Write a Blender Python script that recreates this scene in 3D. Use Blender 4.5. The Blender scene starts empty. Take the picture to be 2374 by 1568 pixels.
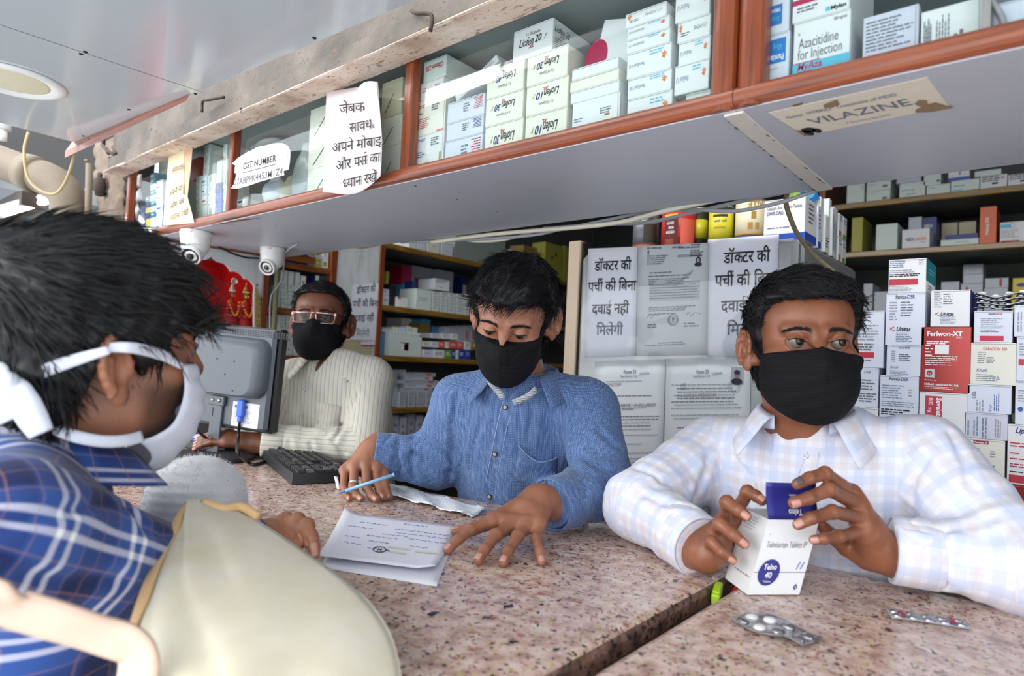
import bpy,math,random
import numpy as np
from mathutils import Matrix,Vector
scene=bpy.context.scene
COL=scene.collection
random.seed(7)
# ------------------------------------------------------------------ camera
FPX=1500.0
CX,CY=1187.0,784.0
YAW,PITCH,ROLL=math.radians(40.6),math.radians(2.14),math.radians(2.86)
CAM=np.array([0.0,0.0,1.40])
CF=np.array([-math.sin(YAW)*math.cos(PITCH),math.cos(YAW)*math.cos(PITCH),math.sin(PITCH)])
_R0=np.array([math.cos(YAW),math.sin(YAW),0.0])
_U0=np.cross(_R0,CF)
CR=math.cos(ROLL)*_R0+math.sin(ROLL)*_U0
CU=math.cos(ROLL)*_U0-math.sin(ROLL)*_R0
cam_data=bpy.data.cameras.new('camera')
cam_data.sensor_width=36.0
cam_data.lens=FPX/2374.0*36.0
cam_data.clip_start=0.02
cam_data.clip_end=200
cam_data.dof.use_dof=True
cam_data.dof.focus_distance=1.28
cam_data.dof.aperture_fstop=3.6
cam_ob=bpy.data.objects.new('camera',cam_data)
COL.objects.link(cam_ob)
cam_ob.matrix_world=Matrix(((CR[0],CU[0],-CF[0],CAM[0]),(CR[1],CU[1],-CF[1],CAM[1]),(CR[2],CU[2],-CF[2],CAM[2]),(0,0,0,1)))
scene.camera=cam_ob
# ------------------------------------------------------------------ sky, daylight, exposure
world=bpy.data.worlds.new('overcast_sky')
scene.world=world
world.use_nodes=True
_wn,_wl=world.node_tree.nodes,world.node_tree.links
_bg=_wn['Background']
_geo=_wn.new('ShaderNodeTexCoord')
_sep=_wn.new('ShaderNodeSeparateXYZ')
_ramp=_wn.new('ShaderNodeValToRGB')
_wl.new(_geo.outputs['Generated'],_sep.inputs[0])
_wl.new(_sep.outputs['Z'],_ramp.inputs[0])
_ramp.color_ramp.elements[0].position=0.0
_ramp.color_ramp.elements[0].color=(0.80,0.86,0.95,1)
_ramp.color_ramp.elements[1].position=0.6
_ramp.color_ramp.elements[1].color=(0.95,0.98,1.0,1)
_wl.new(_ramp.outputs[0],_bg.inputs['Color'])
_bg.inputs['Strength'].default_value=1.35
sun=bpy.data.lights.new('daylight','SUN')
sun.energy=2.0
sun.angle=math.radians(70)
sun.color=(1.0,0.98,0.95)
sun_ob=bpy.data.objects.new('daylight',sun)
COL.objects.link(sun_ob)
sun_ob.matrix_world=Vector((-0.25,-1.0,0.75)).normalized().to_track_quat('Z','Y').to_matrix().to_4x4()
scene.view_settings.view_transform='Standard'
scene.view_settings.look='None'
scene.view_settings.exposure=1.25
scene.view_settings.gamma=1.0
scene.view_settings.use_curve_mapping=False
scene.cycles.max_bounces=7
scene.cycles.diffuse_bounces=4
scene.cycles.glossy_bounces=3
scene.cycles.transparent_max_bounces=10
scene.cycles.transmission_bounces=4
scene.cycles.caustics_reflective=False
scene.cycles.caustics_refractive=False
# ------------------------------------------------------------------ pixel -> place helpers (2374 x 1568 frame)
def ray(u,v):
 return CF+(u-CX)/FPX*CR-(v-CY)/FPX*CU
def P(u,v,d):
 return CAM+d*ray(u,v)
def _ax(u,v,i,c):
 r=ray(u,v)
 return CAM+r*((c-CAM[i])/r[i])
def PX(u,v,x):
 return _ax(u,v,0,x)
def PY(u,v,y):
 return _ax(u,v,1,y)
def PZ(u,v,z):
 return _ax(u,v,2,z)
def unit(v):
 v=np.asarray(v,float)
 return v/(np.linalg.norm(v)+1e-12)
 # ------------------------------------------------------------------ materials
def lin(c):
 return tuple(((x/12.92)if x<=0.04045 else((x+0.055)/1.055)**2.4)for x in c)
def srgb(r,g,b):
 return lin((r/255.0,g/255.0,b/255.0))
MATS={}
def mat(name,col=None,rough=0.5,metal=0.0,spec=0.5,var=0.06,vscale=40.0,bump=0.0,bscale=200.0,coat=0.0,sheen=0.0,sss=0.0,emit=None,estr=0.0,alpha=None):
 """A Principled material whose colour and height vary with object-space noise."""
 if name in MATS:
  return MATS[name]
 m=bpy.data.materials.new(name)
 m.use_nodes=True
 nt=m.node_tree
 b=nt.nodes['Principled BSDF']
 c=srgb(*col)
 b.inputs['Roughness'].default_value=rough
 b.inputs['Metallic'].default_value=metal
 b.inputs['Specular IOR Level'].default_value=spec
 b.inputs['Coat Weight'].default_value=coat
 b.inputs['Sheen Weight'].default_value=sheen
 if sss:
  b.inputs['Subsurface Weight'].default_value=sss
  b.inputs['Subsurface Radius'].default_value=(1.0,0.35,0.2)
  b.inputs['Subsurface Scale'].default_value=0.004
 tc=nt.nodes.new('ShaderNodeTexCoord')
 nz=nt.nodes.new('ShaderNodeTexNoise')
 nz.inputs['Scale'].default_value=vscale
 nz.inputs['Detail'].default_value=3
 nt.links.new(tc.outputs['Object'],nz.inputs['Vector'])
 mx=nt.nodes.new('ShaderNodeMix')
 mx.data_type='RGBA'
 mx.inputs['A'].default_value=tuple(x*(1-var)for x in c)+(1,)
 mx.inputs['B'].default_value=tuple(min(1,x*(1+var))for x in c)+(1,)
 nt.links.new(nz.outputs['Fac'],mx.inputs['Factor'])
 nt.links.new(mx.outputs['Result'],b.inputs['Base Color'])
 if bump:
  n2=nt.nodes.new('ShaderNodeTexNoise')
  n2.inputs['Scale'].default_value=bscale
  n2.inputs['Detail'].default_value=4
  nt.links.new(tc.outputs['Object'],n2.inputs['Vector'])
  bp=nt.nodes.new('ShaderNodeBump')
  bp.inputs['Strength'].default_value=bump
  bp.inputs['Distance'].default_value=0.002
  nt.links.new(n2.outputs['Fac'],bp.inputs['Height'])
  nt.links.new(bp.outputs['Normal'],b.inputs['Normal'])
 if emit:
  b.inputs['Emission Color'].default_value=srgb(*emit)+(1,)
  b.inputs['Emission Strength'].default_value=estr
 if alpha is not None:
  b.inputs['Alpha'].default_value=alpha
 MATS[name]=m
 return m
class NB:
 """Short node-graph builder."""
 def __init__(s,name):
  s.m=bpy.data.materials.new(name)
  MATS[name]=s.m
  s.m.use_nodes=True
  s.nt=s.m.node_tree
  s.b=s.nt.nodes['Principled BSDF']
  s.tc=s.nt.nodes.new('ShaderNodeTexCoord')
 def node(s,kind,**kw):
  n=s.nt.nodes.new('ShaderNode'+kind)
  for k,v in kw.items():
   if hasattr(n,k):
    setattr(n,k,v)
   else:
    n.inputs[k.replace('_',' ')].default_value=v
  return n
 def link(s,a,b):
  s.nt.links.new(a,b)
 def obj(s,scale=(1,1,1),src='Object'):
  mp=s.node('Mapping')
  mp.inputs['Scale'].default_value=scale
  s.link(s.tc.outputs[src],mp.inputs['Vector'])
  return mp.outputs['Vector']
 def noise(s,vec,scale,detail=3,dist=0.0):
  n=s.node('TexNoise',Scale=scale,Detail=detail,Distortion=dist)
  s.link(vec,n.inputs['Vector'])
  return n.outputs['Fac']
 def ramp(s,fac,stops):
  r=s.node('ValToRGB')
  e=r.color_ramp.elements
  while len(e)<len(stops):
   e.new(0.5)
  for el,(p,c)in zip(e,stops):
   el.position=p
   el.color=(tuple(c)+(1,))if not isinstance(c,(int,float))else(c,c,c,1)
  s.link(fac,r.inputs['Fac'])
  return r.outputs['Color']
 def mix(s,fac,a,b,mode='MIX'):
  x=s.node('Mix')
  x.data_type='RGBA'
  x.blend_type=mode
  for sock,val in(('Factor',fac),('A',a),('B',b)):
   if isinstance(val,(int,float)):
    x.inputs[sock].default_value=val
   elif isinstance(val,tuple):
    x.inputs[sock].default_value=val+(1,)if len(val)==3 else val
   else:
    s.link(val,x.inputs[sock])
  return x.outputs['Result']
 def math(s,op,a,b=0.0):
  n=s.node('Math',operation=op)
  for i,val in enumerate((a,b)):
   if isinstance(val,(int,float)):
    n.inputs[i].default_value=val
   else:
    s.link(val,n.inputs[i])
  return n.outputs[0]
 def bump(s,h,strength=0.3,dist=0.001):
  bp=s.node('Bump',Strength=strength,Distance=dist)
  s.link(h,bp.inputs['Height'])
  s.link(bp.outputs['Normal'],s.b.inputs['Normal'])
 def base(s,c):
  s.link(c,s.b.inputs['Base Color'])
 def set(s,**kw):
  for k,v in kw.items():
   s.b.inputs[k.replace('_',' ')].default_value=v
  return s.m
def glass_mat(name,tint=(0.95,0.98,0.97),refl=0.05):
 n=NB(name)
 nt=n.nt
 out=nt.nodes['Material Output']
 tr=n.node('BsdfTransparent')
 tr.inputs['Color'].default_value=tint+(1,)
 gl=n.node('BsdfGlossy')
 gl.inputs['Roughness'].default_value=0.03
 fr=n.node('LayerWeight')
 fr.inputs['Blend'].default_value=0.25
 f2=n.math('MULTIPLY',fr.outputs['Fresnel'],refl*4)
 ms=n.node('MixShader')
 n.link(f2,ms.inputs[0])
 n.link(tr.outputs[0],ms.inputs[1])
 n.link(gl.outputs[0],ms.inputs[2])
 n.link(ms.outputs[0],out.inputs['Surface'])
 return n.m
 # ------------------------------------------------------------------ text as flat meshes
_tsc=bpy.data.scenes.new('lettering_bench')
_tcache={}
def glyphs(s,shear=0.0,bold=0.0):
 key=(s,shear,bold)
 if key in _tcache:
  return _tcache[key]
 c=bpy.data.curves.new('t','FONT')
 c.body=s
 c.size=1.0
 c.shear=shear
 c.offset=bold
 c.resolution_u=3
 o=bpy.data.objects.new('t',c)
 _tsc.collection.objects.link(o)
 _tsc.view_layers[0].update()
 dg=_tsc.view_layers[0].depsgraph
 me=bpy.data.meshes.new_from_object(o.evaluated_get(dg))
 vs=np.array([v.co[:2]for v in me.vertices]).reshape(-1,2)
 fs=[tuple(p.vertices)for p in me.polygons]
 bpy.data.objects.remove(o)
 bpy.data.curves.remove(c)
 bpy.data.meshes.remove(me)
 _tcache[key]=(vs,fs)
 return vs,fs
def _clip_right(vs,fs,x):
 """Keep the part of a flat mesh left of x (a half-form letter loses its upright)."""
 import bmesh
 bm=bmesh.new()
 bv=[bm.verts.new((a[0],a[1],0))for a in vs]
 for f in fs:
  try:
   bm.faces.new([bv[i]for i in f])
  except ValueError:
   pass
 bmesh.ops.bisect_plane(bm,geom=bm.verts[:]+bm.edges[:]+bm.faces[:],plane_co=(x,0,0),plane_no=(1,0,0),clear_outer=True)
 bm.verts.index_update()
 v2=np.array([v.co[:2]for v in bm.verts])
 f2=[tuple(v.index for v in f.verts)for f in bm.faces]
 bm.free()
 return v2,f2
def hindi(s,bold=0.0):
 """Devanagari line. {x} is the half form of a letter, ~ the r-hook over the cluster before it; the short-i sign is typed before its letter."""
 key=('hindi',s,bold)
 if key in _tcache:
  return _tcache[key]
 V,Fc,x,i,chunk=[],[],0.0,0,''
 nv=0
 def put(vs,fs,dx):
  nonlocal nv
  V.append(vs+np.array([dx,0]))
  Fc.extend(tuple(k+nv for k in f)for f in fs)
  nv+=len(vs)
 def flush():
  nonlocal x,chunk
  if chunk.strip():
   lead=len(chunk)-len(chunk.lstrip())
   vs,fs=glyphs(chunk.strip(),0,bold)
   put(vs,fs,x+0.25*lead)
   x+=0.25*lead+vs[:,0].max()
   x+=0.25*(len(chunk)-len(chunk.rstrip()))
  elif chunk:
   x+=0.25*len(chunk)
  chunk=''
 while i<len(s):
  ch=s[i]
  if ch=='{':
   flush()
   g=s[i+1]
   vs,fs=glyphs(g,0,bold)
   w=vs[:,0].max()
   cut=w*(0.86 if g=='क' else 0.70)
   vs,fs=_clip_right(vs,fs,cut)
   put(vs,fs,x)
   x+=cut-0.01
   i+=3
   continue
  if ch=='~':
   flush()
   t=np.linspace(math.radians(200),math.radians(20),9)
   ox,oy,r=x-0.16,0.745,0.085
   pts=[(ox+r*math.cos(a)*1.15,oy+r*math.sin(a)*1.3)for a in t]
   vs,fs=[],[]
   for k,(px,py)in enumerate(pts):
    wd=0.03+bold
    nx,ny=math.cos(t[k]),math.sin(t[k])
    vs+=[(px-nx*wd,py-ny*wd),(px+nx*wd,py+ny*wd)]
    if k:
     a=2*k-2
     fs.append((a,a+1,a+3,a+2))
   put(np.array(vs),fs,0)
   i+=1
   continue
  chunk+=ch
  i+=1
 flush()
 r=(np.concatenate(V),Fc)
 _tcache[key]=r
 return r
 # ------------------------------------------------------------------ mesh builder
class MB:
 def __init__(s):
  s.v,s.f,s.mi,s.uv,s.mats,s.sm=[],[],[],[],[],[]
  s.M=None
 def slot(s,m):
  if isinstance(m,str):
   m=MATS[m]
  if m not in s.mats:
   s.mats.append(m)
  return s.mats.index(m)
 def add(s,vs,fs,m,uv=None,smooth=False):
  vs=np.asarray(vs,float).reshape(-1,3)
  if s.M is not None:
   vs=vs@s.M[:3,:3].T+s.M[:3,3]
  o=sum(len(a)for a in s.v)
  s.v.append(vs)
  k=s.slot(m)
  for f in fs:
   s.f.append(tuple(i+o for i in f))
   s.mi.append(k)
   s.sm.append(smooth)
  s.uv.append(np.zeros((len(vs),2))if uv is None else np.asarray(uv,float))
  return s
 def quad(s,a,b,c,d,m):
  return s.add([a,b,c,d],[(0,1,2,3)],m)
 def poly(s,pts,m):
  return s.add(pts,[tuple(range(len(pts)))],m)
 def box(s,lo,hi,m,ch=0.0):
  """Axis box in the current frame with chamfered edges."""
  lo,hi=np.asarray(lo,float),np.asarray(hi,float)
  ch=min(ch,0.45*(hi-lo).min())
  if ch<=0:
   x0,y0,z0=lo
   x1,y1,z1=hi
   vs=[(x0,y0,z0),(x1,y0,z0),(x1,y1,z0),(x0,y1,z0),(x0,y0,z1),(x1,y0,z1),(x1,y1,z1),(x0,y1,z1)]
   return s.add(vs,[(3,2,1,0),(4,5,6,7),(0,1,5,4),(1,2,6,5),(2,3,7,6),(3,0,4,7)],m)
  vs,idx=[],{}
  for cx in(0,1):
   for cy in(0,1):
    for cz in(0,1):
     c=np.array([(lo,hi)[b][i]for i,b in enumerate((cx,cy,cz))])
     sg=np.array([1-2*cx,1-2*cy,1-2*cz])*ch
     for ax in range(3):
      p=c+sg
      p[ax]=c[ax]
      idx[(cx,cy,cz,ax)]=len(vs)
      vs.append(p)
  fs=[]
  def F4(*k):
   q=[idx[x]for x in k]
   p=[vs[i]for i in q]
   n=np.cross(p[1]-p[0],p[2]-p[0])
   if np.dot(n,np.mean(p,axis=0)-(lo+hi)/2)<0:
    q.reverse()
   fs.append(tuple(q))
  for ax in range(3):
   o1,o2=[(1,2),(0,2),(0,1)][ax]
   for b in(0,1):
    ks=[]
    for(p,q)in((0,0),(1,0),(1,1),(0,1)):
     c=[0,0,0]
     c[ax],c[o1],c[o2]=b,p,q
     ks.append(tuple(c)+(ax,))
    F4(*ks)
   for p in(0,1):
    for q in(0,1):
     c0,c1=[0,0,0],[0,0,0]
     c0[o1]=c1[o1]=p
     c0[o2]=c1[o2]=q
     c1[ax]=1
     F4(tuple(c0)+(o1,),tuple(c1)+(o1,),tuple(c1)+(o2,),tuple(c0)+(o2,))
  for cx in(0,1):
   for cy in(0,1):
    for cz in(0,1):
     F4((cx,cy,cz,0),(cx,cy,cz,1),(cx,cy,cz,2))
  return s.add(vs,fs,m)
 def tube(s,pts,r,m,n=10,cap=True,flat=None):
  """Tube along points; r a number or one per point; flat=(factor, direction) squashes it."""
  pts=np.asarray(pts,float)
  k=len(pts)
  r=np.full(k,r,float)if np.isscalar(r)else np.asarray(r,float)
  tg=np.gradient(pts,axis=0)
  tg/=np.linalg.norm(tg,axis=1)[:,None]+1e-12
  ref=np.array([0,0,1.0])if abs(tg[0][2])<0.9 else np.array([1.0,0,0])
  vs,fs=[],[]
  a=np.linspace(0,2*math.pi,n,endpoint=False)
  nrm=unit(np.cross(tg[0],ref))
  for i in range(k):
   nrm=unit(nrm-tg[i]*np.dot(nrm,tg[i]))
   bn=np.cross(tg[i],nrm)
   ring=pts[i]+r[i]*(np.cos(a)[:,None]*nrm+np.sin(a)[:,None]*bn)
   if flat:
    fd=unit(flat[1])
    ring=ring-((ring-pts[i])@fd)[:,None]*fd*(1-flat[0])
   vs.append(ring)
  for i in range(k-1):
   for j in range(n):
    fs.append((i*n+j,i*n+(j+1)%n,(i+1)*n+(j+1)%n,(i+1)*n+j))
  if cap:
   fs.append(tuple(range(n))[::-1])
   fs.append(tuple(range((k-1)*n,k*n)))
  return s.add(np.concatenate(vs),fs,m,smooth=True)
 def lathe(s,prof,m,n=32,c=(0,0,0),axis=None,smooth=True):
  """Profile [(r, h)] turned about an axis through c (default z)."""
  ax=unit(axis if axis is not None else(0,0,1))
  e1=unit(np.cross(ax,(0,0,1)if abs(ax[2])<0.9 else(1,0,0)))
  e2=np.cross(ax,e1)
  a=np.linspace(0,2*math.pi,n,endpoint=False)
  vs,fs=[],[]
  for(r,h)in prof:
   vs.append(np.asarray(c)+ax*h+r*(np.cos(a)[:,None]*e1+np.sin(a)[:,None]*e2))
  for i in range(len(prof)-1):
   for j in range(n):
    fs.append((i*n+j,i*n+(j+1)%n,(i+1)*n+(j+1)%n,(i+1)*n+j))
  if prof[0][0]>1e-6:
   fs.append(tuple(range(n))[::-1])
  if prof[-1][0]>1e-6:
   fs.append(tuple(range((len(prof)-1)*n,len(prof)*n)))
  return s.add(np.concatenate(vs),fs,m,smooth=smooth)
 def ball(s,c,r,m,n=16,R=None):
  r=np.full(3,r,float)if np.isscalar(r)else np.asarray(r,float)
  th=np.linspace(0,math.pi,n//2+1)
  ph=np.linspace(0,2*math.pi,n,endpoint=False)
  vs=np.array([(math.sin(t)*math.cos(p),math.sin(t)*math.sin(p),math.cos(t))for t in th for p in ph])*r
  if R is not None:
   vs=vs@np.asarray(R).T
  fs=[(i*n+j,(i+1)*n+j,(i+1)*n+(j+1)%n,i*n+(j+1)%n)for i in range(len(th)-1)for j in range(n)]
  return s.add(vs+np.asarray(c),fs,m,smooth=True)
 def sheet(s,grid,m,uv=True,smooth=True,thick=0.0):
  """A surface from an (a, b, 3) grid of points; thick gives it a back and edges."""
  g=np.asarray(grid,float)
  a,b=g.shape[:2]
  uvs=np.stack(np.meshgrid(np.linspace(0,1,b),np.linspace(0,1,a)),-1).reshape(-1,2)
  fs=[(i*b+j,i*b+j+1,(i+1)*b+j+1,(i+1)*b+j)for i in range(a-1)for j in range(b-1)]
  if not thick:
   return s.add(g.reshape(-1,3),fs,m,uvs,smooth)
  du,dv=np.gradient(g,axis=1),np.gradient(g,axis=0)
  nn=np.cross(du,dv)
  nn/=np.linalg.norm(nn,axis=2)[...,None]+1e-12
  N=a*b
  top,bot=g.reshape(-1,3),(g-nn*thick).reshape(-1,3)
  f2=[tuple(i+N for i in f[::-1])for f in fs]
  rim=[i for i in range(b)]+[i*b+b-1 for i in range(1,a)]+[(a-1)*b+j for j in range(b-2,-1,-1)]+[i*b for i in range(a-2,0,-1)]
  f3=[(rim[k],rim[k]+N,rim[(k+1)%len(rim)]+N,rim[(k+1)%len(rim)])for k in range(len(rim))]
  return s.add(np.concatenate([top,bot]),fs+f2+f3,m,np.concatenate([uvs,uvs]),smooth)
 def text(s,t,o,xd,yd,h,m,w=None,al='l',shear=0.0,bold=0.0,off=0.0004,hin=False,warp=None):
  """Flat lettering: o its anchor on the surface, xd/yd its reading and up directions, h the letter size, w a width to fit."""
  vs,fs=hindi(t,bold)if hin else glyphs(t,shear,bold)
  if len(vs)==0:
   return s
  vs=vs.copy()
  x0,x1=vs[:,0].min(),vs[:,0].max()
  vs[:,0]-=x0
  sx=h if w is None else w/max(1e-6,(x1-x0))
  X,Y=vs[:,0]*sx,vs[:,1]*h
  W=(x1-x0)*sx
  X-={'l':0,'c':W/2,'r':W}[al]
  xd,yd=unit(xd),unit(yd)
  if warp is not None:
   pts=warp(X,Y)
  else:
   pts=np.asarray(o,float)+X[:,None]*xd+Y[:,None]*yd+off*np.cross(xd,yd)
  return s.add(pts,fs,m)
 def greek(s,o,xd,yd,w,h,rows,m,seed=1,fill=0.42,off=0.0004,ragged=0.35):
  """Printing too small to read: rows of short word marks in a w x h field whose top left corner is o."""
  rnd=random.Random(seed)
  xd,yd=unit(xd),unit(yd)
  n=np.cross(xd,yd)*off
  st=h/rows
  vs,fs=[],[]
  for r in range(rows):
   x,end=0.0,w*(1-rnd.random()*ragged)
   y=-r*st
   while x<end:
    l=min(end-x,st*(0.8+2.2*rnd.random()))
    if l<st*0.3:
     break
    k=len(vs)
    for(a,b)in((x,y),(x,y-st*fill),(x+l,y-st*fill),(x+l,y)):
     vs.append(np.asarray(o,float)+a*xd+b*yd+n)
    fs.append((k,k+1,k+2,k+3))
    x+=l+st*0.35
  return s.add(vs,fs,m)
 def rect(s,o,xd,yd,w,h,m,off=0.0003):
  """Printed rectangle, o its lower left corner."""
  xd,yd=unit(xd),unit(yd)
  o=np.asarray(o,float)+np.cross(xd,yd)*off
  return s.add([o,o+xd*w,o+xd*w+yd*h,o+yd*h],[(0,1,2,3)],m)
 def disc(s,o,xd,yd,rx,ry,m,off=0.0004,n=28,ring=0.0):
  xd,yd=unit(xd),unit(yd)
  o=np.asarray(o,float)+np.cross(xd,yd)*off
  a=np.linspace(0,2*math.pi,n,endpoint=False)
  p=o+rx*np.cos(a)[:,None]*xd+ry*np.sin(a)[:,None]*yd
  if not ring:
   return s.add(p,[tuple(range(n))],m)
  q=o+(rx-ring)*np.cos(a)[:,None]*xd+(ry-ring)*np.sin(a)[:,None]*yd
  return s.add(np.concatenate([p,q]),[(i,(i+1)%n,n+(i+1)%n,n+i)for i in range(n)],m)
 def build(s,name,parent=None,loc=None,matrix=None):
  vs=np.concatenate(s.v)if s.v else np.zeros((0,3))
  if loc is not None and matrix is None:  # geometry given in world space: origin moved to loc
   vs=vs-np.asarray(loc,float)
  me=bpy.data.meshes.new(name)
  me.from_pydata(vs.tolist(),[],s.f)
  for m in s.mats:
   me.materials.append(m)
  me.polygons.foreach_set('material_index',s.mi)
  me.polygons.foreach_set('use_smooth',s.sm)
  uv=np.concatenate(s.uv)if s.uv else np.zeros((0,2))
  if uv.any():
   lay=me.uv_layers.new(name='uv')
   li=np.empty(len(me.loops),dtype=np.int32)
   me.loops.foreach_get('vertex_index',li)
   lay.data.foreach_set('uv',uv[li].astype(np.float32).ravel())
  me.validate()
  me.update()
  o=bpy.data.objects.new(name,me)
  COL.objects.link(o)
  if matrix is not None:
   o.matrix_basis=Matrix(np.asarray(matrix).tolist())if not isinstance(matrix,Matrix)else matrix
  elif loc is not None:
   o.location=loc
  if parent is not None:
   adopt(o,parent)
  return o
WORLD={}
def wmat(o):
 m=o.matrix_basis.copy()
 p=o.parent
 return(wmat(p)@o.matrix_parent_inverse@m)if p else m
def adopt(o,parent):
 o.parent=parent
 o.matrix_parent_inverse=wmat(parent).inverted()
def tag(o,label=None,cat=None,group=None,kind=None):
 if label:
  o['label']=label
 if cat:
  o['category']=cat
 if group:
  o['group']=group
 if kind:
  o['kind']=kind
 return o
def thing(name,label,cat,loc=(0,0,0),rz=0.0,group=None):
 o=bpy.data.objects.new(name,None)
 o.empty_display_size=0.05
 COL.objects.link(o)
 o.location=tuple(float(x)for x in loc)
 o.rotation_euler=(0,0,rz)
 return tag(o,label,cat,group)
def frame(o,rz=0.0,rx=0.0,ry=0.0):
 return np.array(Matrix.Translation(Vector([float(x)for x in o]))@Matrix.Rotation(rz,4,'Z')@Matrix.Rotation(ry,4,'Y')@Matrix.Rotation(rx,4,'X'))
def smooth_path(pts,n=8):
 """Catmull-Rom through points."""
 p=np.asarray(pts,float)
 p=np.vstack([2*p[0]-p[1],p,2*p[-1]-p[-2]])
 out=[]
 for i in range(1,len(p)-2):
  for t in np.linspace(0,1,n,endpoint=False):
   a,b,c,d=p[i-1:i+3]
   out.append(0.5*((2*b)+(-a+c)*t+(2*a-5*b+4*c-d)*t*t+(-a+3*b-3*c+d)*t**3))
 out.append(p[-2])
 return np.array(out)
X_,Y_,Z_=np.array([1.0,0,0]),np.array([0,1.0,0]),np.array([0,0,1.0])
# ================================================================== materials of the place
mat('laminate',(178,185,189),rough=0.16,var=0.03,vscale=3,coat=0.25)
mat('soffit_laminate',(186,189,198),rough=0.38,var=0.03,vscale=4)
mat('strip_cream',(214,208,198),rough=0.5,var=0.05)
mat('shelf_shaded',(88,92,88),rough=0.6,var=0.08)  # grey-white laminate made darker: the shade of the shelves is in this colour
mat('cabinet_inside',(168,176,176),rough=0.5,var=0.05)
mat('panel_white',(205,210,212),rough=0.45,var=0.07,vscale=6)
mat('dark_void',(18,17,16),rough=0.9)
mat('street',(196,199,202),rough=0.9,var=0.15,vscale=8)
mat('floor_tile',(120,112,104),rough=0.5,var=0.1,vscale=6)
mat('wall_paint_dim',(90,92,88),rough=0.8,var=0.08,vscale=5)  # inner walls and ceiling darkened by colour, indoor shade painted in
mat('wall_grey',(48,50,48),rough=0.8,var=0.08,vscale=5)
mat('plaster',(118,104,92),rough=0.95,var=0.3,vscale=18,bump=0.7,bscale=60)
mat('pipe_paint',(108,96,80),rough=0.6,var=0.18,vscale=14)
mat('cable_cream',(214,204,184),rough=0.55,var=0.1)
mat('cable_grey',(158,160,163),rough=0.5)
mat('cable_black',(20,20,22),rough=0.45)
mat('steel',(168,166,160),rough=0.34,metal=0.8,var=0.06)
mat('post_metal',(176,158,138),rough=0.45,metal=0.25,var=0.08)
mat('fridge_skin',(150,152,152),rough=0.42,metal=0.5,var=0.05,bump=0.15,bscale=400)
mat('black_hole',(12,11,10),rough=0.9)
mat('white_plastic',(224,224,222),rough=0.38,var=0.02)
mat('cam_plastic',(232,231,228),rough=0.32,var=0.015)
mat('lens_black',(10,10,11),rough=0.08,spec=0.8)
mat('lens_ring',(64,54,46),rough=0.35)
mat('paper',(226,226,236),rough=0.75,var=0.02)
mat('paper_pinkish',(226,214,212),rough=0.75,var=0.03,vscale=12)
mat('paper_yellowed',(230,214,176),rough=0.8,var=0.06,vscale=14)
mat('paper_old',(196,200,203),rough=0.7,var=0.05,vscale=9)
mat('ink',(26,26,34),rough=0.7)
mat('ink_grey',(110,112,118),rough=0.7)
mat('ink_light',(150,154,162),rough=0.7)
mat('ink_faint',(178,182,190),rough=0.7)
mat('ink_red',(196,48,60),rough=0.6)
mat('ink_magenta',(178,34,84),rough=0.6)
mat('ink_blue',(52,92,160),rough=0.6)
mat('ink_navy',(34,42,120),rough=0.55)
mat('ink_slate',(112,134,160),rough=0.6)
mat('ink_orange',(226,128,62),rough=0.6)
mat('ink_olive',(150,150,90),rough=0.6)
mat('ink_white',(236,236,238),rough=0.6)
mat('ink_teal',(36,132,146),rough=0.5)
mat('ink_cyan',(92,186,214),rough=0.5)
mat('ink_biro',(120,126,196),rough=0.7)
mat('band_red',(188,40,62),rough=0.5)
mat('lamp_diffuser',(206,200,172),rough=0.5)
mat('tube_glow',(240,244,255),rough=0.4,emit=(235,242,255),estr=9.0)
g=NB('granite')
v=g.obj((1,1,1))
big=g.noise(v,42,4)
col=g.ramp(big,[(0.30,srgb(160,128,118)),(0.47,srgb(200,170,158)),(0.60,srgb(214,190,180)),(0.75,srgb(224,208,200))])
yel=g.noise(v,105,2)
col=g.mix(g.ramp(yel,[(0.60,0.0),(0.66,1.0)]),col,srgb(190,176,120))
red=g.noise(v,77,2)
col=g.mix(g.ramp(red,[(0.60,0.0),(0.68,0.8)]),col,srgb(150,84,66))
blk=g.noise(g.obj((1.0,1.0,1.0)),150,3,0.4)
col=g.mix(g.ramp(blk,[(0.60,0.0),(0.645,1.0)]),col,srgb(38,34,36))
b2=g.noise(g.obj((1.03,0.97,1.0)),58,5,0.6)
col=g.mix(g.ramp(b2,[(0.635,0.0),(0.67,1.0)]),col,srgb(46,42,44))
g.base(col)
g.set(Roughness=0.2,Specular_IOR_Level=0.5)
g=NB('granite_edge')
v=g.obj()
col=g.ramp(g.noise(v,50,4),[(0.3,srgb(76,58,50)),(0.5,srgb(120,90,76)),(0.7,srgb(150,118,104))])
col=g.mix(g.ramp(g.noise(v,150,3),[(0.55,0.0),(0.62,1.0)]),col,srgb(30,27,27))
g.base(col)
g.set(Roughness=0.5)
g.bump(g.noise(v,220,3),0.6,0.002)
def wood(name,c0,c1,c2,scale):
 g=NB(name)
 v=g.obj(scale)
 gr=g.noise(v,14,6,0.6)
 col=g.ramp(gr,[(0.25,srgb(*c0)),(0.5,srgb(*c1)),(0.75,srgb(*c2))])
 kn=g.noise(g.obj(tuple(0.5*s for s in scale)),22,2)
 col=g.mix(g.ramp(kn,[(0.62,0.0),(0.72,0.75)]),col,srgb(60,30,16))
 g.base(col)
 g.bump(gr,0.15,0.001)
 return g.set(Roughness=0.36,Coat_Weight=0.25)
wood('wood_along',(98,44,22),(142,72,42),(164,92,58),(0.25,4,4))
wood('wood_upright',(92,40,18),(134,64,32),(158,84,46),(4,4,0.3))
wood('wood_deep',(104,56,24),(138,80,36),(160,98,48),(0.4,0.4,4))
wood('wood_shelf',(96,68,20),(138,102,34),(160,122,48),(0.4,0.4,4))
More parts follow.
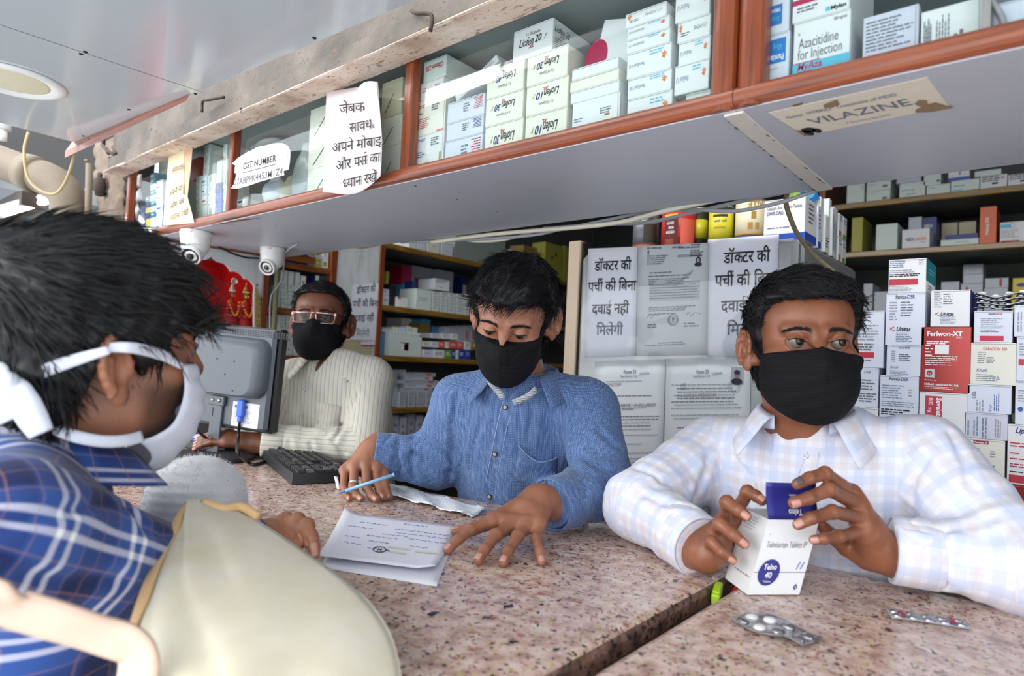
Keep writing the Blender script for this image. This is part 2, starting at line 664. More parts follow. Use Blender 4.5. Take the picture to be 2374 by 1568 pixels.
g=NB('beam_paint')
v=g.obj((1,1,1))
col=g.ramp(g.noise(v,9,6),[(0.3,srgb(50,42,34)),(0.5,srgb(74,64,54)),(0.7,srgb(94,84,74))])
rust=g.noise(g.obj((1.2,1,4)),24,5)
col=g.mix(g.ramp(rust,[(0.60,0.0),(0.70,0.75)]),col,srgb(92,62,38))
col=g.mix(g.ramp(g.noise(v,120,2),[(0.66,0.0),(0.70,0.9)]),col,srgb(36,30,26))
g.base(col)
g.bump(g.noise(v,60,5),0.5,0.003)
g.set(Roughness=0.6)
g=NB('beam_flange')
v=g.obj((1,1,1))
col=g.ramp(g.noise(v,12,6),[(0.3,srgb(168,142,124)),(0.5,srgb(204,184,168)),(0.7,srgb(216,202,188))])
col=g.mix(g.ramp(g.noise(g.obj((1,3,3)),40,5),[(0.60,0.0),(0.66,0.8)]),col,srgb(130,112,92))
col=g.mix(g.ramp(g.noise(v,170,2),[(0.68,0.0),(0.71,0.9)]),col,srgb(44,36,30))
g.base(col)
g.bump(g.noise(v,90,5),0.6,0.003)
g.set(Roughness=0.65)
g=NB('stained_panel')
v=g.obj((1,1,1))
st=g.noise(g.obj((1,3,0.7)),9,5)
col=g.ramp(st,[(0.35,srgb(208,213,214)),(0.6,srgb(196,200,198)),(0.78,srgb(150,146,124))])
g.base(col)
g.set(Roughness=0.5)
g=NB('gloss_red')
g.base(g.ramp(g.noise(g.obj(),5,2),[(0.3,srgb(150,6,8)),(0.7,srgb(196,12,14))]))
g.set(Roughness=0.3)
g=NB('frieze_gold')
g.base(g.ramp(g.noise(g.obj(),260,3),[(0.40,srgb(70,56,26)),(0.52,srgb(170,146,78)),(0.7,srgb(200,180,116))]))
g.set(Roughness=0.5)
glass_mat('pane_glass')
glass_mat('spectacle_glass',(0.92,0.93,0.95),0.12)
g=glass_mat('cling_film',(0.96,0.97,0.98),0.22)
# ================================================================== the setting
ZC,ZS,YF=1.10,1.76,0.845  # counter top, soffit, fascia plane
def struct(o,label):
 return tag(o,label,None,None,'structure')
mb=MB()
mb.box((-6,-6,-0.06),(6,0.5,0.0),'street')
struct(mb.build('ground',loc=(0,-2,0)),'grey street paving in front of the counter')
mb=MB()
mb.box((-6,0.5,-0.06),(3,5,0.0),'floor_tile')
struct(mb.build('floor',loc=(0,2,0)),'dull tiled floor behind the counter')
mb=MB()
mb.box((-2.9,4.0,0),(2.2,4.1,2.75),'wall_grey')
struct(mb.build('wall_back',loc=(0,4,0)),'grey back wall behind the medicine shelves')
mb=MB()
mb.box((-2.78,1.01,0),(-2.68,4.1,2.75),'wall_paint_dim')
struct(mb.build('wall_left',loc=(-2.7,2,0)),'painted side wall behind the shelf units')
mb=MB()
mb.box((1.6,0.9,0),(1.7,4.1,2.75),'wall_paint_dim')
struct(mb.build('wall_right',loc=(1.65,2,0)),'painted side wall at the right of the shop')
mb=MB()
mb.box((-2.9,1.32,2.7),(1.8,4.1,2.8),'wall_paint_dim')
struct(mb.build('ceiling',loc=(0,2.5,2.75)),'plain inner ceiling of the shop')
# ---- canopy of white laminate over the counter
cz=2.0
ex0,ex1=PZ(177,331,cz),PZ(800,69,cz)
dirx=unit(ex1-ex0)
pA,pB=ex0,ex0+dirx*4.2
pD=PZ(0,285,cz)
back=unit(pD-pA)
mb=MB()
low=[pA,pB,pB-Y_*1.35,pA+back*1.2]
top=[p+Z_*0.03 for p in low]
mb.add(low+top,[(3,2,1,0),(4,5,6,7),(0,1,5,4),(1,2,6,5),(2,3,7,6),(3,0,4,7)],'laminate')
def ground_line(mb,a,b,w,z,m):
 a,b=np.array(a,float),np.array(b,float)
 d=unit(b-a)
 n=np.array([-d[1],d[0],0])*w/2
 mb.add([a-n-Z_*z,b-n-Z_*z,b+n-Z_*z,a+n-Z_*z],[(0,1,2,3)],m)
ground_line(mb,PZ(-60,37,cz),PZ(470,214,cz),0.0016,0.0006,'ink_grey')
for(u,v)in((188,125),(198,120),(453,217),(193,315),(729,88),(299,254)):
 p=PZ(u,v,cz)
 mb.lathe([(0.0001,0.0),(0.0042,0.0),(0.0036,-0.0016),(0.0001,-0.002)],'black_hole',10,p)
struct(mb.build('ceiling_canopy',loc=ex0),'glossy white laminate panels overhead with black screw heads and a thin seam')
c=PZ(28,186,cz)
th=thing('ceiling_light','round recessed ceiling light with cream diffuser and white rim in the canopy','light',c)
mb=MB()
rr=0.108
mb.lathe([(rr-0.028,-0.003),(rr-0.02,-0.008),(rr-0.004,-0.006),(rr,-0.0006),(rr-0.03,-0.0005)],'white_plastic',48,c)
mb.build('rim',th,loc=c)
mb=MB()
mb.lathe([(0.0001,-0.0035),(rr-0.04,-0.0038),(rr-0.026,-0.002)],'lamp_diffuser',48,c)
mb.build('diffuser',th,loc=c)
mb=MB()
a,b=PZ(172,336,1.997),PZ(440,219,1.997)
c_,d_=PZ(432,234,1.985),PZ(150,366,1.955)
mb.add([a,b,c_,d_,a+(0,0,0.02),b+(0,0,0.012),c_+(0,0,0.014),d_+(0,0,0.02)],[(3,2,1,0),(4,5,6,7),(0,1,5,4),(1,2,6,5),(2,3,7,6),(3,0,4,7)],'wood_along')
struct(mb.build('trim_1',loc=a),'wedge of rust brown timber along the canopy edge')
mat('rust_dark',(58,44,36),rough=0.8,var=0.3,vscale=60)
# ---- steel beam between canopy and cabinet
zf=PY(800,203,0.835)[2]
yfl=PZ(800,153,zf)[1]
ywb=yfl+0.012
zt=2.40
zw=zf+0.006
bx0,bx1=PY(240,400,yfl)[0],1.5
mb=MB()
n=60
xs=np.linspace(bx0,bx1,n)
rn=random.Random(3)
prof=[(ywb+0.012,zt),(ywb+0.012,zw+0.048),(ywb,zw+0.046),(ywb,zw+0.004),(ywb-0.004,zw),(yfl,zw-0.002),(yfl-0.001,zf+0.002),(yfl+0.003,zf),(0.835,zf-0.001),(0.835,zt)]
vs=np.array([[(x,y+rn.uniform(-1,1)*0.0007,z+rn.uniform(-1,1)*0.0008)for(y,z)in prof]for x in xs])
fsw,fsf=[],[]
np_=len(prof)
for i in range(n-1):
 for j in range(np_-1):
  q=(i*np_+j,i*np_+j+1,(i+1)*np_+j+1,(i+1)*np_+j)
  (fsf if j in(4,5,6,7)else fsw).append(q)
fsw+=[tuple(range(np_))[::-1],tuple(range((n-1)*np_,n*np_))]
mb.add(vs.reshape(-1,3),fsw,'beam_paint')
mb.add(vs.reshape(-1,3),fsf,'beam_flange')
for(u0,u1,v0)in((520,470,225),(955,1000,25)):  # bent timber and bracket scraps welded on the web
 p0,p1=PY(u0,v0,ywb-0.006),PY(u1,v0+10,ywb-0.02)
 mb.tube(smooth_path([p0,(p0+p1)/2+(0,-0.012,-0.006),p1,p1-(0,0,0.03)],5),0.004,'rust_dark',6)
for(u,v,w)in((352,300,7),(507,287,8),(558,252,6),(700,192,4)):
 p=PY(u,v,ywb-0.0008)
 mb.disc(p,X_,Z_,w/1200,w/2000,'black_hole')
struct(mb.build('beam',loc=(bx0,0.75,1.95)),'stained steel beam with a pale lower flange running over the glass cabinet')
# ---- wall cabinets with sliding glass
def half_round(mb,a,b,r,out,m,n=10):
 """Half-round moulding from a to b bulging towards out."""
 a,b,out=np.asarray(a,float),np.asarray(b,float),unit(out)
 d=unit(b-a)
 sd=np.cross(d,out)
 an=np.linspace(0,math.pi,n)
 vs,fs=[],[]
 for p in(a,b):
  vs+=[p+r*(math.cos(t)*sd+math.sin(t)*out)for t in an]
 for j in range(n-1):
  fs.append((j,n+j,n+j+1,j+1))
 fs+=[tuple(range(n)),tuple(range(n,2*n))[::-1],(0,n-1,2*n-1,n)]
 mb.add(vs,fs,m,smooth=False)
def cabinet(label,x0,x1,posts,zt,with_end):
 th=thing('display_cabinet',label,'cabinet',(x0,YF,ZS))
 yb=1.27
 mb=MB()
 mb.box((x0,YF-0.001,ZS-0.004),(x1,yb+0.02,ZS+0.008),'soffit_laminate')
 mb.build('soffit_panel',th,loc=(x0,YF,ZS))
 mb=MB()
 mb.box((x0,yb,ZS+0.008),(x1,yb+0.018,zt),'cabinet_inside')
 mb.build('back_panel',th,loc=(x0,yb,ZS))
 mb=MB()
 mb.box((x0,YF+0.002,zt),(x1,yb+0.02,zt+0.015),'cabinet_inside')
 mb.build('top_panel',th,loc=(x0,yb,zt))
 mb=MB()
 half_round(mb,(x0,YF,ZS+0.012),(x1,YF,ZS+0.012),0.0145,(0,-1,0),'wood_along')
 mb.box((x0,YF,ZS+0.0085),(x1,YF+0.016,ZS+0.026),'wood_along')
 mb.build('bottom_rail',th,loc=(x0,YF,ZS))
 for(px,r,rnd)in posts:
  mb=MB()
  if rnd:
   half_round(mb,(px,YF+0.006,ZS-0.003),(px,YF+0.006,zt),r,(0,-1,0),'wood_upright')
   mb.box((px-r,YF+0.006,ZS-0.002),(px+r,YF+0.019,zt),'wood_upright')
  else:
   mb.box((px-r,YF-0.006,ZS-0.001),(px+r,YF+0.019,zt),'wood_upright',0.003)
  mb.build('post',th,loc=(px,YF,ZS))
 return th
zt=2.03
xe=PY(300,450,YF)[0]
xp1,xp2=PY(536,400,YF)[0],PY(945,300,YF)[0]
xp3,xp4=PY(1679,150,YF)[0],PY(1741,150,YF)[0]
xm=(xp3+xp4)/2
cab1=cabinet('long wall cabinet with wooden rail and glass front, left of the double post',-2.284,xm,[(xe,0.012,False),(xp1,0.011,False),(xp2,0.012,False),(xp3,0.0185,True)],zt,True)
cab2=cabinet('wall cabinet holding the injection cartons, right of the double wooden post',xm+0.001,1.2,[(xp4,0.0185,True),(0.9,0.012,False)],zt,False)
for(th,a,b)in((cab1,xe,xp1),(cab1,xp1,xp2),(cab1,xp2,xp3),(cab2,xp4,PY(2285,60,YF)[0]),(cab2,PY(2285,60,YF)[0],0.9)):
 mb=MB()
 mb.box((a+0.012,YF+0.012,ZS+0.02),(b-0.004,YF+0.0145,zt),'pane_glass')
 mb.build('glass_pane',th,loc=(a,YF,ZS))
mb=MB()
xd=PY(2285,60,YF)[0]
mb.box((xd-0.004,YF+0.002,ZS+0.02),(xd+0.004,YF+0.02,zt),'steel')
mb.build('sash_bar',cab2,loc=(xd,YF,ZS))
mb=MB()
mb.box((xm-0.018,YF+0.004,ZS-0.0075),(xm+0.009,1.29,ZS-0.0042),'strip_cream')
rn=random.Random(5)
for k in range(26):
 y=YF+0.02+0.42*rn.random()
 x=xm-0.019+rn.choice((0,0.0265))
 s_=0.002+0.004*rn.random()
 mb.add([(x-s_*.3,y,ZS-0.0079),(x+s_*.3,y+s_,ZS-0.0079),(x+s_*.2,y+3*s_,ZS-0.0079),(x-s_*.4,y+2*s_,ZS-0.0079)],[(0,1,2,3)],mat('peel_olive',(120,106,66),rough=0.9))
mb.build('joint_strip',cab1,loc=(xm,YF,ZS))
for(u,v)in((963,431),(1060,462),(1152,491),(1230,516),(640,523),(744,544)):
 p=PZ(u,v,ZS-0.0045)
 mb=MB()
 mb.disc(p,X_,-Y_,0.0028,0.0022,'black_hole')
 mb.build('screw_head',cab1,loc=p)
for pts in(((505,520),(560,513),(610,505),(560,509)),((480,522),(520,517),(545,522),(520,519)),((1835,245),(1862,238),(1860,243),(1842,248))):
 mb=MB()
 mb.poly([PZ(u,v,ZS-0.0045)for(u,v)in pts][::-1],'peel_olive')
 mb.build('paint_scuff',cab1,loc=PZ(*pts[0],ZS))
 # half-torn sticker on the soffit
c=[PZ(u,v,ZS-0.0048)for(u,v)in((1782,262),(1866,315),(2200,247),(2150,180))]
th=MB()
th.M=None
th.add(c+[p+Z_*0.0006 for p in c],[(0,1,2,3),(0,4,5,1),(1,5,6,2),(2,6,7,3),(3,7,4,0)],mat('sticker_cream',(232,222,202),rough=0.6,var=0.06))
ox,ax_,ay_=c[0],c[3]-c[0],c[1]-c[0]
# lettering runs along +x, read from below: up is towards the front
def stk(t,fx,fy,h,w,m,bold=0.0):
 vs,fs=glyphs(t,0,bold)
 vs=vs.copy()
 vs[:,0]=(vs[:,0]-vs[:,0].min())/(vs[:,0].max()-vs[:,0].min())*w
 th.add([c[0]+ax_*(fx+x)+ay_*(fy-y*h)-Z_*0.0008 for(x,y)in vs],fs,m)
stk('Novel  HYBRID  Treatment of MDD',0.06,0.30,0.13,0.72,'ink_slate')
stk('VILAZINE',0.15,0.66,0.32,0.66,mat('ink_dusk',(112,124,136),rough=0.6))
stk('A Journey beyond',0.34,0.86,0.12,0.3,'ink_faint')
brown=mat('torn_brown',(148,122,92),rough=0.9)
for pts in(((0.86,0.55),(0.90,0.62),(0.88,0.75),(0.93,0.72),(0.97,0.9),(1.0,1.0),(0.86,1.0),(0.78,0.92),(0.80,0.82),(0.84,0.8),(0.82,0.65)),((0.36,0.10),(0.46,0.04),(0.44,0.2),(0.38,0.24),(0.34,0.18)),((0.0,0.72),(0.04,0.8),(0.03,1.0),(0.0,1.0))):
 th.poly([c[0]+ax_*x+ay_*y-Z_*0.0009 for(x,y)in pts],brown)
for(fx,fy,rx,ry)in((0.075,0.80,0.05,0.09),(0.055,0.90,0.03,0.12),(0.12,0.88,0.03,0.09)):
 th.poly([c[0]+ax_*(fx+rx*math.cos(t))+ay_*(fy+ry*math.sin(t))-Z_*0.0010 for t in np.linspace(0,6.28,20)],'ink')
tag(th.build('sticker',loc=c[0]),'half torn cream advertising sticker on the grey soffit','sticker')
# ================================================================== left wall: shrine, shelf units, stained panel
XL=-2.30
def LW(u,v,x=XL):
 p=PX(u,v,x)
 return p[1],p[2]
ypost=LW(613,690)[0]
y1b=LW(775,600)[0]
y2a=LW(886,600)[0]
yp0=0.62
# shrine front with a scalloped arch
th=thing('wall_shrine','white panelled household shrine with a red scalloped arch, left of the shelf post','shrine',(XL,ypost-0.3,1.2))
half=[(491.6,593),(497,601),(505,607),(513,609),(522,612),(529,618),(533,624),(536,630),(543,629.5),(551,631),(558,635),(564,641),(568,647.5),(575,647.5),(583,653),(588,660),(591,668),(590,676),(589,690),(590,800)]
hp=[LW(u,v)for(u,v)in half]
yc=hp[0][0]
arch=[(2*yc-y,z)for(y,z)in hp[::-1]][:-1]+hp
zb,ztop=1.43,1.75
y0s,y1s=2*yc-(ypost-0.01),ypost-0.01
mb=MB()
N=len(arch)
outer=[]
for(y,z)in arch:
 outer.append((y,ztop))
for i in range(N-1):
 (ya,za),(yb_,zb_)=arch[i],arch[i+1]
 for(xo,flip)in((XL,False),(XL-0.012,True)):
  q=[(xo,ya,za),(xo,yb_,zb_),(xo,yb_,ztop),(xo,ya,ztop)]
  mb.add(q,[(0,1,2,3)if not flip else(3,2,1,0)],'panel_white')
 mb.add([(XL,ya,za),(XL,yb_,zb_),(XL-0.012,yb_,zb_),(XL-0.012,ya,za)],[(3,2,1,0)],'panel_white')
yl,yr=arch[0][0],arch[-1][0]
mb.box((XL-0.012,y0s,zb),(XL,yl,ztop),'panel_white')
mb.box((XL-0.012,yr,zb),(XL,y1s,ztop),'panel_white')
mb.disc((XL,*LW(596,661)),Y_,Z_,0.004,0.004,'black_hole')
mb.build('arch_panel',th,loc=(XL,yc,1.5))
mb=MB()
mb.box((XL-0.33,y0s,zb),(XL-0.32,y1s,ztop),'gloss_red')
mb.box((XL-0.32,y1s-0.006,zb),(XL-0.012,y1s,ztop),'gloss_red')
mb.box((XL-0.32,y0s+0.045,zb),(XL-0.012,y0s+0.055,ztop),'gloss_red')
mb.box((XL-0.32,y0s,1.44),(XL-0.012,y1s,1.465),'gloss_red')
mb.build('red_niche',th,loc=(XL-0.3,yc,1.5))
mb=MB()
fr=[(592,664),(597,680),(604,690),(604,800),(591,800)]
pts=[LW(u,v,XL+0.006)for(u,v)in fr]
a=[(XL+0.001,y,z)for(y,z)in pts]
b=[(XL+0.009,y,z)for(y,z)in pts]
k=len(a)
mb.add(a+b,[tuple(range(k,2*k))]+[(i,(i+1)%k,k+(i+1)%k,k+i)for i in range(k)],'frieze_gold')
mb.build('gilt_border',th,loc=a[0])
mb=MB()
mb.box((XL-0.02,y0s,1.752),(XL+0.012,ypost+0.2,1.78),'wood_deep')
mb.build('head_rail',th,loc=(XL,yc,1.76))
# two garlanded figurines
mat('brass',(176,140,62),rough=0.3,metal=0.8,var=0.15,vscale=120)
mat('garland_orange',(240,132,24),rough=0.8,var=0.2,vscale=300,bump=0.8,bscale=500)
mat('cloth_crimson',(176,26,22),rough=0.6,var=0.3,vscale=160)
mat('copper_face',(150,88,48),rough=0.35,metal=0.6,var=0.2,vscale=150)
mat('silver_trim',(220,214,200),rough=0.25,metal=0.8)
def figurine(u,v,s,mface,label,crown):
 y,z=LW(u,v,XL-0.075)
 c=np.array([XL-0.075,y,1.4655])
 H=z-1.466
 th=thing('figurine',label,'figurine',c)
 mb=MB()
 mb.lathe([(0.0001,0),(0.052*s,0.002),(0.056*s,0.02),(0.046*s,0.05),(0.036*s,0.075),(0.030*s,0.1),(0.016*s,0.112),(0.0001,0.114)],'cloth_crimson',24,c)
 for sd in(-1,1):
  mb.tube(smooth_path([c+(0.012,sd*0.03*s,0.095),c+(0.028,sd*0.045*s,0.06),c+(0.045,sd*0.02*s,0.05)],5),0.009*s,'cloth_crimson',8)
 mb.build('robed_body',th,loc=c)
 mb=MB()
 mb.ball(c+(0.004,0,0.132),(0.019*s,0.017*s,0.023*s),mface,20)
 mb.ball(c+(0.022,0,0.130),(0.004,0.003,0.006),mface,10)
 mb.tube([c+(0,0,0.105),c+(0,0,0.12)],0.009*s,mface,10)
 mb.build('head',th,loc=c)
 mb=MB()
 mb.lathe([(0.019*s,0.142),(0.021*s,0.15),(0.015*s,0.16),(0.006*s,0.172),(0.0001,0.19)],'brass' if not crown else 'silver_trim',20,c)
 if crown:
  mb.lathe([(0.011,-0.002),(0.013,0),(0.011,0.002),(0.009,0)],'silver_trim',18,c+(0.005,0.004,0.185),X_)
 for t in range(9):
  a_=math.radians(-80+20*t)
  mb.ball(c+(0.02*s*math.cos(a_),0.021*s*math.sin(a_),0.148),0.0025,'silver_trim',8)
 mb.build('crown',th,loc=c)
 mb=MB()
 for t in np.linspace(-1,1,15):
  x=0.02+0.018*(1-t*t)
  mb.ball(c+(x,0.036*s*t*(1 if abs(t)>.5 else.9),0.055+0.052*t*t),0.0085*s,'garland_orange',10)
 mb.build('marigold_garland',th,loc=c)
 return th
figurine(534,742,0.56,'copper_face','small garlanded figurine with a silver looped crown in the red shrine',True)
figurine(566,742,0.60,'brass','small brass faced garlanded figurine beside the gilt shrine edge',False)
def shelf_unit(label,y0,y1,zs,posts,depth=0.30,zlo=0.1,zhi=2.05,wood='wood_deep',edge=0.022):
 th=thing('shelf_unit',label,'shelf',(XL,y0,zlo))
 mb=MB()
 mb.box((XL-depth-0.012,y0,zlo),(XL-depth,y1,zhi),'panel_white' if depth<0.31 else 'shelf_shaded')
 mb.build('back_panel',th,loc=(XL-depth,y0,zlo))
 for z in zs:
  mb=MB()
  mb.box((XL-depth,y0,z-0.018),(XL-0.008,y1,z),'shelf_shaded')
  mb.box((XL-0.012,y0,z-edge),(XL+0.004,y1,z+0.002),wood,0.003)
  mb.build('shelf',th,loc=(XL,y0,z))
 for(y,w)in posts:
  mb=MB()
  mb.box((XL-0.03,y-w,zlo),(XL+0.006,y+w,zhi),'wood_upright',0.003)
  mb.build('upright',th,loc=(XL,y,zlo))
 return th
def zat(u,v):
 return LW(u,v)[1]
ZL1=[zat(700,614),zat(690,719),zat(665,826),1.08,0.84]
shelf_unit('narrow wooden shelf unit packed with small white cartons, beside the shrine',ypost-0.012,y1b+0.012,ZL1,[(ypost,0.013),(y1b,0.015)],zhi=1.90)
ZL2=[zat(1000,586),zat(1000,722),zat(1000,831),zat(985,946),0.93]
YE2=3.45
shelf_unit('deep wooden shelf unit behind the man in blue, left of the metal post',y2a-0.012,YE2,ZL2,[(y2a,0.014)],depth=0.33,zhi=2.5,wood='wood_shelf')
mb=MB()
mb.box((XL-0.35,y1b+0.016,0.1),(XL-0.001,y2a-0.013,1.95),'stained_panel')
th=tag(mb.build('partition_panel',loc=(XL,y1b,0.1)),'stained white panel with a torn brown lower sheet between the two shelf units','panel')
mb=MB()
ya,yb_=y1b+0.03,y2a-0.03
zt_=zat(820,790)
mb.add([(XL+0.0003,ya,1.12),(XL+0.0003,yb_-0.03,1.12),(XL+0.0003,yb_-0.005,1.30),(XL+0.0003,yb_-0.012,zt_),(XL+0.0003,ya,zt_)],[(0,1,2,3,4)],mat('sheet_brown',(196,182,146),rough=0.8,var=0.2,vscale=20))
for r in range(3):
 mb.greek((XL+0.0006,ya+0.04,1.235-0.04*r),Y_,Z_,0.13,0.03,1,mat('ink_brown',(120,104,74),rough=0.8),seed=r,fill=0.7,ragged=0.1)
mb.build('torn_sheet',th,loc=(XL,ya,1.2))
# greenish conduit and cable in the shelf opening
mb=MB()
yq=LW(637,700,XL+0.015)[0]
mb.tube([(XL+0.02,yq,0.9),(XL+0.02,yq,1.745)],0.009,mat('conduit_green',(142,138,104),rough=0.5),12)
tag(mb.build('conduit',loc=(XL+0.02,yq,0.9)),'greenish vertical conduit just right of the shrine post','conduit')
# back shelves at the right
th=thing('back_shelf','wide wooden shelving on the back wall behind the boxes','shelf',(-0.9,3.5,0))
ZB=[2.27,2.025]
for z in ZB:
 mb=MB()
 mb.box((-0.95,3.5,z-0.02),(1.55,3.98,z),'shelf_shaded')
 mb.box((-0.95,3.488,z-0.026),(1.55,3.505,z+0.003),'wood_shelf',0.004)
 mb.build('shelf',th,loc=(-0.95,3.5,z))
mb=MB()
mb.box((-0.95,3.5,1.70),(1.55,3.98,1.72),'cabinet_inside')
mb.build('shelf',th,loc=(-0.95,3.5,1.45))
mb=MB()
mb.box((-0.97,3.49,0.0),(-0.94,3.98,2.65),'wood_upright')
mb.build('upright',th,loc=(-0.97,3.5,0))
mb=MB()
mb.box((-0.95,3.98,0.3),(1.55,3.995,2.65),'shelf_shaded')
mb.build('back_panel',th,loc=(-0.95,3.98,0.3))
# ================================================================== counters
def slab(pts,name,label,cat,zt,tk):
 mb=MB()
 P2=[np.array([p[0],p[1]])for p in pts]
 n=len(P2)
 c=np.mean(P2,axis=0)
 r=0.012
 rings=[]
 for(ins,z)in((r,zt),(r*0.3,zt-r*0.3),(0,zt-r),(0,zt-tk+0.004),(0.004,zt-tk)):
  ring=[]
  for i in range(n):
   a,b,d=P2[i-1],P2[i],P2[(i+1)%n]
   e1,e2=(b-a)/np.linalg.norm(b-a),(d-b)/np.linalg.norm(d-b)
   n1,n2=np.array([-e1[1],e1[0]]),np.array([-e2[1],e2[0]])
   m_=n1+n2
   m_=m_/max(0.2,np.dot(m_,n1))
   ring.append((*(b+m_*ins),z))
  rings.append(ring)
 vs=[p for ring in rings for p in ring]
 mb.add(vs,[tuple(range(n))],'granite')
 fs=[[],[]]
 for k in range(len(rings)-1):
  for i in range(n):
   fs[0 if k<1 else 1].append((k*n+i,(k+1)*n+i,(k+1)*n+(i+1)%n,k*n+(i+1)%n))
 mb.add(vs,fs[0],'granite')
 mb.add(vs,fs[1]+[tuple(range((len(rings)-1)*n,len(rings)*n))[::-1]],'granite_edge')
 return tag(mb.build(name,loc=(pts[0][0],pts[0][1],zt)),label,cat)
gx0,gx1=-0.378,-0.352
slab([(-2.25,0.42),(gx0,0.42),(gx0,1.105),(-0.62,1.10),(-1.20,0.985),(-1.55,1.02),(-2.25,1.16)],'countertop','speckled pink granite counter slab under the papers and monitor','counter',ZC,0.032)
slab([(gx1,0.42),(1.5,0.42),(1.5,1.17),(gx1,1.13)],'countertop','speckled granite counter slab right of the gap, under the held carton','counter',ZC-0.001,0.032)
mat('counter_base',(120,100,84),rough=0.6,var=0.1)
mb=MB()
mb.box((-2.2,0.50,0),(gx0-0.03,0.92,ZC-0.0325),'counter_base')
tag(mb.build('counter_base',loc=(-1.2,0.7,0)),'brown cabinet carrying the pink granite slab at the left','counter')
mb=MB()
mb.box((gx1+0.03,0.50,0),(1.45,0.98,ZC-0.0335),'counter_base')
tag(mb.build('counter_base',loc=(0.5,0.7,0)),'brown cabinet carrying the granite slab right of the gap','counter')
# scraps caught in the gap
mb=MB()
p=PZ(1628,1410,ZC-0.04)
mb.M=frame((gx0+0.006,p[1]-0.02,ZC-0.026),0.3,0.15)
mb.box((0,0,0),(0.012,0.045,0.016),mat('lime_plastic',(166,206,40),rough=0.35),0.002)
mb.box((0.001,0.005,0.016),(0.011,0.03,0.019),'lime_plastic',0.001)
tag(mb.build('plastic_clip',loc=(gx0,p[1],ZC-0.02)),'lime green plastic scrap wedged in the counter gap','scrap')
mb=MB()
p=PZ(1675,1382,ZC-0.03)
mb.tube(smooth_path([(gx0+0.014,p[1]-0.03,ZC-0.028),(gx0+0.018,p[1],ZC-0.012),(gx0+0.010,p[1]+0.025,ZC-0.018),(gx0+0.016,p[1]+0.06,ZC-0.012)],6),0.0035,mat('red_plastic',(206,40,44),rough=0.35),8)
tag(mb.build('plastic_strap',loc=(gx0,p[1],ZC-0.02)),'red plastic loop wedged in the counter gap near the carton','scrap')
# ================================================================== street end, far left
mb=MB()
ra=0.058
pts=smooth_path([P(-70,350,2.33),P(50,395,2.28),P(115,418,2.25),P(152,450,2.24),P(162,500,2.24),P(165,640,2.24),P(168,800,2.24)],6)
mb.tube(pts,ra,'pipe_paint',24)
for k in(8,26):
 t=unit(pts[k+1]-pts[k])
 mb.tube([pts[k]-t*0.03,pts[k]+t*0.03],ra+0.007,'pipe_paint',24)
tag(mb.build('drain_pipe',loc=pts[20]),'fat grimy drain pipe bending down beside the canopy corner','pipe')
mb=MB()
p=P(8,255,2.05)
mb.tube([P(6,262,2.1),P(4,300,2.1)],0.026,'white_plastic',20)
mb.tube([P(4,296,2.1),P(2,325,2.1)],0.017,'white_plastic',20)
tag(mb.build('pipe_socket',loc=P(6,262,2.1)),'white plastic pipe socket poking out under the canopy at far left','pipe')
mb=MB()
mb.tube(smooth_path([P(66,306,1.98),P(56,350,1.98),P(64,410,1.98),P(90,440,1.98),P(125,450,1.98),P(150,425,1.98),P(170,370,1.98),P(175,335,1.98)],6),0.0042,mat('cable_tan',(170,152,110),rough=0.6),8)
tag(mb.build('cable_loop',loc=P(66,306,1.98)),'loop of tan cable hanging from the canopy corner','cable')
mb=MB()
mb.tube([P(196,372,2.2),P(205,372,2.2)],0.004,'pipe_paint',8)
mb.tube([P(207,380,2.2),P(203,560,2.2)],0.011,'pipe_paint',12)
tag(mb.build('conduit',loc=P(207,380,2.2)),'thin pale conduit standing beside the fat drain pipe','conduit')
# crumbling plaster pier at the left end of the cabinet
rn=random.Random(11)
gx,gz=np.linspace(0,1,14),np.linspace(0,1,30)
gr=[]
for zz in gz:
 row=[]
 for xx in gx:
  p=PY(222+70*xx,330+300*zz,0.90-0.03*math.sin(xx*3.1))
  row.append(p+np.array([0,rn.uniform(-0.012,0.006),rn.uniform(-0.004,0.004)]))
 gr.append(row)
mb=MB()
mb.sheet(np.array(gr)[:,::-1],'plaster',thick=0.05)
struct(mb.build('wall_pier',loc=gr[0][0]),'crumbling grimy plaster pier at the left end of the glass cabinet')
mb=MB()
mb.M=frame(PY(232,430,0.85),0.3,0.1)
mb.lathe([(0.0001,-0.045),(0.018,-0.04),(0.022,-0.01),(0.02,0.025),(0.008,0.032),(0.0001,0.033)],mat('rust_dark',(58,44,36),rough=0.8,var=0.3,vscale=60),16)
mb.lathe([(0.011,-0.004),(0.013,0),(0.011,0.004),(0.009,0)],'rust_dark',14,(0,0,0.04),Y_)
tag(mb.build('padlock',loc=PY(232,430,0.85)),'dark rusty lock hanging on the plaster pier','lock')
mb=MB()
for k in range(3):
 p0=PY(240+10*k,330+12*k,0.80)
 mb.M=None
 mb.lathe([(0.010,-0.006),(0.016,0),(0.010,0.006),(0.007,0)],'rust_dark',12,p0-Z_*0.014*k,unit((0.4,1,0.5*k)))
mb.tube(smooth_path([PY(236,335,0.79),PY(250,350,0.78),PY(268,358,0.79),PY(262,340,0.80)],5),0.006,'rust_dark',8)
tag(mb.build('rag_knot',loc=PY(240,330,0.80)),'knot of dark rag and wire stuffed above the plaster pier','rag')
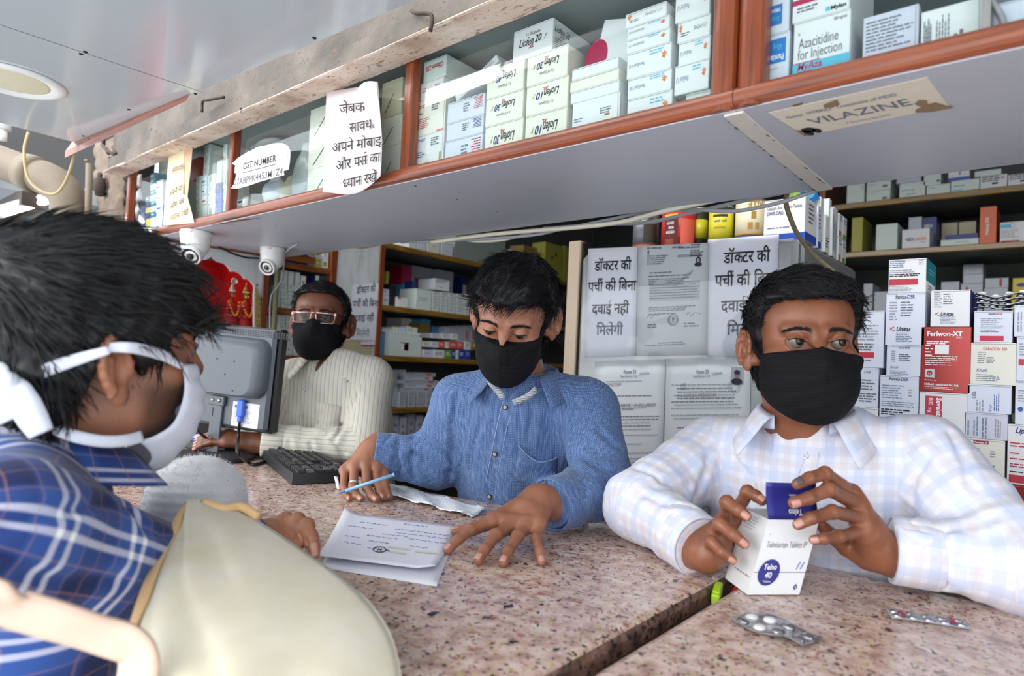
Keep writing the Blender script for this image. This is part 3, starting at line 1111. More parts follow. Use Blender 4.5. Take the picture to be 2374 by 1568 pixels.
# neighbour's shutter box and lit tube
mb=MB()
mb.box((-5.6,0.2,1.96),(-3.05,0.93,2.02),'laminate')
struct(mb.build('ceiling_neighbour',loc=(-4,0.5,2)),'pale soffit of the shop next door')
mb=MB()
p=P(20,470,3.2)
mb.box((-5.6,0.62,1.90),(-3.0,0.70,1.958),'beam_paint')
struct(mb.build('beam_neighbour',loc=(-4,0.6,1.93)),'rusty beam of the shop next door')
a,b=P(4,497,2.46),P(117,463,2.5)
th=thing('tube_light','lit fluorescent tube next door at the left edge','light',a)
mb=MB()
mb.tube([a,b],0.013,'tube_glow',14)
mb.build('tube',th,loc=a)
mb=MB()
up=np.array([0,0.0,0.022])
mb.tube([a+up-unit(b-a)*0.03,b+up+unit(b-a)*0.03],0.016,'white_plastic',8)
for q in(a,b):
 mb.tube([q-Z_*0.014,q+Z_*0.03],0.009,'white_plastic',8)
mb.build('batten',th,loc=a)
mb=MB()
mb.box((-5.7,0.1,0),(-5.6,4.0,2.75),'wall_paint_dim')
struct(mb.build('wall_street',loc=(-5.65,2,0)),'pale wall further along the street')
mb=MB()
mb.box((-5.6,0.95,0),(-2.79,1.0,2.75),mat('wall_void',(17,16,15),rough=0.9))  # near-black colour paints in the unlit void behind the pipe
struct(mb.build('wall_neighbour',loc=(-4,1,0)),'wall of the shop next door, coloured black as an unlit void')
# ================================================================== cartons
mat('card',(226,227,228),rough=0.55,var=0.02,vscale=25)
mat('card_cream',(230,227,214),rough=0.55,var=0.03,vscale=25)
mat('card_cool',(214,219,232),rough=0.5,var=0.02,vscale=25)
mat('card_mint',(212,222,216),rough=0.5,var=0.03,vscale=25)
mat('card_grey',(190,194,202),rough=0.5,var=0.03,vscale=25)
mat('card_lilac',(204,204,220),rough=0.45,var=0.02,vscale=25)
mat('card_stained',(206,200,168),rough=0.6,var=0.10,vscale=14)
mat('card_edge',(150,150,148),rough=0.8)
mat('card_shade',(120,122,124),rough=0.8)
mat('card_navy',(36,52,120),rough=0.45)
mat('card_blue',(38,74,172),rough=0.4)
mat('card_purple',(62,44,128),rough=0.45)
mat('card_teal',(30,112,128),rough=0.45)
mat('card_yellow',(214,190,54),rough=0.45)
mat('card_red',(180,36,34),rough=0.4)
mat('card_orange',(214,92,22),rough=0.4)
mat('card_brown',(150,120,66),rough=0.7,var=0.1)
mat('card_green',(104,160,52),rough=0.4)
mat('card_magenta',(150,24,62),rough=0.45)
mat('card_black',(28,26,26),rough=0.5)
mat('card_coral',(222,96,78),rough=0.45)
mat('card_cyan',(70,150,190),rough=0.4)
mat('card_olive',(164,158,64),rough=0.5)
mat('foil_red',(150,40,34),rough=0.28,metal=0.35,var=0.06)
mat('foil_silver',(176,176,180),rough=0.22,metal=0.9,var=0.08,vscale=90,bump=0.4,bscale=160)
F0=(X_,Z_)
def carton(label,M,w,h,d,m='card',art=None,group=None,name='medicine_carton',flap='top',cat='box'):
 """A folded card carton: chamfered body, tuck flap lip and its slits on the front, printing on top."""
 mb=MB()
 mb.box((0,0,0),(w,d,h),m,0.0011)
 if flap=='top' and min(w,h)>0.014:
  mb.box((0.0015,-0.0005,h-0.0022),(w-0.0015,0.004,h-0.0007),m,0.0003)
  mb.rect((0.002,0,h-0.0030),X_,Z_,w-0.004,0.0006,'card_edge',0.0004)
 elif flap=='right':
  mb.rect((w-0.0034,0,0.002),X_,Z_,0.0006,h-0.004,'card_edge',0.0004)
  mb.rect((w,0.0028,0.002),Y_,Z_,0.0006,h-0.004,'card_edge',0.0004)
 if art:
  art(mb,w,h,d)
 o=mb.build(name,matrix=M)
 return tag(o,label,cat,group)
def tx(t,fx,fy,fw,fh,m,rot=0,al='l',shear=0.0,bold=0.0,hin=False):
 """Art item: text whose block sits at fractions of the front face."""
 return('t',t,fx,fy,fw,fh,m,rot,shear,bold,hin)
def rc(fx,fy,fw,fh,m):
 return('r',fx,fy,fw,fh,m)
def gk(fx,fy,fw,fh,rows,m,seed=1,rot=0,fill=0.42):
 """Greeked lines; fx, fy the top left of the block."""
 return('g',fx,fy,fw,fh,rows,m,seed,rot,fill)
def ds(fx,fy,rx,ry,m,ring=0.0):
 return('d',fx,fy,rx,ry,m,ring)
def art_items(items,side=(),top=()):
 def run(mb,w,h,d):
  for(its,o,xd,yd,W,H)in((items,np.zeros(3),X_,Z_,w,h),(side,np.array([w,0,0]),Y_,Z_,d,h),(top,np.array([0,0,h]),X_,Y_,w,d)):
   for it in its:
    k=it[0]
    if k=='t':
     _,t,fx,fy,fw,fh,m,rot,sh,bo,hin=it
     if rot==0:
      a=o+xd*fx*W+yd*fy*H
      mb.text(t,a,xd,yd,fh*H,m,w=fw*W,shear=sh,bold=bo,hin=hin,off=0.0006)
     elif rot==180:
      a=o+xd*(fx+fw)*W+yd*(fy+0.7*fh)*H
      mb.text(t,a,-xd,-yd,fh*H,m,w=fw*W,shear=sh,bold=bo,hin=hin,off=0.0006)
     elif rot==90:
      a=o+xd*(fx+0.7*fw)*W+yd*fy*H
      mb.text(t,a,yd,-xd,fw*W,m,w=fh*H,shear=sh,bold=bo,off=0.0006)
     else:
      a=o+xd*(fx+0.3*fw)*W+yd*(fy+fh)*H
      mb.text(t,a,-yd,xd,fw*W,m,w=fh*H,shear=sh,bold=bo,off=0.0006)
    elif k=='r':
     _,fx,fy,fw,fh,m=it
     mb.rect(o+xd*fx*W+yd*fy*H,xd,yd,fw*W,fh*H,m,0.0005)
    elif k=='d':
     _,fx,fy,rx,ry,m,ring=it
     mb.disc(o+xd*fx*W+yd*fy*H,xd,yd,rx*W,ry*H,m,0.00055,ring=ring*W)
    else:
     _,fx,fy,fw,fh,rows,m,seed,rot,fill=it
     if rot==0:
      mb.greek(o+xd*fx*W+yd*fy*H,xd,yd,fw*W,fh*H,rows,m,seed,fill,0.0006)
     elif rot==180:
      mb.greek(o+xd*(fx+fw)*W+yd*(fy-fh)*H,-xd,-yd,fw*W,fh*H,rows,m,seed,fill,0.0006)
     else:
      mb.greek(o+xd*fx*W+yd*(fy-fh)*H,yd,-xd,fh*H,fw*W,rows,m,seed,fill,0.0006)
 return run
def liofen(num,up):
 if up:
  return art_items([tx('5 x 10 Capsules',0.33,0.70,0.36,0.15,'ink',shear=0.2),tx('Liofen',0.16,0.40,0.37,0.36,'ink',shear=0.35,bold=0.01),tx(num,0.56,0.42,0.17,0.32,'ink',shear=0.3,bold=0.015),tx('XL',0.40,0.29,0.14,0.14,'ink_magenta',shear=0.3,bold=0.03),tx('y',0.78,0.48,0.09,0.26,'ink_olive',shear=0.4)],side=[tx('Liofen 20',0.03,0.62,0.3,0.3,'ink',shear=0.35),tx('XL',0.14,0.52,0.08,0.12,'ink_magenta'),gk(0.05,0.45,0.8,0.4,6,'ink_grey',4)])
 return art_items([tx('5 x 10 Capsules',0.32,0.24,0.36,0.14,'ink_grey',180,shear=0.2),tx('Liofen',0.44,0.48,0.36,0.34,'ink',180,shear=0.35,bold=0.01),tx(num,0.25,0.46,0.17,0.32,'ink_navy',180,shear=0.3,bold=0.015),tx('XL',0.42,0.72,0.13,0.14,'ink_magenta',180,shear=0.3,bold=0.03),tx('y',0.15,0.46,0.08,0.24,'ink_olive',180,shear=0.4)])
def pangraf(seed,up=False,torn=False,big=False):
 if up:
  it=[tx('PanGraf 1.0',0.50,0.42,0.38,0.30,'ink_slate',shear=0.3),tx('*',0.06,0.20,0.10,0.9,'ink_orange',bold=0.02),gk(0.12,0.42,0.26,0.22,2,'ink_grey',seed)]
 else:
  it=[tx('PanGraf 1.0',0.06,0.40,0.36,0.26 if not big else 0.18,'ink_slate',180,shear=0.3),tx('*',0.80,0.28,0.11,0.6,'ink_orange',bold=0.02),gk(0.52,0.86,0.32,0.20,2,'ink_cyan',seed)]
 if torn:
  it+=[rc(0.22,0.22,0.35,0.13,'card_edge'),rc(0.45,0.3,0.12,0.12,'card_grey'),rc(0.62,0.30,0.12,0.12,'card_stained')]
 return art_items(it)
YB=YF+0.022
def column(rects,depth=0.15,yb=YB,z0=None,plane=None):
 """Boxes stacked from the bottom: pixel corners (left, bottom, right, top) of each front face give its width and height."""
 out,z=[],(ZS+0.0085 if z0 is None else z0)
 for i,(uL,vB,uR,vT)in enumerate(rects):
  a,b=PY(uL,vB,yb),PY(uR,vT,yb)
  out.append((frame((a[0],yb,z)),b[0]-a[0],b[2]-z-0.0004,depth))
  z=b[2]
 return out
CAP='strip cartons in the wall cabinet'
# column of copper-capsule cartons beside the round post
A=column([(961,398,1030,301),(965,314,1034,215),(973,233,1029,175),(981,186,1036,124)],0.16)
carton('white carton with faint blue printing, bottom left beside the second wooden post',*A[0],'card',art_items([gk(0.08,0.92,0.3,0.07,2,'ink_blue',1),gk(0.06,0.62,0.3,0.16,3,'ink_blue',2),gk(0.06,0.34,0.5,0.26,5,'ink_blue',3),gk(0.55,0.9,0.3,0.2,4,'ink_grey',4,fill=0.6),rc(0.86,0.30,0.07,0.22,'ink_olive')]),flap='right')
carton('white carton with red lines of printing under the two red lettered cartons',*A[1],'card_cream',art_items([gk(0.06,0.86,0.3,0.1,2,'ink_red',5),gk(0.06,0.64,0.25,0.07,1,'ink_red',6),gk(0.05,0.48,0.45,0.3,6,'ink_red',7),gk(0.52,0.86,0.3,0.25,4,'ink_grey',8,fill=0.6),rc(0.72,0.02,0.26,0.04,'card_coral')]),flap='right')
carton('small white carton with upright red lettering, second from top by the post',*A[2],'card',art_items([tx('Cilamin-250',0.12,0.42,0.72,0.36,'ink_red',bold=0.012)],side=[rc(0.04,0.3,0.8,0.35,'band_red')]))
carton('small white carton with upside-down red lettering, topmost by the post',*A[3],'card_mint',art_items([tx('Cilamin-250',0.12,0.46,0.74,0.36,'ink_red',180,bold=0.012)]))
B=column([(1030,379,1119,306),(1034,327,1121,263),(1036,287,1124,213)],0.15)
for i,(seed,c)in enumerate(((11,'ink_red'),(12,'ink_navy'),(13,'ink_red'))):
 carton(('white carton with red small print at its right, lowest under the tilted carton','white carton with navy small print at its right under the tilted carton','white carton right beneath the tilted flat carton')[i],*B[i],'card_cool',art_items([gk(0.70,0.92,0.26,0.55,7,c,seed,180),gk(0.45,0.75,0.18,0.45,4,'ink_grey',seed+20,fill=0.5)]))
a,b=PY(1048,226,YB),PY(1145,128,YB)
ang=math.atan2(b[2]-a[2],b[0]-a[0])
L=math.hypot(b[2]-a[2],b[0]-a[0])
zb3=B[2][0][2,3]+B[2][2]
carton('flat white carton leaning askew between the stacks',frame((PY(1047,236,YB)[0]+0.004,YB+0.01,zb3+0.004),0.0,0.0,-ang),L,0.015,0.10,'card',art_items([gk(0.55,0.8,0.42,0.6,3,'ink_slate',9)]),flap='')
C=column([(1122,357,1213,271),(1124,291,1214,204),(1127,226,1216,134)],0.17)
for i,(n,lb)in enumerate((('30','cream capsule carton, bottom left of the stack of six upside-down cartons'),('30','cream capsule carton numbered 30, middle left of the upside-down stack'),('40','cream capsule carton with upside-down number 40'))):
 carton(lb,*C[i],'card_cream',liofen(n,False),CAP)
D=column([(1215.5,338,1315,245),(1218,269,1318,172),(1220,198,1318,100)],0.17)
for i,(n,lb)in enumerate((('10','cream capsule carton numbered 10, bottom right of the upside-down stack'),('10','cream capsule carton numbered 10, middle right of the upside-down stack'),('30','cream capsule carton numbered 30, top right of the upside-down stack'))):
 carton(lb,*D[i],'card_cream',liofen(n,False),CAP)
ztopD=max(D[2][0][2,3]+D[2][2],C[2][0][2,3]+C[2][2])
a,b=PY(1185,138,YB),PY(1280,44,YB)
carton('white capsule carton with upright number 20, lying on top of the cream stack',frame((a[0],YB+0.004,ztopD+0.0005)),b[0]-a[0],0.058,0.15,'card',liofen('20',True),CAP)
Fc=column([(1324.5,309,1438,211),(1322,242,1436,182.5),(1321,213,1435,155),(1325,186,1434,128)],0.15)
carton('large white carton with brown smudges, bottom of the plain white stack',*Fc[0],'card',art_items([gk(0.05,0.6,0.2,0.12,2,'ink_slate',3),gk(0.60,0.72,0.26,0.16,3,'ink_grey',4),rc(0.70,0.52,0.10,0.05,'card_brown'),rc(0.80,0.14,0.16,0.12,'card_edge')]),flap='right')
for i,lb in((1,'thin white carton directly on the smudged carton'),(2,'thin white carton, second from top of the plain white stack'),(3,'thin white carton on top of the plain white stack')):
 carton(lb,*Fc[i],'card_cream' if i==2 else 'card')
zf3=Fc[3][0][2,3]+Fc[3][2]
a=PY(1360,132,YB+0.03)
carton('white carton with a crimson half disc leaning on the plain white stack',frame((a[0]+0.012,YB+0.03,zf3+0.002),0.0,0.0,math.radians(14)),0.085,0.088,0.09,'card',art_items([ds(0.02,0.30,0.26,0.33,'ink_magenta')]),flap='right')
G=column([(1452.5,283,1559,205),(1454,230,1557,156),(1452,181,1557,94),(1452,123,1554,61),(1453,94,1553,31),(1449,62,1546,0)],0.10)
gl=['torn white carton with an orange star, bottom of the orange star stack','white orange star carton, second from bottom left of the post','deep white orange star carton, third from bottom','white orange star carton, third from top','white orange star carton, second from top','slim orange star carton right way up, topmost of its stack']
for i,lb in enumerate(gl):
 carton(lb,*G[i],'card',pangraf(30+i,up=(i==5),torn=(i==0),big=(i==2)),'orange star cartons in the wall cabinet')
H=column([(1589,250,1648,205),(1566,202,1648,134),(1572,144,1648,78),(1570,87,1648,28),(1565,33,1648,-40)],0.13)
hl=['plain white carton on the shelf floor right by the double post','white carton jutting over the lowest one beside the double post','white carton at mid height beside the double post','white carton with an orange star high beside the double post','topmost white carton beside the double post']
for i,lb in enumerate(hl):
 M_,w_,h_,d_=H[i]
 if i==1:
  M_=M_.copy()
  M_[1,3]-=0.004
 carton(lb,M_,w_,h_,d_,'card_mint' if i==0 else 'card',None if i==0 else pangraf(40+i,up=(i==3)),'orange star cartons in the wall cabinet')
 # right of the double post
I=column([(1773,210,1831,68),(1773,82,1832,-50)],0.12)
ptx='ink_blue'
blu=mat('label_blue',(36,120,200),rough=0.45)
carton('white carton with an upside-down blue label, lower one right of the double post',*I[0],'card_cool',art_items([rc(0.08,0.55,0.78,0.36,blu),tx('Pantiac',0.12,0.58,0.66,0.13,'ink_white',180,bold=0.02),tx('40mg',0.30,0.74,0.4,0.13,'ink_cyan',180),gk(0.1,0.48,0.7,0.05,1,'ink_faint',2),tx('for injection',0.1,0.26,0.8,0.08,'ink_faint',180),tx('Pantoprazole',0.1,0.16,0.8,0.08,'ink_faint',180)]))
carton('white carton with an upright blue label, upper one right of the double post',*I[1],'card_cool',art_items([rc(0.06,0.16,0.66,0.40,blu),tx('Pantiac',0.10,0.42,0.55,0.13,'ink_white',bold=0.02),tx('40mg',0.2,0.26,0.4,0.13,'ink_cyan')]))
J=column([(1836,199,1973,16),(1836,51,1973,-110)],0.13)
def aza(mb,w,h,d):
 art_items([tx('Azacitidine',0.10,0.62,0.70,0.20,'ink_grey'),tx('for Injection',0.09,0.47,0.78,0.19,'ink_grey'),tx('R',0.09,0.80,0.04,0.06,'ink_grey'),tx('100 mg/vial',0.72,0.89,0.22,0.06,'ink'),rc(0.0,0.305,1.0,0.115,'ink_cyan'),rc(0.0,0.418,0.5,0.012,'ink_magenta'),tx('MyAza',0.09,0.325,0.44,0.13,'ink_magenta',shear=0.2,bold=0.02),tx('मायाज़ा',0.09,0.235,0.28,0.11,'ink_magenta',hin=True),gk(0.09,0.18,0.4,0.09,2,'ink_grey',3,fill=0.5),rc(0.60,0.05,0.075,0.07,'ink_cyan'),tx('Mylan',0.69,0.055,0.26,0.085,'ink',bold=0.03),rc(0.20,0.13,0.14,0.03,'card_grey'),rc(0.24,0.06,0.04,0.10,'card_grey')])(mb,w,h,d)
carton('white injection carton with grey lettering and a cyan band beside the blue label carton',*J[0],'card',aza)
carton('same kind of injection carton stacked above the cyan banded one',*J[1],'card',art_items([rc(0,0.32,1,0.10,'ink_magenta'),gk(0.09,0.26,0.4,0.12,2,'ink_grey',3,fill=0.5),rc(0.60,0.05,0.075,0.08,'ink_cyan'),tx('Mylan',0.69,0.055,0.26,0.10,'ink',bold=0.03)]))
K=column([(1998,165,2131,6)],0.12)[0]
carton('lilac grey carton covered in small print, right of the injection carton',*K,'card_lilac',art_items([gk(0.06,0.90,0.85,0.5,9,'ink_grey',5,fill=0.4),gk(0.08,0.34,0.8,0.12,3,'ink_grey',6),gk(0.08,0.16,0.7,0.06,1,'ink_light',7)]),flap='right')
K=column([(2133,142,2279,-10)],0.12)[0]
carton('white carton with sideways small print, left of the cabinet sash bar',*K,'card',art_items([gk(0.05,0.85,0.14,0.5,4,'ink_grey',8,90,0.7),gk(0.26,0.9,0.24,0.75,5,'ink_grey',9,90),gk(0.55,0.55,0.28,0.42,3,'ink_grey',10,90,0.6)]),flap='right')
K=column([(2300,110,2460,-30)],0.12)[0]
carton('white carton with a lilac strip, right of the cabinet sash bar',*K,'card_cool',art_items([rc(0,0.10,1,0.10,'ink_biro'),gk(0.5,0.95,0.4,0.15,2,'ink',4,fill=0.8)]))
mb=MB()
mb.tube(smooth_path([PY(2290,-8,YB-0.005),PY(2312,22,YB-0.006),PY(2326,55,YB-0.006),PY(2312,100,YB-0.005)],6),0.0032,'cable_grey',8)
tag(mb.build('cable',loc=PY(2312,22,YB)),'curved grey wire behind the glass right of the sash bar','cable')
# tissue cartons with a ribbon slit, either side of the pickpocket notice
def ribbon(mb,w,h,d):
 for(a,b)in(((0.22,0.12),(0.62,0.62)),):
  p,q=np.array([a[0]*w,-0.0008,a[1]*h]),np.array([b[0]*w,-0.0008,b[1]*h])
  n=unit(np.cross(q-p,Y_))*0.0011
  mb.add([p-n,p+n,q+n,q-n],[(3,2,1,0)],'ink')
 mb.rect((0.0,0,h*0.5),X_,Z_,w*0.55,0.0004,'ink_faint')
T1=column([(711,446,775,378),(713,384,776,309),(717,309,779,233)],0.16)
for i,lb in enumerate(('lowest','middle','topmost')):
 carton(lb+' white folded carton with a black slit, left of the notice on the glass',*T1[i],'card_cream',ribbon,'slit cartons in the wall cabinet',flap='')
T2=column([(876,415,929,332),(880,330,932,262),(883,262,934,176)],0.16)
for i,lb in enumerate(('lowest','middle','stained topmost')):
 carton(lb+' folded carton with a black slit, between the notice and the post',*T2[i],'card_stained' if i==2 else 'card_cream',ribbon,'slit cartons in the wall cabinet',flap='')
 # small cartons, leftmost bay
def small_bay():
 def px(x,y):
  return 280+x/4.946,320+y/4.946
 cols=[('navy',225,280,1002,770,3,['card_navy','card_navy','card_navy'],'between the post and the yellow ends'),('mixed',281,335,1000,660,5,['card_yellow','card_navy','card_yellow','card_navy','card_teal'],'in the yellow and navy stack'),('teal',337,398,985,390,9,['card','card_teal','card','card_teal','card','card_teal','card','card_teal','card_teal'],'in the teal and white stack'),('white',400,482,978,470,4,['card_cool']*4,'in the stack right of the teal one'),('pack',862,920,890,430,5,['card_mint']*5,'in the first stack right of the yellowed notice'),('print',922,992,884,415,4,['card','card','card_cool','card_cool'],'in the red and blue lettered stack'),('code',994,1082,872,400,4,['card_mint']*4,'in the stack left of the shiny blue ones'),('blue',1084,1160,862,505,3,['card_blue','card_blue','card_navy'],'in the shiny blue stack'),('edge',1172,1222,845,60,6,['card_mint']*6,'in the stack against the first inner post'),]
 ords=['lowest','second','third','fourth','fifth','sixth','seventh','eighth','ninth']
 cn={'card_navy':'navy','card_yellow':'yellow','card_teal':'teal','card':'white','card_cool':'bluish white','card_mint':'off white','card_blue':'shiny blue','card_red':'red'}
 tops={}
 for(key,xl,xr,yb,yt,n,ms,where)in cols:
  rects=[]
  for i in range(n):
   uL,vB=px(xl,yb+(yt-yb)*i/n)
   uR,vT=px(xr,yb-20+(yt-yb+20)*(i+1)/n)
   rects.append((uL,vB,uR,vT))
  cs=column(rects,0.07)
  for i,c in enumerate(cs):
   m=ms[i]
   if m=='card_mint':
    art=art_items([rc(0.25,0.2,0.4,0.6,'ink_faint'),gk(0.28,0.75,0.34,0.5,4,'ink_light',i)])
   elif m in('card','card_cool'):
    art=art_items([gk(0.15,0.42,0.6,0.2,1,('ink_red' if i<2 and key=='print' else 'ink_blue'),i,fill=0.8)])
   elif m=='card_teal':
    art=art_items([gk(0.2,0.62,0.5,0.25,1,'ink_white',i,fill=0.8)])
   else:
    art=art_items([gk(0.15,0.7,0.6,0.3,2,'ink_slate',i)])
   carton('%s %s carton from the bottom %s'%(ords[i],cn[m],where)if i else 'lowest %s carton %s'%(cn[m],where),*c,m,art,'small cartons in the leftmost cabinet bay')
  tops[key]=cs[-1][0][2,3]+cs[-1][2]
  # the red cartons and the grey coded ones standing on the stacks
 a,b=PY(*px(800,420),YB+0.012),PY(*px(918,210),YB+0.012)
 z0=tops['pack']+0.001
 carton('red carton standing behind the yellowed notice',frame((a[0],YB+0.012,z0)),b[0]-a[0],b[2]-z0,0.06,'card_red',art_items([gk(0.2,0.6,0.6,0.2,2,'card_coral',2)]))
 z0=tops['print']+0.001
 a,b=PY(*px(942,410),YB+0.006),PY(*px(1028,60),YB+0.006)
 h=(b[2]-z0)/3
 for i in range(3):
  carton(('lowest','middle','topmost')[i]+' grey coded carton stacked right of the red carton',frame((a[0],YB+0.006,z0+i*h)),b[0]-a[0],h-0.0004,0.07,'card_mint',art_items([rc(0.25,0.2,0.4,0.6,'ink_faint')]),'small cartons in the leftmost cabinet bay')
 z0=tops['blue']+0.001
 a,b=PY(*px(1092,500),YB),PY(*px(1172,240),YB)
 h=(b[2]-z0)/2
 for i in range(2):
  carton(('lower','upper')[i]+' off white carton on top of the shiny blue stack',frame((a[0],YB,z0+i*h)),b[0]-a[0]-0.004,h-0.0004,0.07,'card_mint',art_items([rc(0.3,0.3,0.3,0.4,'ink_faint')]),'small cartons in the leftmost cabinet bay')
  # pale sachets heaped against the end post
 rn=random.Random(4)
 for k in range(7):
  uu,vv=px(135+45*(k%2)+rn.uniform(-8,8),930-85*k)
  p=PY(uu,vv,YB+0.012+0.006*(k%2))
  gx,gz=np.linspace(-1,1,7),np.linspace(-1,1,7)
  M_=frame(p,rn.uniform(-.3,.3),0,rn.uniform(-.7,.7))
  gr=[[(0.030*x,-0.006*(1-x*x)*(1-z*z)+rn.uniform(-.001,.001),0.024*z)for x in gx]for z in gz]
  m2=MB()
  m2.sheet(gr,('card_cool','paper','paper_pinkish')[k%3],thick=0.004)
  tag(m2.build('sachet',matrix=M_),('lowest ','second ','third ','fourth ','fifth ','sixth ','topmost ')[k]+'pale sachet from the bottom, heaped against the cabinet end post','sachet','sachets in the leftmost bay')
small_bay()
# bandage packs and plastic bags behind the tax number paper
for k,(x,y)in enumerate(((1385,745),(1375,680),(1375,605))):
 c=PY(280+x/4.946,320+y/4.946,YB+0.03)
 c[2]=ZS+0.0095+0.011+0.024*k
 mb=MB()
 mb.M=frame(c,0.05*k)
 mb.lathe([(0.0001,-0.012),(0.009,-0.012),(0.0105,-0.009),(0.0105,0.009),(0.009,0.012),(0.0001,0.012)],'card_cream',20,(0,0.03,0),X_)
 mb.box((-0.03,0,-0.010),(0.03,0.06,0.010),'card_cream',0.006)
 mb.add([(-0.01,-0.0006,-0.003),(0.01,-0.0006,-0.003),(0.012,-0.0006,0.004),(-0.012,-0.0006,0.004)],[(0,1,2,3)],'ink_navy')
 tag(mb.build('bandage_roll',loc=c),('lowest','middle','topmost')[k]+' cream bandage pack with a blue mark behind the first inner post','bandage','bandage packs in the wall cabinet')
mat('bag_plastic',(206,212,214),rough=0.25,spec=0.6,var=0.04,vscale=30,bump=0.5,bscale=70,alpha=0.82)
def bag(label,u0,v0,u1,v1,y,seed,m='bag_plastic',sx=1.0):
 rn=random.Random(seed)
 a,b=PY(u0,v0,y),PY(u1,v1,y)
 a[2]=max(a[2],ZS+0.010)
 w,h=b[0]-a[0],b[2]-a[2]
 n=12
 vs=[]
 for i in range(n+1):
  z=i/n
  s_=(0.62+0.38*math.sin(math.pi*min(1,z*1.05+0.12)))*(1 if z<0.75 else 1-1.6*(z-0.75))
  for j in range(18):
   t=2*math.pi*j/18
   r=s_*(1+0.13*math.sin(3*t+seed+4*z)+rn.uniform(-.06,.06))
   vs.append((a[0]+w/2+w/2*r*math.cos(t),y+0.034+0.026*r*math.sin(t),a[2]+h*z))
 fs=[(i*18+j,i*18+(j+1)%18,(i+1)*18+(j+1)%18,(i+1)*18+j)for i in range(n)for j in range(18)]
 fs+=[tuple(range(18))[::-1],tuple(range(n*18,n*18+18))]
 mb=MB()
 mb.add(vs,fs,m,smooth=True)
 tag(mb.build('plastic_bag',loc=(a[0],y,a[2])),label,'bag')
bag('crumpled clear bag lying high behind the tax number paper',562,345,632,302,YB+0.05,3)
bag('white bag bulging below the tax number paper',585,470,640,400,YB+0.003,5,'card_cool')
bag('tall translucent bag beside the slit cartons',655,462,708,318,YB+0.004,8)
bag('narrow yellowish bag below the tax number paper',633,466,662,400,YB+0.012,6,'card_stained')
# ================================================================== papers on the glass
def px_text(mb,t,a,b,hpx,m,plane,hin=False,shear=0.0,bold=0.0,off=0.0006,up=None):
 """Lettering from pixel a to pixel b along a surface given by plane(u, v)."""
 o,e=plane(*a),plane(*b)
 d=np.dot((o+e)/2-CAM,CF)
 yd=Z_ if up is None else up
 vs,fs=(hindi(t,bold)if hin else glyphs(t,shear,bold))
 vs=vs.copy()
 vs[:,0]=(vs[:,0]-vs[:,0].min())/(vs[:,0].max()-vs[:,0].min())
 n=unit(np.cross(e-o,yd))*off
 h=hpx*d/FPX
 mb.add([o+(e-o)*x+yd*y*h+n for(x,y)in vs],fs,m)
YP=YF-0.018
pl=lambda u,v:PY(u,v,YP)
# pickpocket warning, its right edge curling forward
def bend(f,k=0.030):
 return-k*max(0.0,f-0.45)**2*3
mb=MB()
n=17
gr=[]
for i in np.linspace(0,1,15):
 row=[]
 L_,R_=np.array([757-9*i,213+233*i]),np.array([872+15*math.sin(i*2.2)-2*i,196+213*i])
 for f in np.linspace(0,1,n):
  q=L_+(R_-L_)*f+np.array([0,24*i**4*math.sin(math.pi*f**1.25)])
  row.append(PY(q[0],q[1],YP+bend(f)+0.0015*math.sin(5*i+3*f)))
 gr.append(row)
mb.sheet(np.array(gr)[:,:],'paper_pinkish',thick=0.0004)
def pn(u,v):
 f=(u-752)/128.0
 return PY(u,v,YP+bend(f)-0.0038)
def curved_text(mb,t,a,b,hpx,m):
 vs,fs=hindi(t)
 x=(vs[:,0]-vs[:,0].min())/(vs[:,0].max()-vs[:,0].min())
 mb.add([pn(a[0]+(b[0]-a[0])*p,a[1]+(b[1]-a[1])*p-q*hpx)for p,q in zip(x,vs[:,1])],fs,m)
for(t,a,b)in(('जेबक',(786,264),(846,258)),('सावधा',(810,308),(868,296)),('अपने मोबाइ',(770,354),(884,337)),('और पस~ का',(779,396),(882,374)),('{ध}यान रखें',(795,438),(873,420))):
 curved_text(mb,t,a,b,33,'ink')
 # rolled-over top right corner
gr=[]
for t in np.linspace(0,1,10):
 row=[]
 for f in np.linspace(0,1,8):
  A_=np.array([829,207])*(1-f)+np.array([886,335])*f
  B_=np.array([876,190])*(1-f)+np.array([887,330])*f
  q=A_+(B_-A_)*t+np.array([-6*math.sin(math.pi*t),-8*math.sin(math.pi*t)])*(1-f)
  row.append(PY(q[0],q[1],YP-0.022-0.016*math.sin(math.pi*t)*(1-f)))
 gr.append(row)
mb.sheet(np.array(gr).transpose(1,0,2),'paper_pinkish',thick=0.0004)
tag(mb.build('paper_notice',loc=pl(757,213)),'curling white Hindi warning sheet taped on the cabinet glass','notice')
# torn tax number slip
def flat_paper(pts,y,m,tk=0.0006,bulge=0.0):
 mb=MB()
 c=np.mean(np.array(pts,float),axis=0)
 P3=[PY(u,v,y)for(u,v)in pts]
 ctr=PY(c[0],c[1],y-bulge)
 k=len(pts)
 mb.add(P3+[ctr],[(i,k,(i+1)%k)for i in range(k)],m)
 Q3=[p+Y_*tk for p in P3]
 mb.add(P3+Q3,[(i,(i+1)%k,k+(i+1)%k,k+i)for i in range(k)]+[tuple(range(k,2*k))],m)
 return mb
out=[(537,380),(552,366),(575,352),(600,341),(632,333),(655,332),(667,338),(673,350),(672,374),(669,393),(657,397),(659,406),(640,411),(604,421),(575,431),(552,437),(536,437),(543,426),(547,408),(546,384),(541,381)]
mb=flat_paper(out[::-1],YP,'paper_pinkish')
for(u,v,w,h)in((590,366,22,26),(658,375,12,26),(544,402,8,18)):
 a=PY(u,v,YP-0.0004)
 mb.rect(a,X_,Z_,w*1.7/1150,h*1.5/1500,mat('tape',(214,210,222),rough=0.3),0.0003)
px_text(mb,'GST NUMBER',(564,393),(640,374),22,'ink',pl,bold=0.010)
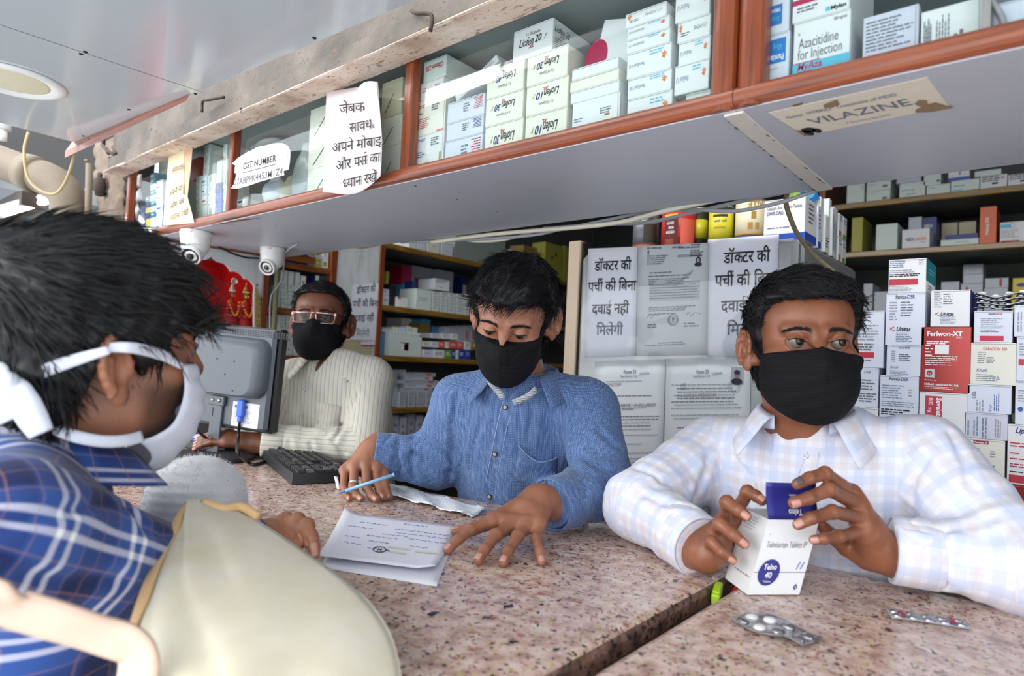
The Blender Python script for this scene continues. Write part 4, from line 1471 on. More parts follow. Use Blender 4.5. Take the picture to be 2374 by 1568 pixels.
mb.add([pl(563,402)-Y_*.0006,pl(639,382)-Y_*.0006,pl(639,380.6)-Y_*.0006,pl(563,400.6)-Y_*.0006],[(0,1,2,3)],'ink')
px_text(mb,'07ABPPK4453M1Z4',(542,431),(655,405),23,'ink_grey',pl,bold=0.010)
tag(mb.build('paper_slip',loc=pl(600,380)),'torn cream paper slip with the tax number taped over the glass','notice')
# yellowed torn notice
mb=flat_paper([(392,354),(427,343),(426,420),(424,455),(431,468),(434,455),(446,500),(450,517),(378,523),(382,470),(387,410)][::-1],YP,'paper_yellowed',bulge=0.004)
mb.add([pl(427,343),pl(447,337),pl(441,400),pl(434,462),pl(428,450)],[(0,1,2,3,4)][::1],mat('paper_tan',(206,170,140),rough=0.8))
pl2=lambda u,v:PY(u,v,YP-0.0042)
for(t,a,b)in(('आव{श}यक',(397,403),(426,393)),('अपने मो',(391,457),(423,441)),('और पर',(393,487),(427,471)),('{ध}यान रखें',(394,513),(436,497))):
 px_text(mb,t,a,b,20,'ink',pl2,hin=True)
mb.add([pl2(397,405),pl2(426,396),pl2(426,395),pl2(397,404)],[(0,1,2,3)],'ink_grey')
tag(mb.build('paper_notice',loc=pl(392,354)),'yellowed torn Hindi notice on the leftmost cabinet pane','notice')
# notice on the stained panel
mb=MB()
plw=lambda u,v:PX(u,v,XL+0.003)
q=[plw(819,660),plw(884,657),plw(873,790),plw(811,788)]
mb.add(q+[p-X_*0.0008 for p in q],[(3,2,1,0),(0,1,5,4),(1,2,6,5),(2,3,7,6),(3,0,4,7)],'paper')
for(t,a,b)in(('डॉ{क}टर की',(826,681),(870,676)),('पची~ की िबना',(817,712),(876,711)),('दवाई नहीं',(822,746),(866,744))):
 px_text(mb,t,a,b,22,'ink',plw,hin=True,bold=0.012)
px_text(mb,'िमलेगी',(825,781),(856,780),22,'ink_grey',plw,hin=True)
tag(mb.build('paper_notice',loc=q[0]),'white Hindi notice on the stained panel behind the man with glasses','notice')
mb=MB()
q=[PX(u,v,XL+0.0015)for(u,v)in((836,793),(873,791),(870,802),(838,802))]
mb.add(q,[(3,2,1,0)],'paper')
mb.add([PX(u,v,XL+0.0018)for(u,v)in((838,800),(870,800),(870,803),(838,803))],[(3,2,1,0)],'ink_magenta')
tag(mb.build('card_label',loc=q[0]),'small white card with a magenta edge below the panel notice','card')
# ================================================================== dome cameras, wires under the soffit
def dome(u,v,s,aim,label):
 c=PZ(u,v,ZS-0.0045)
 th=thing('security_camera',label,'camera',c)
 mb=MB()
 mb.lathe([(0.0001,0),(0.046*s,0),(0.047*s,-0.004),(0.046*s,-0.022),(0.044*s,-0.024),(0.0445*s,-0.027),(0.040*s,-0.058),(0.033*s,-0.066),(0.024*s,-0.070),(0.0001,-0.070)],'cam_plastic',40,c)
 mb.build('housing',th,loc=c)
 e=c-Z_*0.062*s
 a=unit(aim)
 e=e+a*0.010
 mb=MB()
 mb.ball(e,0.033*s,'cam_plastic',24)
 mb.lathe([(0.030*s,0.012*s),(0.0325*s,0.022*s),(0.031*s,0.031*s),(0.027*s,0.032*s),(0.0255*s,0.026*s)],'cam_plastic',32,e,a)
 ball=mb.build('eyeball',th,loc=e)
 mb=MB()
 mb.lathe([(0.0001,0.027*s),(0.0262*s,0.027*s),(0.0262*s,0.022*s)],'lens_ring',28,e,a)
 mb.lathe([(0.012*s,0.0272*s),(0.011*s,0.032*s),(0.006*s,0.0345*s),(0.0001,0.035*s)],'lens_black',20,e,a)
 lens=mb.build('lens',ball,loc=e)
 mb=MB()
 p=c+np.array([CR[0]*0.006,CR[1]*0.006,0])-np.array([CF[0],CF[1],0])*0.0468*s-Z_*0.012
 mb.text('CP',p,CR,Z_,0.009,'ink_red',al='c',off=0.001)
 mb.build('badge',th,loc=p)
dome(455,537,0.98,CR*0.05-CF*0.95-CU*0.62,'white dome security camera under the soffit, nearer the customer')
dome(633,575,0.90,-CR*0.20-CF*0.95-CU*0.50,'white dome security camera under the soffit, above the shrine post')
def wire(pts,r,m,label,name='cable'):
 mb=MB()
 mb.tube(smooth_path(pts,7),r,m,8)
 tag(mb.build(name,loc=pts[0]),label,'cable')
ys=1.305
Wp=lambda u,v,y=ys:PY(u,v,y)
wire([Wp(1000,562),Wp(1130,545),Wp(1240,535),Wp(1330,528),Wp(1440,515,1.30),Wp(1540,490,1.29),Wp(1640,468,1.29),Wp(1720,452,1.30),Wp(1800,438,1.30)],0.0058,'cable_cream','thick cream cable sagging along the back edge of the soffit')
wire([Wp(930,562,1.32),Wp(1090,556,1.33),Wp(1230,546,1.33),Wp(1300,532,1.33),Wp(1420,508,1.33),Wp(1500,492,1.33),Wp(1600,486,1.34),Wp(1700,490,1.34),Wp(1800,472,1.33),Wp(1880,446,1.32),Wp(1945,424,1.31)],0.0042,'cable_grey','long grey cable looping under the cream one')
wire([Wp(1260,530,1.36),Wp(1400,520,1.36),Wp(1500,516,1.36),Wp(1610,492,1.35),Wp(1740,462,1.34),Wp(1850,440,1.32),Wp(1960,418,1.31)],0.0045,'cable_grey','pale grey cable above the tins, ending near the joint strip')
wire([Wp(960,560,1.34),Wp(1040,554,1.34),Wp(1110,560,1.34),Wp(1170,556,1.34),Wp(1230,540,1.34)],0.0035,'cable_cream','thin cream wire hanging above the left shelf boxes')
wire([Wp(735,590,1.31),Wp(760,583,1.31),Wp(815,573,1.31),Wp(840,574,1.31),Wp(875,568,1.31)],0.0045,mat('wire_brown',(150,124,84),rough=0.6),'brown wire bundle at the soffit edge over the man with glasses')
wire([Wp(1825,447,1.40),Wp(1822,470,1.42),Wp(1832,505,1.45),Wp(1850,545,1.50),Wp(1880,585,1.56),Wp(1910,612,1.60),Wp(1935,632,1.62)],0.0052,mat('wire_dirty',(126,116,90),rough=0.8,var=0.6,vscale=160),'dirty frayed cable hanging down beside the refrigerator corner')
wire([PZ(690,566,1.745),PZ(668,580,1.735),PX(660,600,-2.24),PX(655,640,-2.25),PX(642,668,-2.26),PX(628,690,-2.265),PX(626,760,-2.265),PX(630,830,-2.265)],0.003,'cable_grey','grey camera cable curling down by the shrine post')
wire([PX(505,571,-2.27),PX(540,588,-2.27),PX(570,597,-2.27),PX(600,599,-2.27)],0.0034,'cable_black','black cable sagging in front of the shrine arch')
wire([PX(452,545,-2.265),PX(500,557,-2.265),PX(560,571,-2.265),PX(590,578,-2.265)],0.0045,'cable_cream','stiff cream cable along the shrine head rail')
# ================================================================== refrigerator with papers
fx0,fx1,fy0,fy1,fz1=-1.163,-0.512,1.67,2.27,1.752
th=thing('refrigerator','grey metal refrigerator covered in taped papers behind the counter','refrigerator',(fx0,fy0,0))
mb=MB()
mb.box((fx0,fy0+0.05,0.05),(fx1,fy1,fz1),'fridge_skin',0.012)
mb.build('cabinet_body',th,loc=(fx0,fy0,0))
mb=MB()
mb.box((fx0,fy0,0.12),(fx1,fy0+0.045,fz1-0.004),'fridge_skin',0.014)
mb.build('door',th,loc=(fx0,fy0,0.1))
mb=MB()
mb.box((fx0+0.02,fy0-0.03,0.8),(fx0+0.045,fy0-0.018,1.15),'steel',0.005)
mb.box((fx0+0.025,fy0-0.02,0.81),(fx0+0.04,fy0+0.002,0.83),'steel')
mb.box((fx0+0.025,fy0-0.02,1.12),(fx0+0.04,fy0+0.002,1.14),'steel')
mb.build('handle',th,loc=(fx0,fy0,0.9))
mb=MB()
for k in range(4):
 mb.box((fx0+0.05+0.6*(k%2)-0.02,fy0+0.1+0.4*(k//2),0),(fx0+0.05+0.6*(k%2)+0.01,fy0+0.14+0.4*(k//2),0.05),'black_hole')
mb.build('foot_frame',th,loc=(fx0,fy0,0))
FY=fy0-0.0012
fp=lambda u,v:PY(u,v,FY)
fpo=lambda u,v:PY(u,v,FY-0.0012)
def fpaper(pts,m,label,film=True,off=0.0):
 q=[PY(u,v,FY-off)for(u,v)in pts]
 mb=MB()
 n=9
 gr=[[(q[0]*(1-a)+q[1]*a)*(1-b)+(q[3]*(1-a)+q[2]*a)*b+np.array([0,-0.0007*math.sin(7*a+3*b)**2,0])for a in np.linspace(0,1,n)]for b in np.linspace(1,0,n)]
 mb.sheet(gr,m,thick=0.0005)
 return mb
mb=fpaper([(1364,577),(1478,572),(1474,826),(1356,830)],'paper','')
for(t,a,b,m)in(('डॉ{क}टर की',(1378,628),(1463,625),'ink'),('पची~ की िबना',(1363,676),(1475,673),'ink'),('दवाई नहीं',(1372,728),(1458,726),'ink'),('िमलेगी',(1382,777),(1444,776),'ink_grey')):
 px_text(mb,t,a,b,34,m,fpo,hin=True,bold=0.014)
tag(mb.build('paper_notice',loc=fp(1364,577)),'white Hindi notice at the left edge of the refrigerator door','notice')
mb=fpaper([(1479,571),(1644,563),(1640,823),(1475,826)],'paper_old','',off=0.0009)
g=lambda u,v:PY(u,v,FY-0.0024)
rows=[(1500,574,40,7,1),(1558,572,26,6,1),(1602,566,34,6,1),(1572,573,64,6,1),(1600,580,36,16,4),(1500,593,50,24,5),(1505,632,80,5,1),(1503,640,90,5,1),(1504,648,118,16,4),(1504,713,118,12,3),(1504,728,70,5,1),(1501,752,24,12,2),(1585,749,38,12,2),(1525,795,70,4,1),(1494,801,116,4,1)]
D_=np.dot(fp(1560,700)-CAM,CF)/FPX
for i,(u,v,w,h,r)in enumerate(rows):
 a,b=g(u,v),g(u+w,v-w*0.045)
 mb.greek(a,b-a,Z_,np.linalg.norm(b-a),h*D_,r,'ink_grey',50+i,0.5,0.0)
mb.add([g(1506,655),g(1622,650),g(1621,694),g(1505,699)],[(3,2,1,0)],'ink_faint')
for k in range(7):
 v0=655+6*k
 a,b=g(1506,v0+1),g(1622,v0-4)
 if k%2==0:
  mb.add([p-Y_*0.0003 for p in(g(1506,v0+3),g(1622,v0-2),g(1622,v0-5),g(1506,v0))],[(0,1,2,3)],'ink_light')
 mb.greek(a-Y_*0.0005,b-a,Z_,np.linalg.norm(b-a),3*D_,1,'ink_grey',80+k,0.7,0.0,0.1)
vs,fs=glyphs('PERMITTED',0.2)
o_,e_=g(1562,668),g(1606,632)
mb.add([o_+(e_-o_)*x/vs[:,0].max()+Z_*y*10*D_-Y_*0.0008 for(x,y)in vs],fs,'ink_grey')
mb.add([g(1571,597),g(1627,594),g(1627,588),g(1571,591)],[(0,1,2,3)],'ink_light')
for(u,v)in((1617,603),(1553,745)):
 pass
c_=g(1619,603)
mb.disc(c_,X_,Z_,0.0075,0.0095,'ink')
mb.disc(c_-Z_*0.012-Y_*0.0001,X_,Z_,0.011,0.006,'ink')
mb.disc(c_-Z_*0.001-Y_*0.0004,X_,Z_,0.0045,0.006,'ink_light')
c_=g(1560,742)
mb.disc(c_,X_,Z_,0.0160,0.0160,'ink_grey',ring=0.0018)
mb.disc(c_,X_,Z_,0.0118,0.0118,'ink_grey',ring=0.0012)
for(dz,w,h)in((0.005,0.005,0.004),(0.0005,0.004,0.005),(-0.0055,0.006,0.002)):
 mb.disc(c_+Z_*dz,X_,Z_,w/2,h/1.6,'ink_grey')
c_=g(1503,588)
for(dz,w,h)in((0.006,0.006,0.006),(-0.001,0.005,0.007),(-0.008,0.008,0.002)):
 mb.disc(c_+Z_*dz,X_,Z_,w/2,h/1.6,'ink_grey')
for(u0,v0,s_)in((1500,737,26),(1590,732,34)):
 mb.tube(smooth_path([g(u0,v0),g(u0+s_*.2,v0-8),g(u0+s_*.35,v0+2),g(u0+s_*.6,v0-7),g(u0+s_,v0-4)],4),0.0006,'ink_grey',4)
tag(mb.build('certificate',loc=g(1560,700)),'grey photocopied licence with a portrait and round seal between the two Hindi notices','certificate')
mb=fpaper([(1641,556),(1806,544),(1800,826),(1638,828)],'paper','')
for(t,a,b,m)in(('डॉ{क}टर की',(1677,611),(1785,605),'ink'),('पची~ की िबना',(1657,664),(1800,658),'ink'),('दवाई नहीं',(1671,723),(1782,720),'ink'),('िमलेगी',(1685,777),(1765,775),'ink_grey')):
 px_text(mb,t,a,b,40,m,fpo,hin=True,bold=0.014)
tag(mb.build('paper_notice',loc=fp(1641,556)),'white Hindi notice on the refrigerator door beside the seated man in white','notice')
for(pts,no,label,L_,R_,ph)in(([(1379,838),(1543,833),(1534,1150),(1379,1150)],'21','old yellow grey licence form under the certificate, half behind the blue shirt',1390,1530,False),([(1546,832),(1741,829),(1735,1150),(1536,1150)],'20','old licence form with a passport photo left of the man in white',1556,1722,True)):
 mb=fpaper(pts,'paper_old','',off=0.0004)
 g2=lambda u,v:PY(u,v,FY-0.0020)
 uc=(L_+R_)/2-(10 if ph else 0)
 px_text(mb,'Form '+no,(uc-14,867),(uc+14,866),12,'ink_grey',g2,bold=0.02)
 px_text(mb,'[See Rule 61 (1)]',(uc-22,876),(uc+16,875),8,'ink_grey',g2)
 px_text(mb,'ORIGINAL',(uc+22,871),(uc+46,868),9,'ink_grey',g2)
 rn=random.Random(int(no))
 v=884
 while v<1140:
  if rn.random()<0.8:
   ind=rn.choice((0,0,6,14))
   a,b=g2(L_+ind,v),g2(R_-rn.choice((0,0,30)),v-2)
   mb.greek(a,b-a,Z_,np.linalg.norm(b-a),4.6*D_,1,rn.choice(('ink_grey','ink_light','ink_light')),v,0.55,0.0,0.15)
  v+=rn.choice((7,8,8,13))
 for(t,u0,u1,vv)in((('M/s DURGA MEDICOSE',L_+14,R_-60,921),('05',L_+22,L_+34,897),('166',L_+22,L_+34,905))if ph else(('MEDICOSE',L_+10,L_+50,897),('15-03-2018   5-03-2020',L_+20,R_-10,944),('Cutab Kumar',L_+24,L_+80,953))):
  px_text(mb,t,(u0,vv),(u1,vv-2),10,'ink_grey',g2,shear=0.25)
 if ph:
  q=[g2(1694,893),g2(1724,892),g2(1724,851),g2(1695,852)]
  mb.add([p-Y_*0.0004 for p in q],[(0,1,2,3)],'ink_light')
  c_=g2(1709,870)-Y_*0.0006
  mb.disc(c_-Z_*0.017,X_,Z_,0.0145,0.009,'ink')
  mb.disc(c_+Z_*0.001,X_,Z_,0.0075,0.0105,'ink_grey',off=0.0006)
  mb.disc(c_+Z_*0.007,X_,Z_,0.0080,0.006,'ink',off=0.0008)
  c_=g2(1702,897)
  mb.disc(c_,X_,Z_,0.0165,0.0165,'ink_light',ring=0.0012)
  mb.disc(c_,X_,Z_,0.011,0.011,'ink_light',ring=0.001)
 tag(mb.build('licence_form',loc=g2(uc,980)),label,'form')
 # cling film over the papers, wrinkled at its edges
mb=MB()
rn=random.Random(21)
q=[PY(u,v,FY-0.004)for(u,v)in((1352,562),(1845,537),(1838,832),(1346,842))]
n1,n2=30,16
gr=[]
for b in np.linspace(1,0,n2):
 row=[]
 for a in np.linspace(0,1,n1):
  p=(q[0]*(1-a)+q[1]*a)*(1-b)+(q[3]*(1-a)+q[2]*a)*b
  e_=max(0,1-7*min(a,1-a,b*0.8,(1-b)*0.8))
  p=p+np.array([0,-0.0006-0.0016*rn.random()-0.004*e_*rn.random(),0])
  if a>0.985:
   p[0]=min(p[0],fx1+0.006)
  row.append(p)
 gr.append(row)
mb.sheet(gr,'cling_film',smooth=True)
tag(mb.build('plastic_film',loc=q[0]),'wrinkled clear plastic film taped over the refrigerator notices','film')
# pale metal post left of the refrigerator
mb=MB()
pa=PY(1342,558,1.69)
px0,px1=PY(1312,700,1.69)[0],PY(1340,700,1.69)[0]
mb.box((px0,1.69,0),(px1,1.735,pa[2]),'post_metal',0.003)
mb.box((px1,1.70,0),(px1+0.008,1.735,pa[2]-0.004),'black_hole')
tag(mb.build('metal_post',loc=(px0,1.69,0)),'pale metal post standing just left of the refrigerator','post')
# ---- tins on the refrigerator
def tin(label,uL,uR,vB,vT,y,body,bands,arts,rim='steel'):
 a,b=PY(uL,vB,y),PY(uR,vT,y)
 r=(b[0]-a[0])/2*0.96
 c=np.array([(a[0]+b[0])/2,y+r,fz1+0.0005])
 h=b[2]-c[2]
 th=thing('tin',label,'tin',c)
 mb=MB()
 mb.lathe([(r*0.97,0),(r,0.003),(r*0.985,0.006)],rim,36,c)
 mb.lathe([(r*0.985,0.006),(r*0.985,h-0.006)],body,36,c,smooth=True)
 mb.lathe([(r*0.985,h-0.006),(r,h-0.003),(r*0.97,h),(r*0.9,h-0.002),(0.0001,h-0.002)],rim,36,c)
 for(z0,z1,m)in bands:
  mb.lathe([(r*0.985+0.0003,0.006+z0*(h-0.012)),(r*0.985+0.0003,0.006+z1*(h-0.012))],m,36,c)
 ac=math.atan2(CAM[1]-c[1],CAM[0]-c[0])
 for it in arts:
  if it[0]=='t':
   _,t,x0,x1,z,hh,m=it
   vs,fs=glyphs(t,0,0.02)
   X=(vs[:,0]-vs[:,0].min())/(vs[:,0].max()-vs[:,0].min())
   X=x0+(x1-x0)*X
   mb.add([(c[0]+(r+.0003)*math.cos(ac+x),c[1]+(r+.0003)*math.sin(ac+x),c[2]+(z+y_*hh)*h)for x,y_ in zip(X,vs[:,1])],fs,m)
  else:
   _,x0,x1,z0,z1,m=it
   n=8
   vs=[(c[0]+(r+.0001)*math.cos(ac+x),c[1]+(r+.0001)*math.sin(ac+x),c[2]+z*h)for z in(z0,z1)for x in np.linspace(x0,x1,n)]
   mb.add(vs,[(i,i+1,n+i+1,n+i)for i in range(n-1)],m)
 mb.build('body',th,loc=c)
 return th
mat('tin_silver',(120,122,128),rough=0.4,metal=0.4)
mat('tin_red',(186,44,40),rough=0.4)
mat('tin_maroon',(92,30,34),rough=0.4)
mat('tin_rust',(142,66,34),rough=0.45)
mat('tin_yellow',(206,196,40),rough=0.4)
mat('tin_cream',(216,206,176),rough=0.4)
mat('tin_gold',(170,130,50),rough=0.4)
mat('tin_navy',(48,58,120),rough=0.4)
mat('tin_dark',(44,40,26),rough=0.5)
tin('black and silver powder tin, leftmost on the refrigerator',1454,1514,556,470,1.74,'tin_silver',[(0.0,0.16,'tin_rust')],[('r',-0.2,0.9,0.22,0.60,'tin_dark'),('t','HIRON',-0.7,0.5,0.80,0.16,'ink'),('t','POWDER',-0.75,0.55,0.66,0.14,'ink'),('t','Iron Strength and Mass',-1.0,1.0,0.05,0.09,'ink_orange')])
tin('red powder tin with a maroon panel, second on the refrigerator',1516,1597,553,470,1.74,'tin_red',[],[('r',-0.9,-0.05,0.05,0.72,'tin_maroon'),('r',-0.9,-0.05,0.72,0.80,'tin_yellow'),('t','DHA GLA',-0.3,-0.75,0.58,0.08,'ink_white'),('t','IRON',-0.3,-0.6,0.48,0.08,'ink_white'),('t','CALCIUM',-0.25,-0.75,0.38,0.08,'ink_white'),('r',-0.85,-0.3,0.10,0.26,'tin_rust'),('r',0.1,1.0,0.15,0.7,'card_coral')])
tin('dark tin with a yellow strip squeezed behind the red and yellow tins',1596,1634,548,478,1.80,'tin_dark',[(0.3,0.75,'tin_yellow')],[])
tin('yellow powder tin, between the dark and the cream tins',1631,1691,547,472,1.735,'tin_yellow',[(0.93,1.0,'tin_dark')],[('r',-0.7,0.5,0.72,0.78,'tin_dark'),('t','Flavour  Nutrition',0.4,-0.6,0.60,0.08,'tin_dark'),('t','protein powder',0.4,-0.6,0.44,0.08,'tin_gold')])
tin('large cream and navy powder tin, rightmost of the tins',1690,1768,542,456,1.735,'tin_cream',[(0.0,0.17,'tin_navy'),(0.17,0.24,'tin_gold')],[('t','VITE',0.75,-0.2,0.80,0.22,'tin_gold'),('t','FOR SPECIAL DIETARY USE',0.8,-0.7,0.08,0.07,'ink_white'),('r',0.0,0.3,0.56,0.72,'tin_gold'),('r',0.25,0.5,0.33,0.48,'tin_gold'),('r',-0.2,0.1,0.33,0.48,'tin_gold')])
# cartons at the corner of the refrigerator top
ft=fz1+0.0006
a,b=PY(1770,540,1.735),PY(1868,455,1.735)
carton('white calcium tablet carton with a blue base band beside the tins',frame((a[0],1.735,ft)),b[0]-a[0],b[2]-ft,0.10,'card',art_items([rc(0,0,1,0.18,'card_blue'),tx('Calcium And Vitamin Tablets',0.08,0.76,0.84,0.12,'ink'),tx('(SHELCAL)',0.08,0.64,0.4,0.11,'ink_navy',bold=0.02),gk(0.1,0.34,0.8,0.06,1,'ink_grey',2)],side=[rc(0,0,1,0.2,'card_blue'),gk(0.3,0.9,0.5,0.5,5,'ink_grey',3)]))
yy=1.86
specs=[(0.030,0.115,'card_cool','navy'),(0.034,0.150,'card','none'),(0.040,0.105,'card','code'),(0.026,0.165,'card_mint','none'),(0.036,0.140,'card','text'),(0.040,0.150,'card_mint','text')]
ordn=['first','second','third','fourth','fifth','sixth']
for i,(w,h,m,kind)in enumerate(specs):
 art={'navy':art_items([rc(0,0,1,0.15,'card_blue'),gk(0.2,0.9,0.6,0.5,5,'ink_grey',i)]),'none':art_items([gk(0.2,0.3,0.6,0.15,3,'ink_light',i)]),'code':art_items([gk(0.15,0.4,0.7,0.3,4,'ink',i)]),'text':art_items([gk(0.3,0.9,0.4,0.8,3,'ink_slate',i,90,0.6)])}[kind]
 carton(ordn[i]+' upright white carton from the front along the refrigerator top edge',frame((fx1-0.004-0.006*(i%2),yy,ft),math.pi/2,0.0,math.radians((-3,2,0,4,-2,0)[i])),w-0.003,h,0.09,m,art,'upright cartons along the refrigerator edge',flap='right')
 yy+=w+0.002
z_=ft
for i in range(4):
 j,k=i//2,i%2
 carton(('lower','upper')[j]+(' red ended' if k==0 else ' green based')+' white carton at the back corner of the refrigerator top',frame((fx1-0.008,yy+0.004+0.046*k,ft+0.072*j),math.pi/2),0.043,0.070,0.09,'card',art_items([rc(0.0,0.04,0.6,0.22,'card_coral' if k==0 else 'card_green'),gk(0.1,0.9,0.8,0.25,2,'ink_slate',i)]if k==0 else[rc(0,0.0,0.8,0.22,'card_green'),gk(0.1,0.85,0.8,0.25,2,'ink_slate',i)]),'cartons at the refrigerator back corner')
mb=MB()
pq=[PY(u,v,1.80)for(u,v)in((1858,440),(1905,432),(1900,500),(1880,492))]
c0=np.array([fx1-0.05,1.80,ft+0.132])
mb.M=frame((PY(1845,480,1.82)[0],1.842,ft+0.112),math.radians(50),0.0,math.radians(-24))
mb.box((0,0,0),(0.07,0.028,0.045),mat('card_lime',(160,190,90),rough=0.45),0.001)
mb.rect((0.02,0,0.0),X_,Z_,0.05,0.045,mat('card_sky',(40,110,180),rough=0.4),0.0004)
mb.disc((0.045,0,0.024),X_,Z_,0.018,0.012,'ink_cyan',0.0007)
tag(mb.build('medicine_carton',loc=None),'small lime and blue carton lying tilted on the upright cartons','box')
# ================================================================== contents of the side shelves (fronts face the aisle)
def lcart(label,u0,vB,u1,vT,shelf,m,art=None,group=None,rec=0.012,d=0.10,base=None,name='medicine_carton'):
 """Carton on a side shelf: left, bottom, right, top pixels of its front; shelf the height it stands on."""
 a,b=PX(u0,vB,XL-rec),PX(u1,vT,XL-rec)
 z0=shelf+0.0025 if base is None else base
 up=[z for z in(ZL1 if u0<790 else ZL2)if z>shelf+0.02]
 if up:
  b[2]=min(b[2],min(up)-0.03)
 return carton(label,frame((XL-rec,a[1],z0),math.pi/2),max(0.008,b[1]-a[1]-0.0012),max(0.008,b[2]-z0-0.0005),d,m,art,group,name)
def ztop(o):
 return max(v.co.z for v in o.data.vertices)+o.location.z
S1=ZL1[0]
q6=lambda x,y:(600+x/4.9,540+y/4.9)
for(x0,y0,x1,y1,m,lab,art)in((292,318,408,190,'card_blue','bright blue carton on the top shelf right of the dome camera',[gk(0.4,0.8,0.5,0.1,1,'ink_white',1)]),(412,330,492,205,'card_purple','purple and blue carton beside the bright blue one',[rc(0,0.45,1,0.55,'card_blue')]),(494,345,560,222,'card_purple','plain purple carton on the top shelf by the shrine',[gk(0.2,0.6,0.6,0.1,1,'ink_faint',1)]),(562,352,636,190,'card_grey','white carton with an olive cap band beside the purple one',[rc(0,0.6,1,0.2,'card_olive'),rc(0,0.3,1,0.28,'card')]),(638,368,714,208,'card_grey','grey carton with a mustard base beside the tall floral one',[rc(0,0,1,0.5,'card_olive'),gk(0.3,0.3,0.4,0.1,1,'ink_white',1)]),(724,388,800,205,'card','tall white carton with an olive swirl at the end of the top shelf',[rc(0.1,0.1,0.6,0.25,'card_olive'),gk(0.2,0.9,0.5,0.3,3,'ink_light',1)])):
 u0,v0=q6(x0,y0)
 u1,v1=q6(x1,y1)
 lcart(lab,u0,v0,u1,v1,S1,m,art_items(art))
S2=ZL1[1]
rowz=[832,755,678,596]
cols=[(180,248),(250,332),(334,408),(410,474),(476,556),(558,616)]
wn=['first','second','third','fourth','fifth','sixth']
rnm=['bottom','middle','third']
for ci,(xa,xb)in enumerate(cols):
 prev=None
 hts=[3,3,3,3,2,2][ci]
 for r in range(hts):
  u0,v0=q6(xa,rowz[r])
  u1,v1=q6(xb,rowz[r+1])
  prev=lcart('small white carton, %s from left, %s row, shelf left of the spectacled man'%(wn[ci],rnm[r]),u0,v0,u1,v1,S2,'card_mint',art_items([gk(0.15,0.75,0.7,0.35,3,'ink_light',ci*5+r),rc(0.93,0,0.07,1,'card_green' if(ci+r)%3==0 else 'card')]),'small white cartons on the narrow shelves',base=None if prev is None else ztop(prev)+0.0004,rec=0.014)
 top=ztop(prev)+0.0004
 if ci in(1,2,3):
  u0,v0=q6(xa,596)
  u1,v1=q6(xb,(410,432,442)[ci-1])
  lcart('tall white carton, %s of the three standing on the small cartons'%('left','middle','right')[ci-1],u0,v0,u1,v1,S2,'card_mint',art_items([rc(0.94,0,0.06,1,'ink_red' if ci==2 else 'card')]),base=top,rec=0.014)
 elif ci==4:
  u0,v0=q6(482,570)
  u1,v1=q6(546,492)
  lcart('white carton with a red edge standing on the small cartons',u0,v0,u1,v1,S2,'card',art_items([rc(0.84,0,0.16,1,'card_red'),rc(0.2,0.3,0.4,0.4,'ink_light')]),base=top,rec=0.014)
u0,v0=q6(620,590)
u1,v1=q6(688,480)
lcart('dark blue and white carton right of the small white cartons',u0,719,u1,v1,S2,'card_navy',art_items([rc(0,0.85,1,0.15,'card'),gk(0.2,0.5,0.6,0.2,1,'ink_white',3)]),rec=0.02)
S3=ZL1[2]
yrow=[1358,1270,1185,1110,1035,960,890]
for ci,(xa,xb)in enumerate(((232,310),(312,392),(394,470),(480,556))):
 prev=None
 for r in range(6 if ci<2 else 3):
  u0,v0=q6(xa,yrow[r])
  u1,v1=q6(xb,yrow[r+1])
  prev=lcart('white carton, %s column, %s level up, third shelf behind the spectacles'%(wn[ci],wn[r]),u0,v0,u1,v1,S3,'card' if r<1 else 'card_mint',art_items([gk(0.2,0.6,0.5,0.16,1,'ink_grey',ci*7+r,fill=0.7)]),'white cartons on the third narrow shelf',base=None if prev is None else ztop(prev)+0.0004,rec=0.014)
S4=ZL1[3]
for ci,(ua,ub)in enumerate(((640,658),(659,676),(677,690))):
 prev=None
 for r in range(4):
  prev=lcart('pale carton, %s column, %s level, on the low shelf behind the monitor edge'%(wn[ci],wn[r]),ua,925,ub,925-23*(r+1),S4,'card_green' if(ci==2 and r==3)else 'card_cool',art_items([gk(0.2,0.6,0.5,0.2,1,'ink_light',ci*7+r)]),'pale cartons on the low narrow shelf',base=None if prev is None else ztop(prev)+0.0004,rec=0.014)
  # deep unit
q5=lambda x,y:(880+x/3.016,540+y/3.016)
U1,U2,U3,U4,U5=ZL2
def deep(lab,x0,y0,x1,y1,shelf,m,art=None,group=None,rec=0.03,base=None,d=0.12,name='medicine_carton'):
 u0,v0=q5(x0,y0)
 u1,v1=q5(x1,y1)
 return lcart(lab,u0,v0,u1,v1,shelf,m,art_items(art)if art else None,group,rec,min(d,0.325-rec),base,name)
deep('white carton with a red corner stripe, first on the top deep shelf',205,105,262,38,U1,'card',[rc(0.1,0.55,0.6,0.12,'band_red')])
deep('plain white carton, second on the top deep shelf',264,108,328,40,U1,'card_cool')
deep('cream carton, third on the top deep shelf',332,130,424,52,U1,'card_cream',[gk(0.4,0.5,0.3,0.08,1,'ink_red',1)])
deep('white carton, fourth on the top deep shelf before the clear tub',430,155,516,82,U1,'card_cool',[gk(0.4,0.4,0.3,0.08,1,'ink_light',1)])
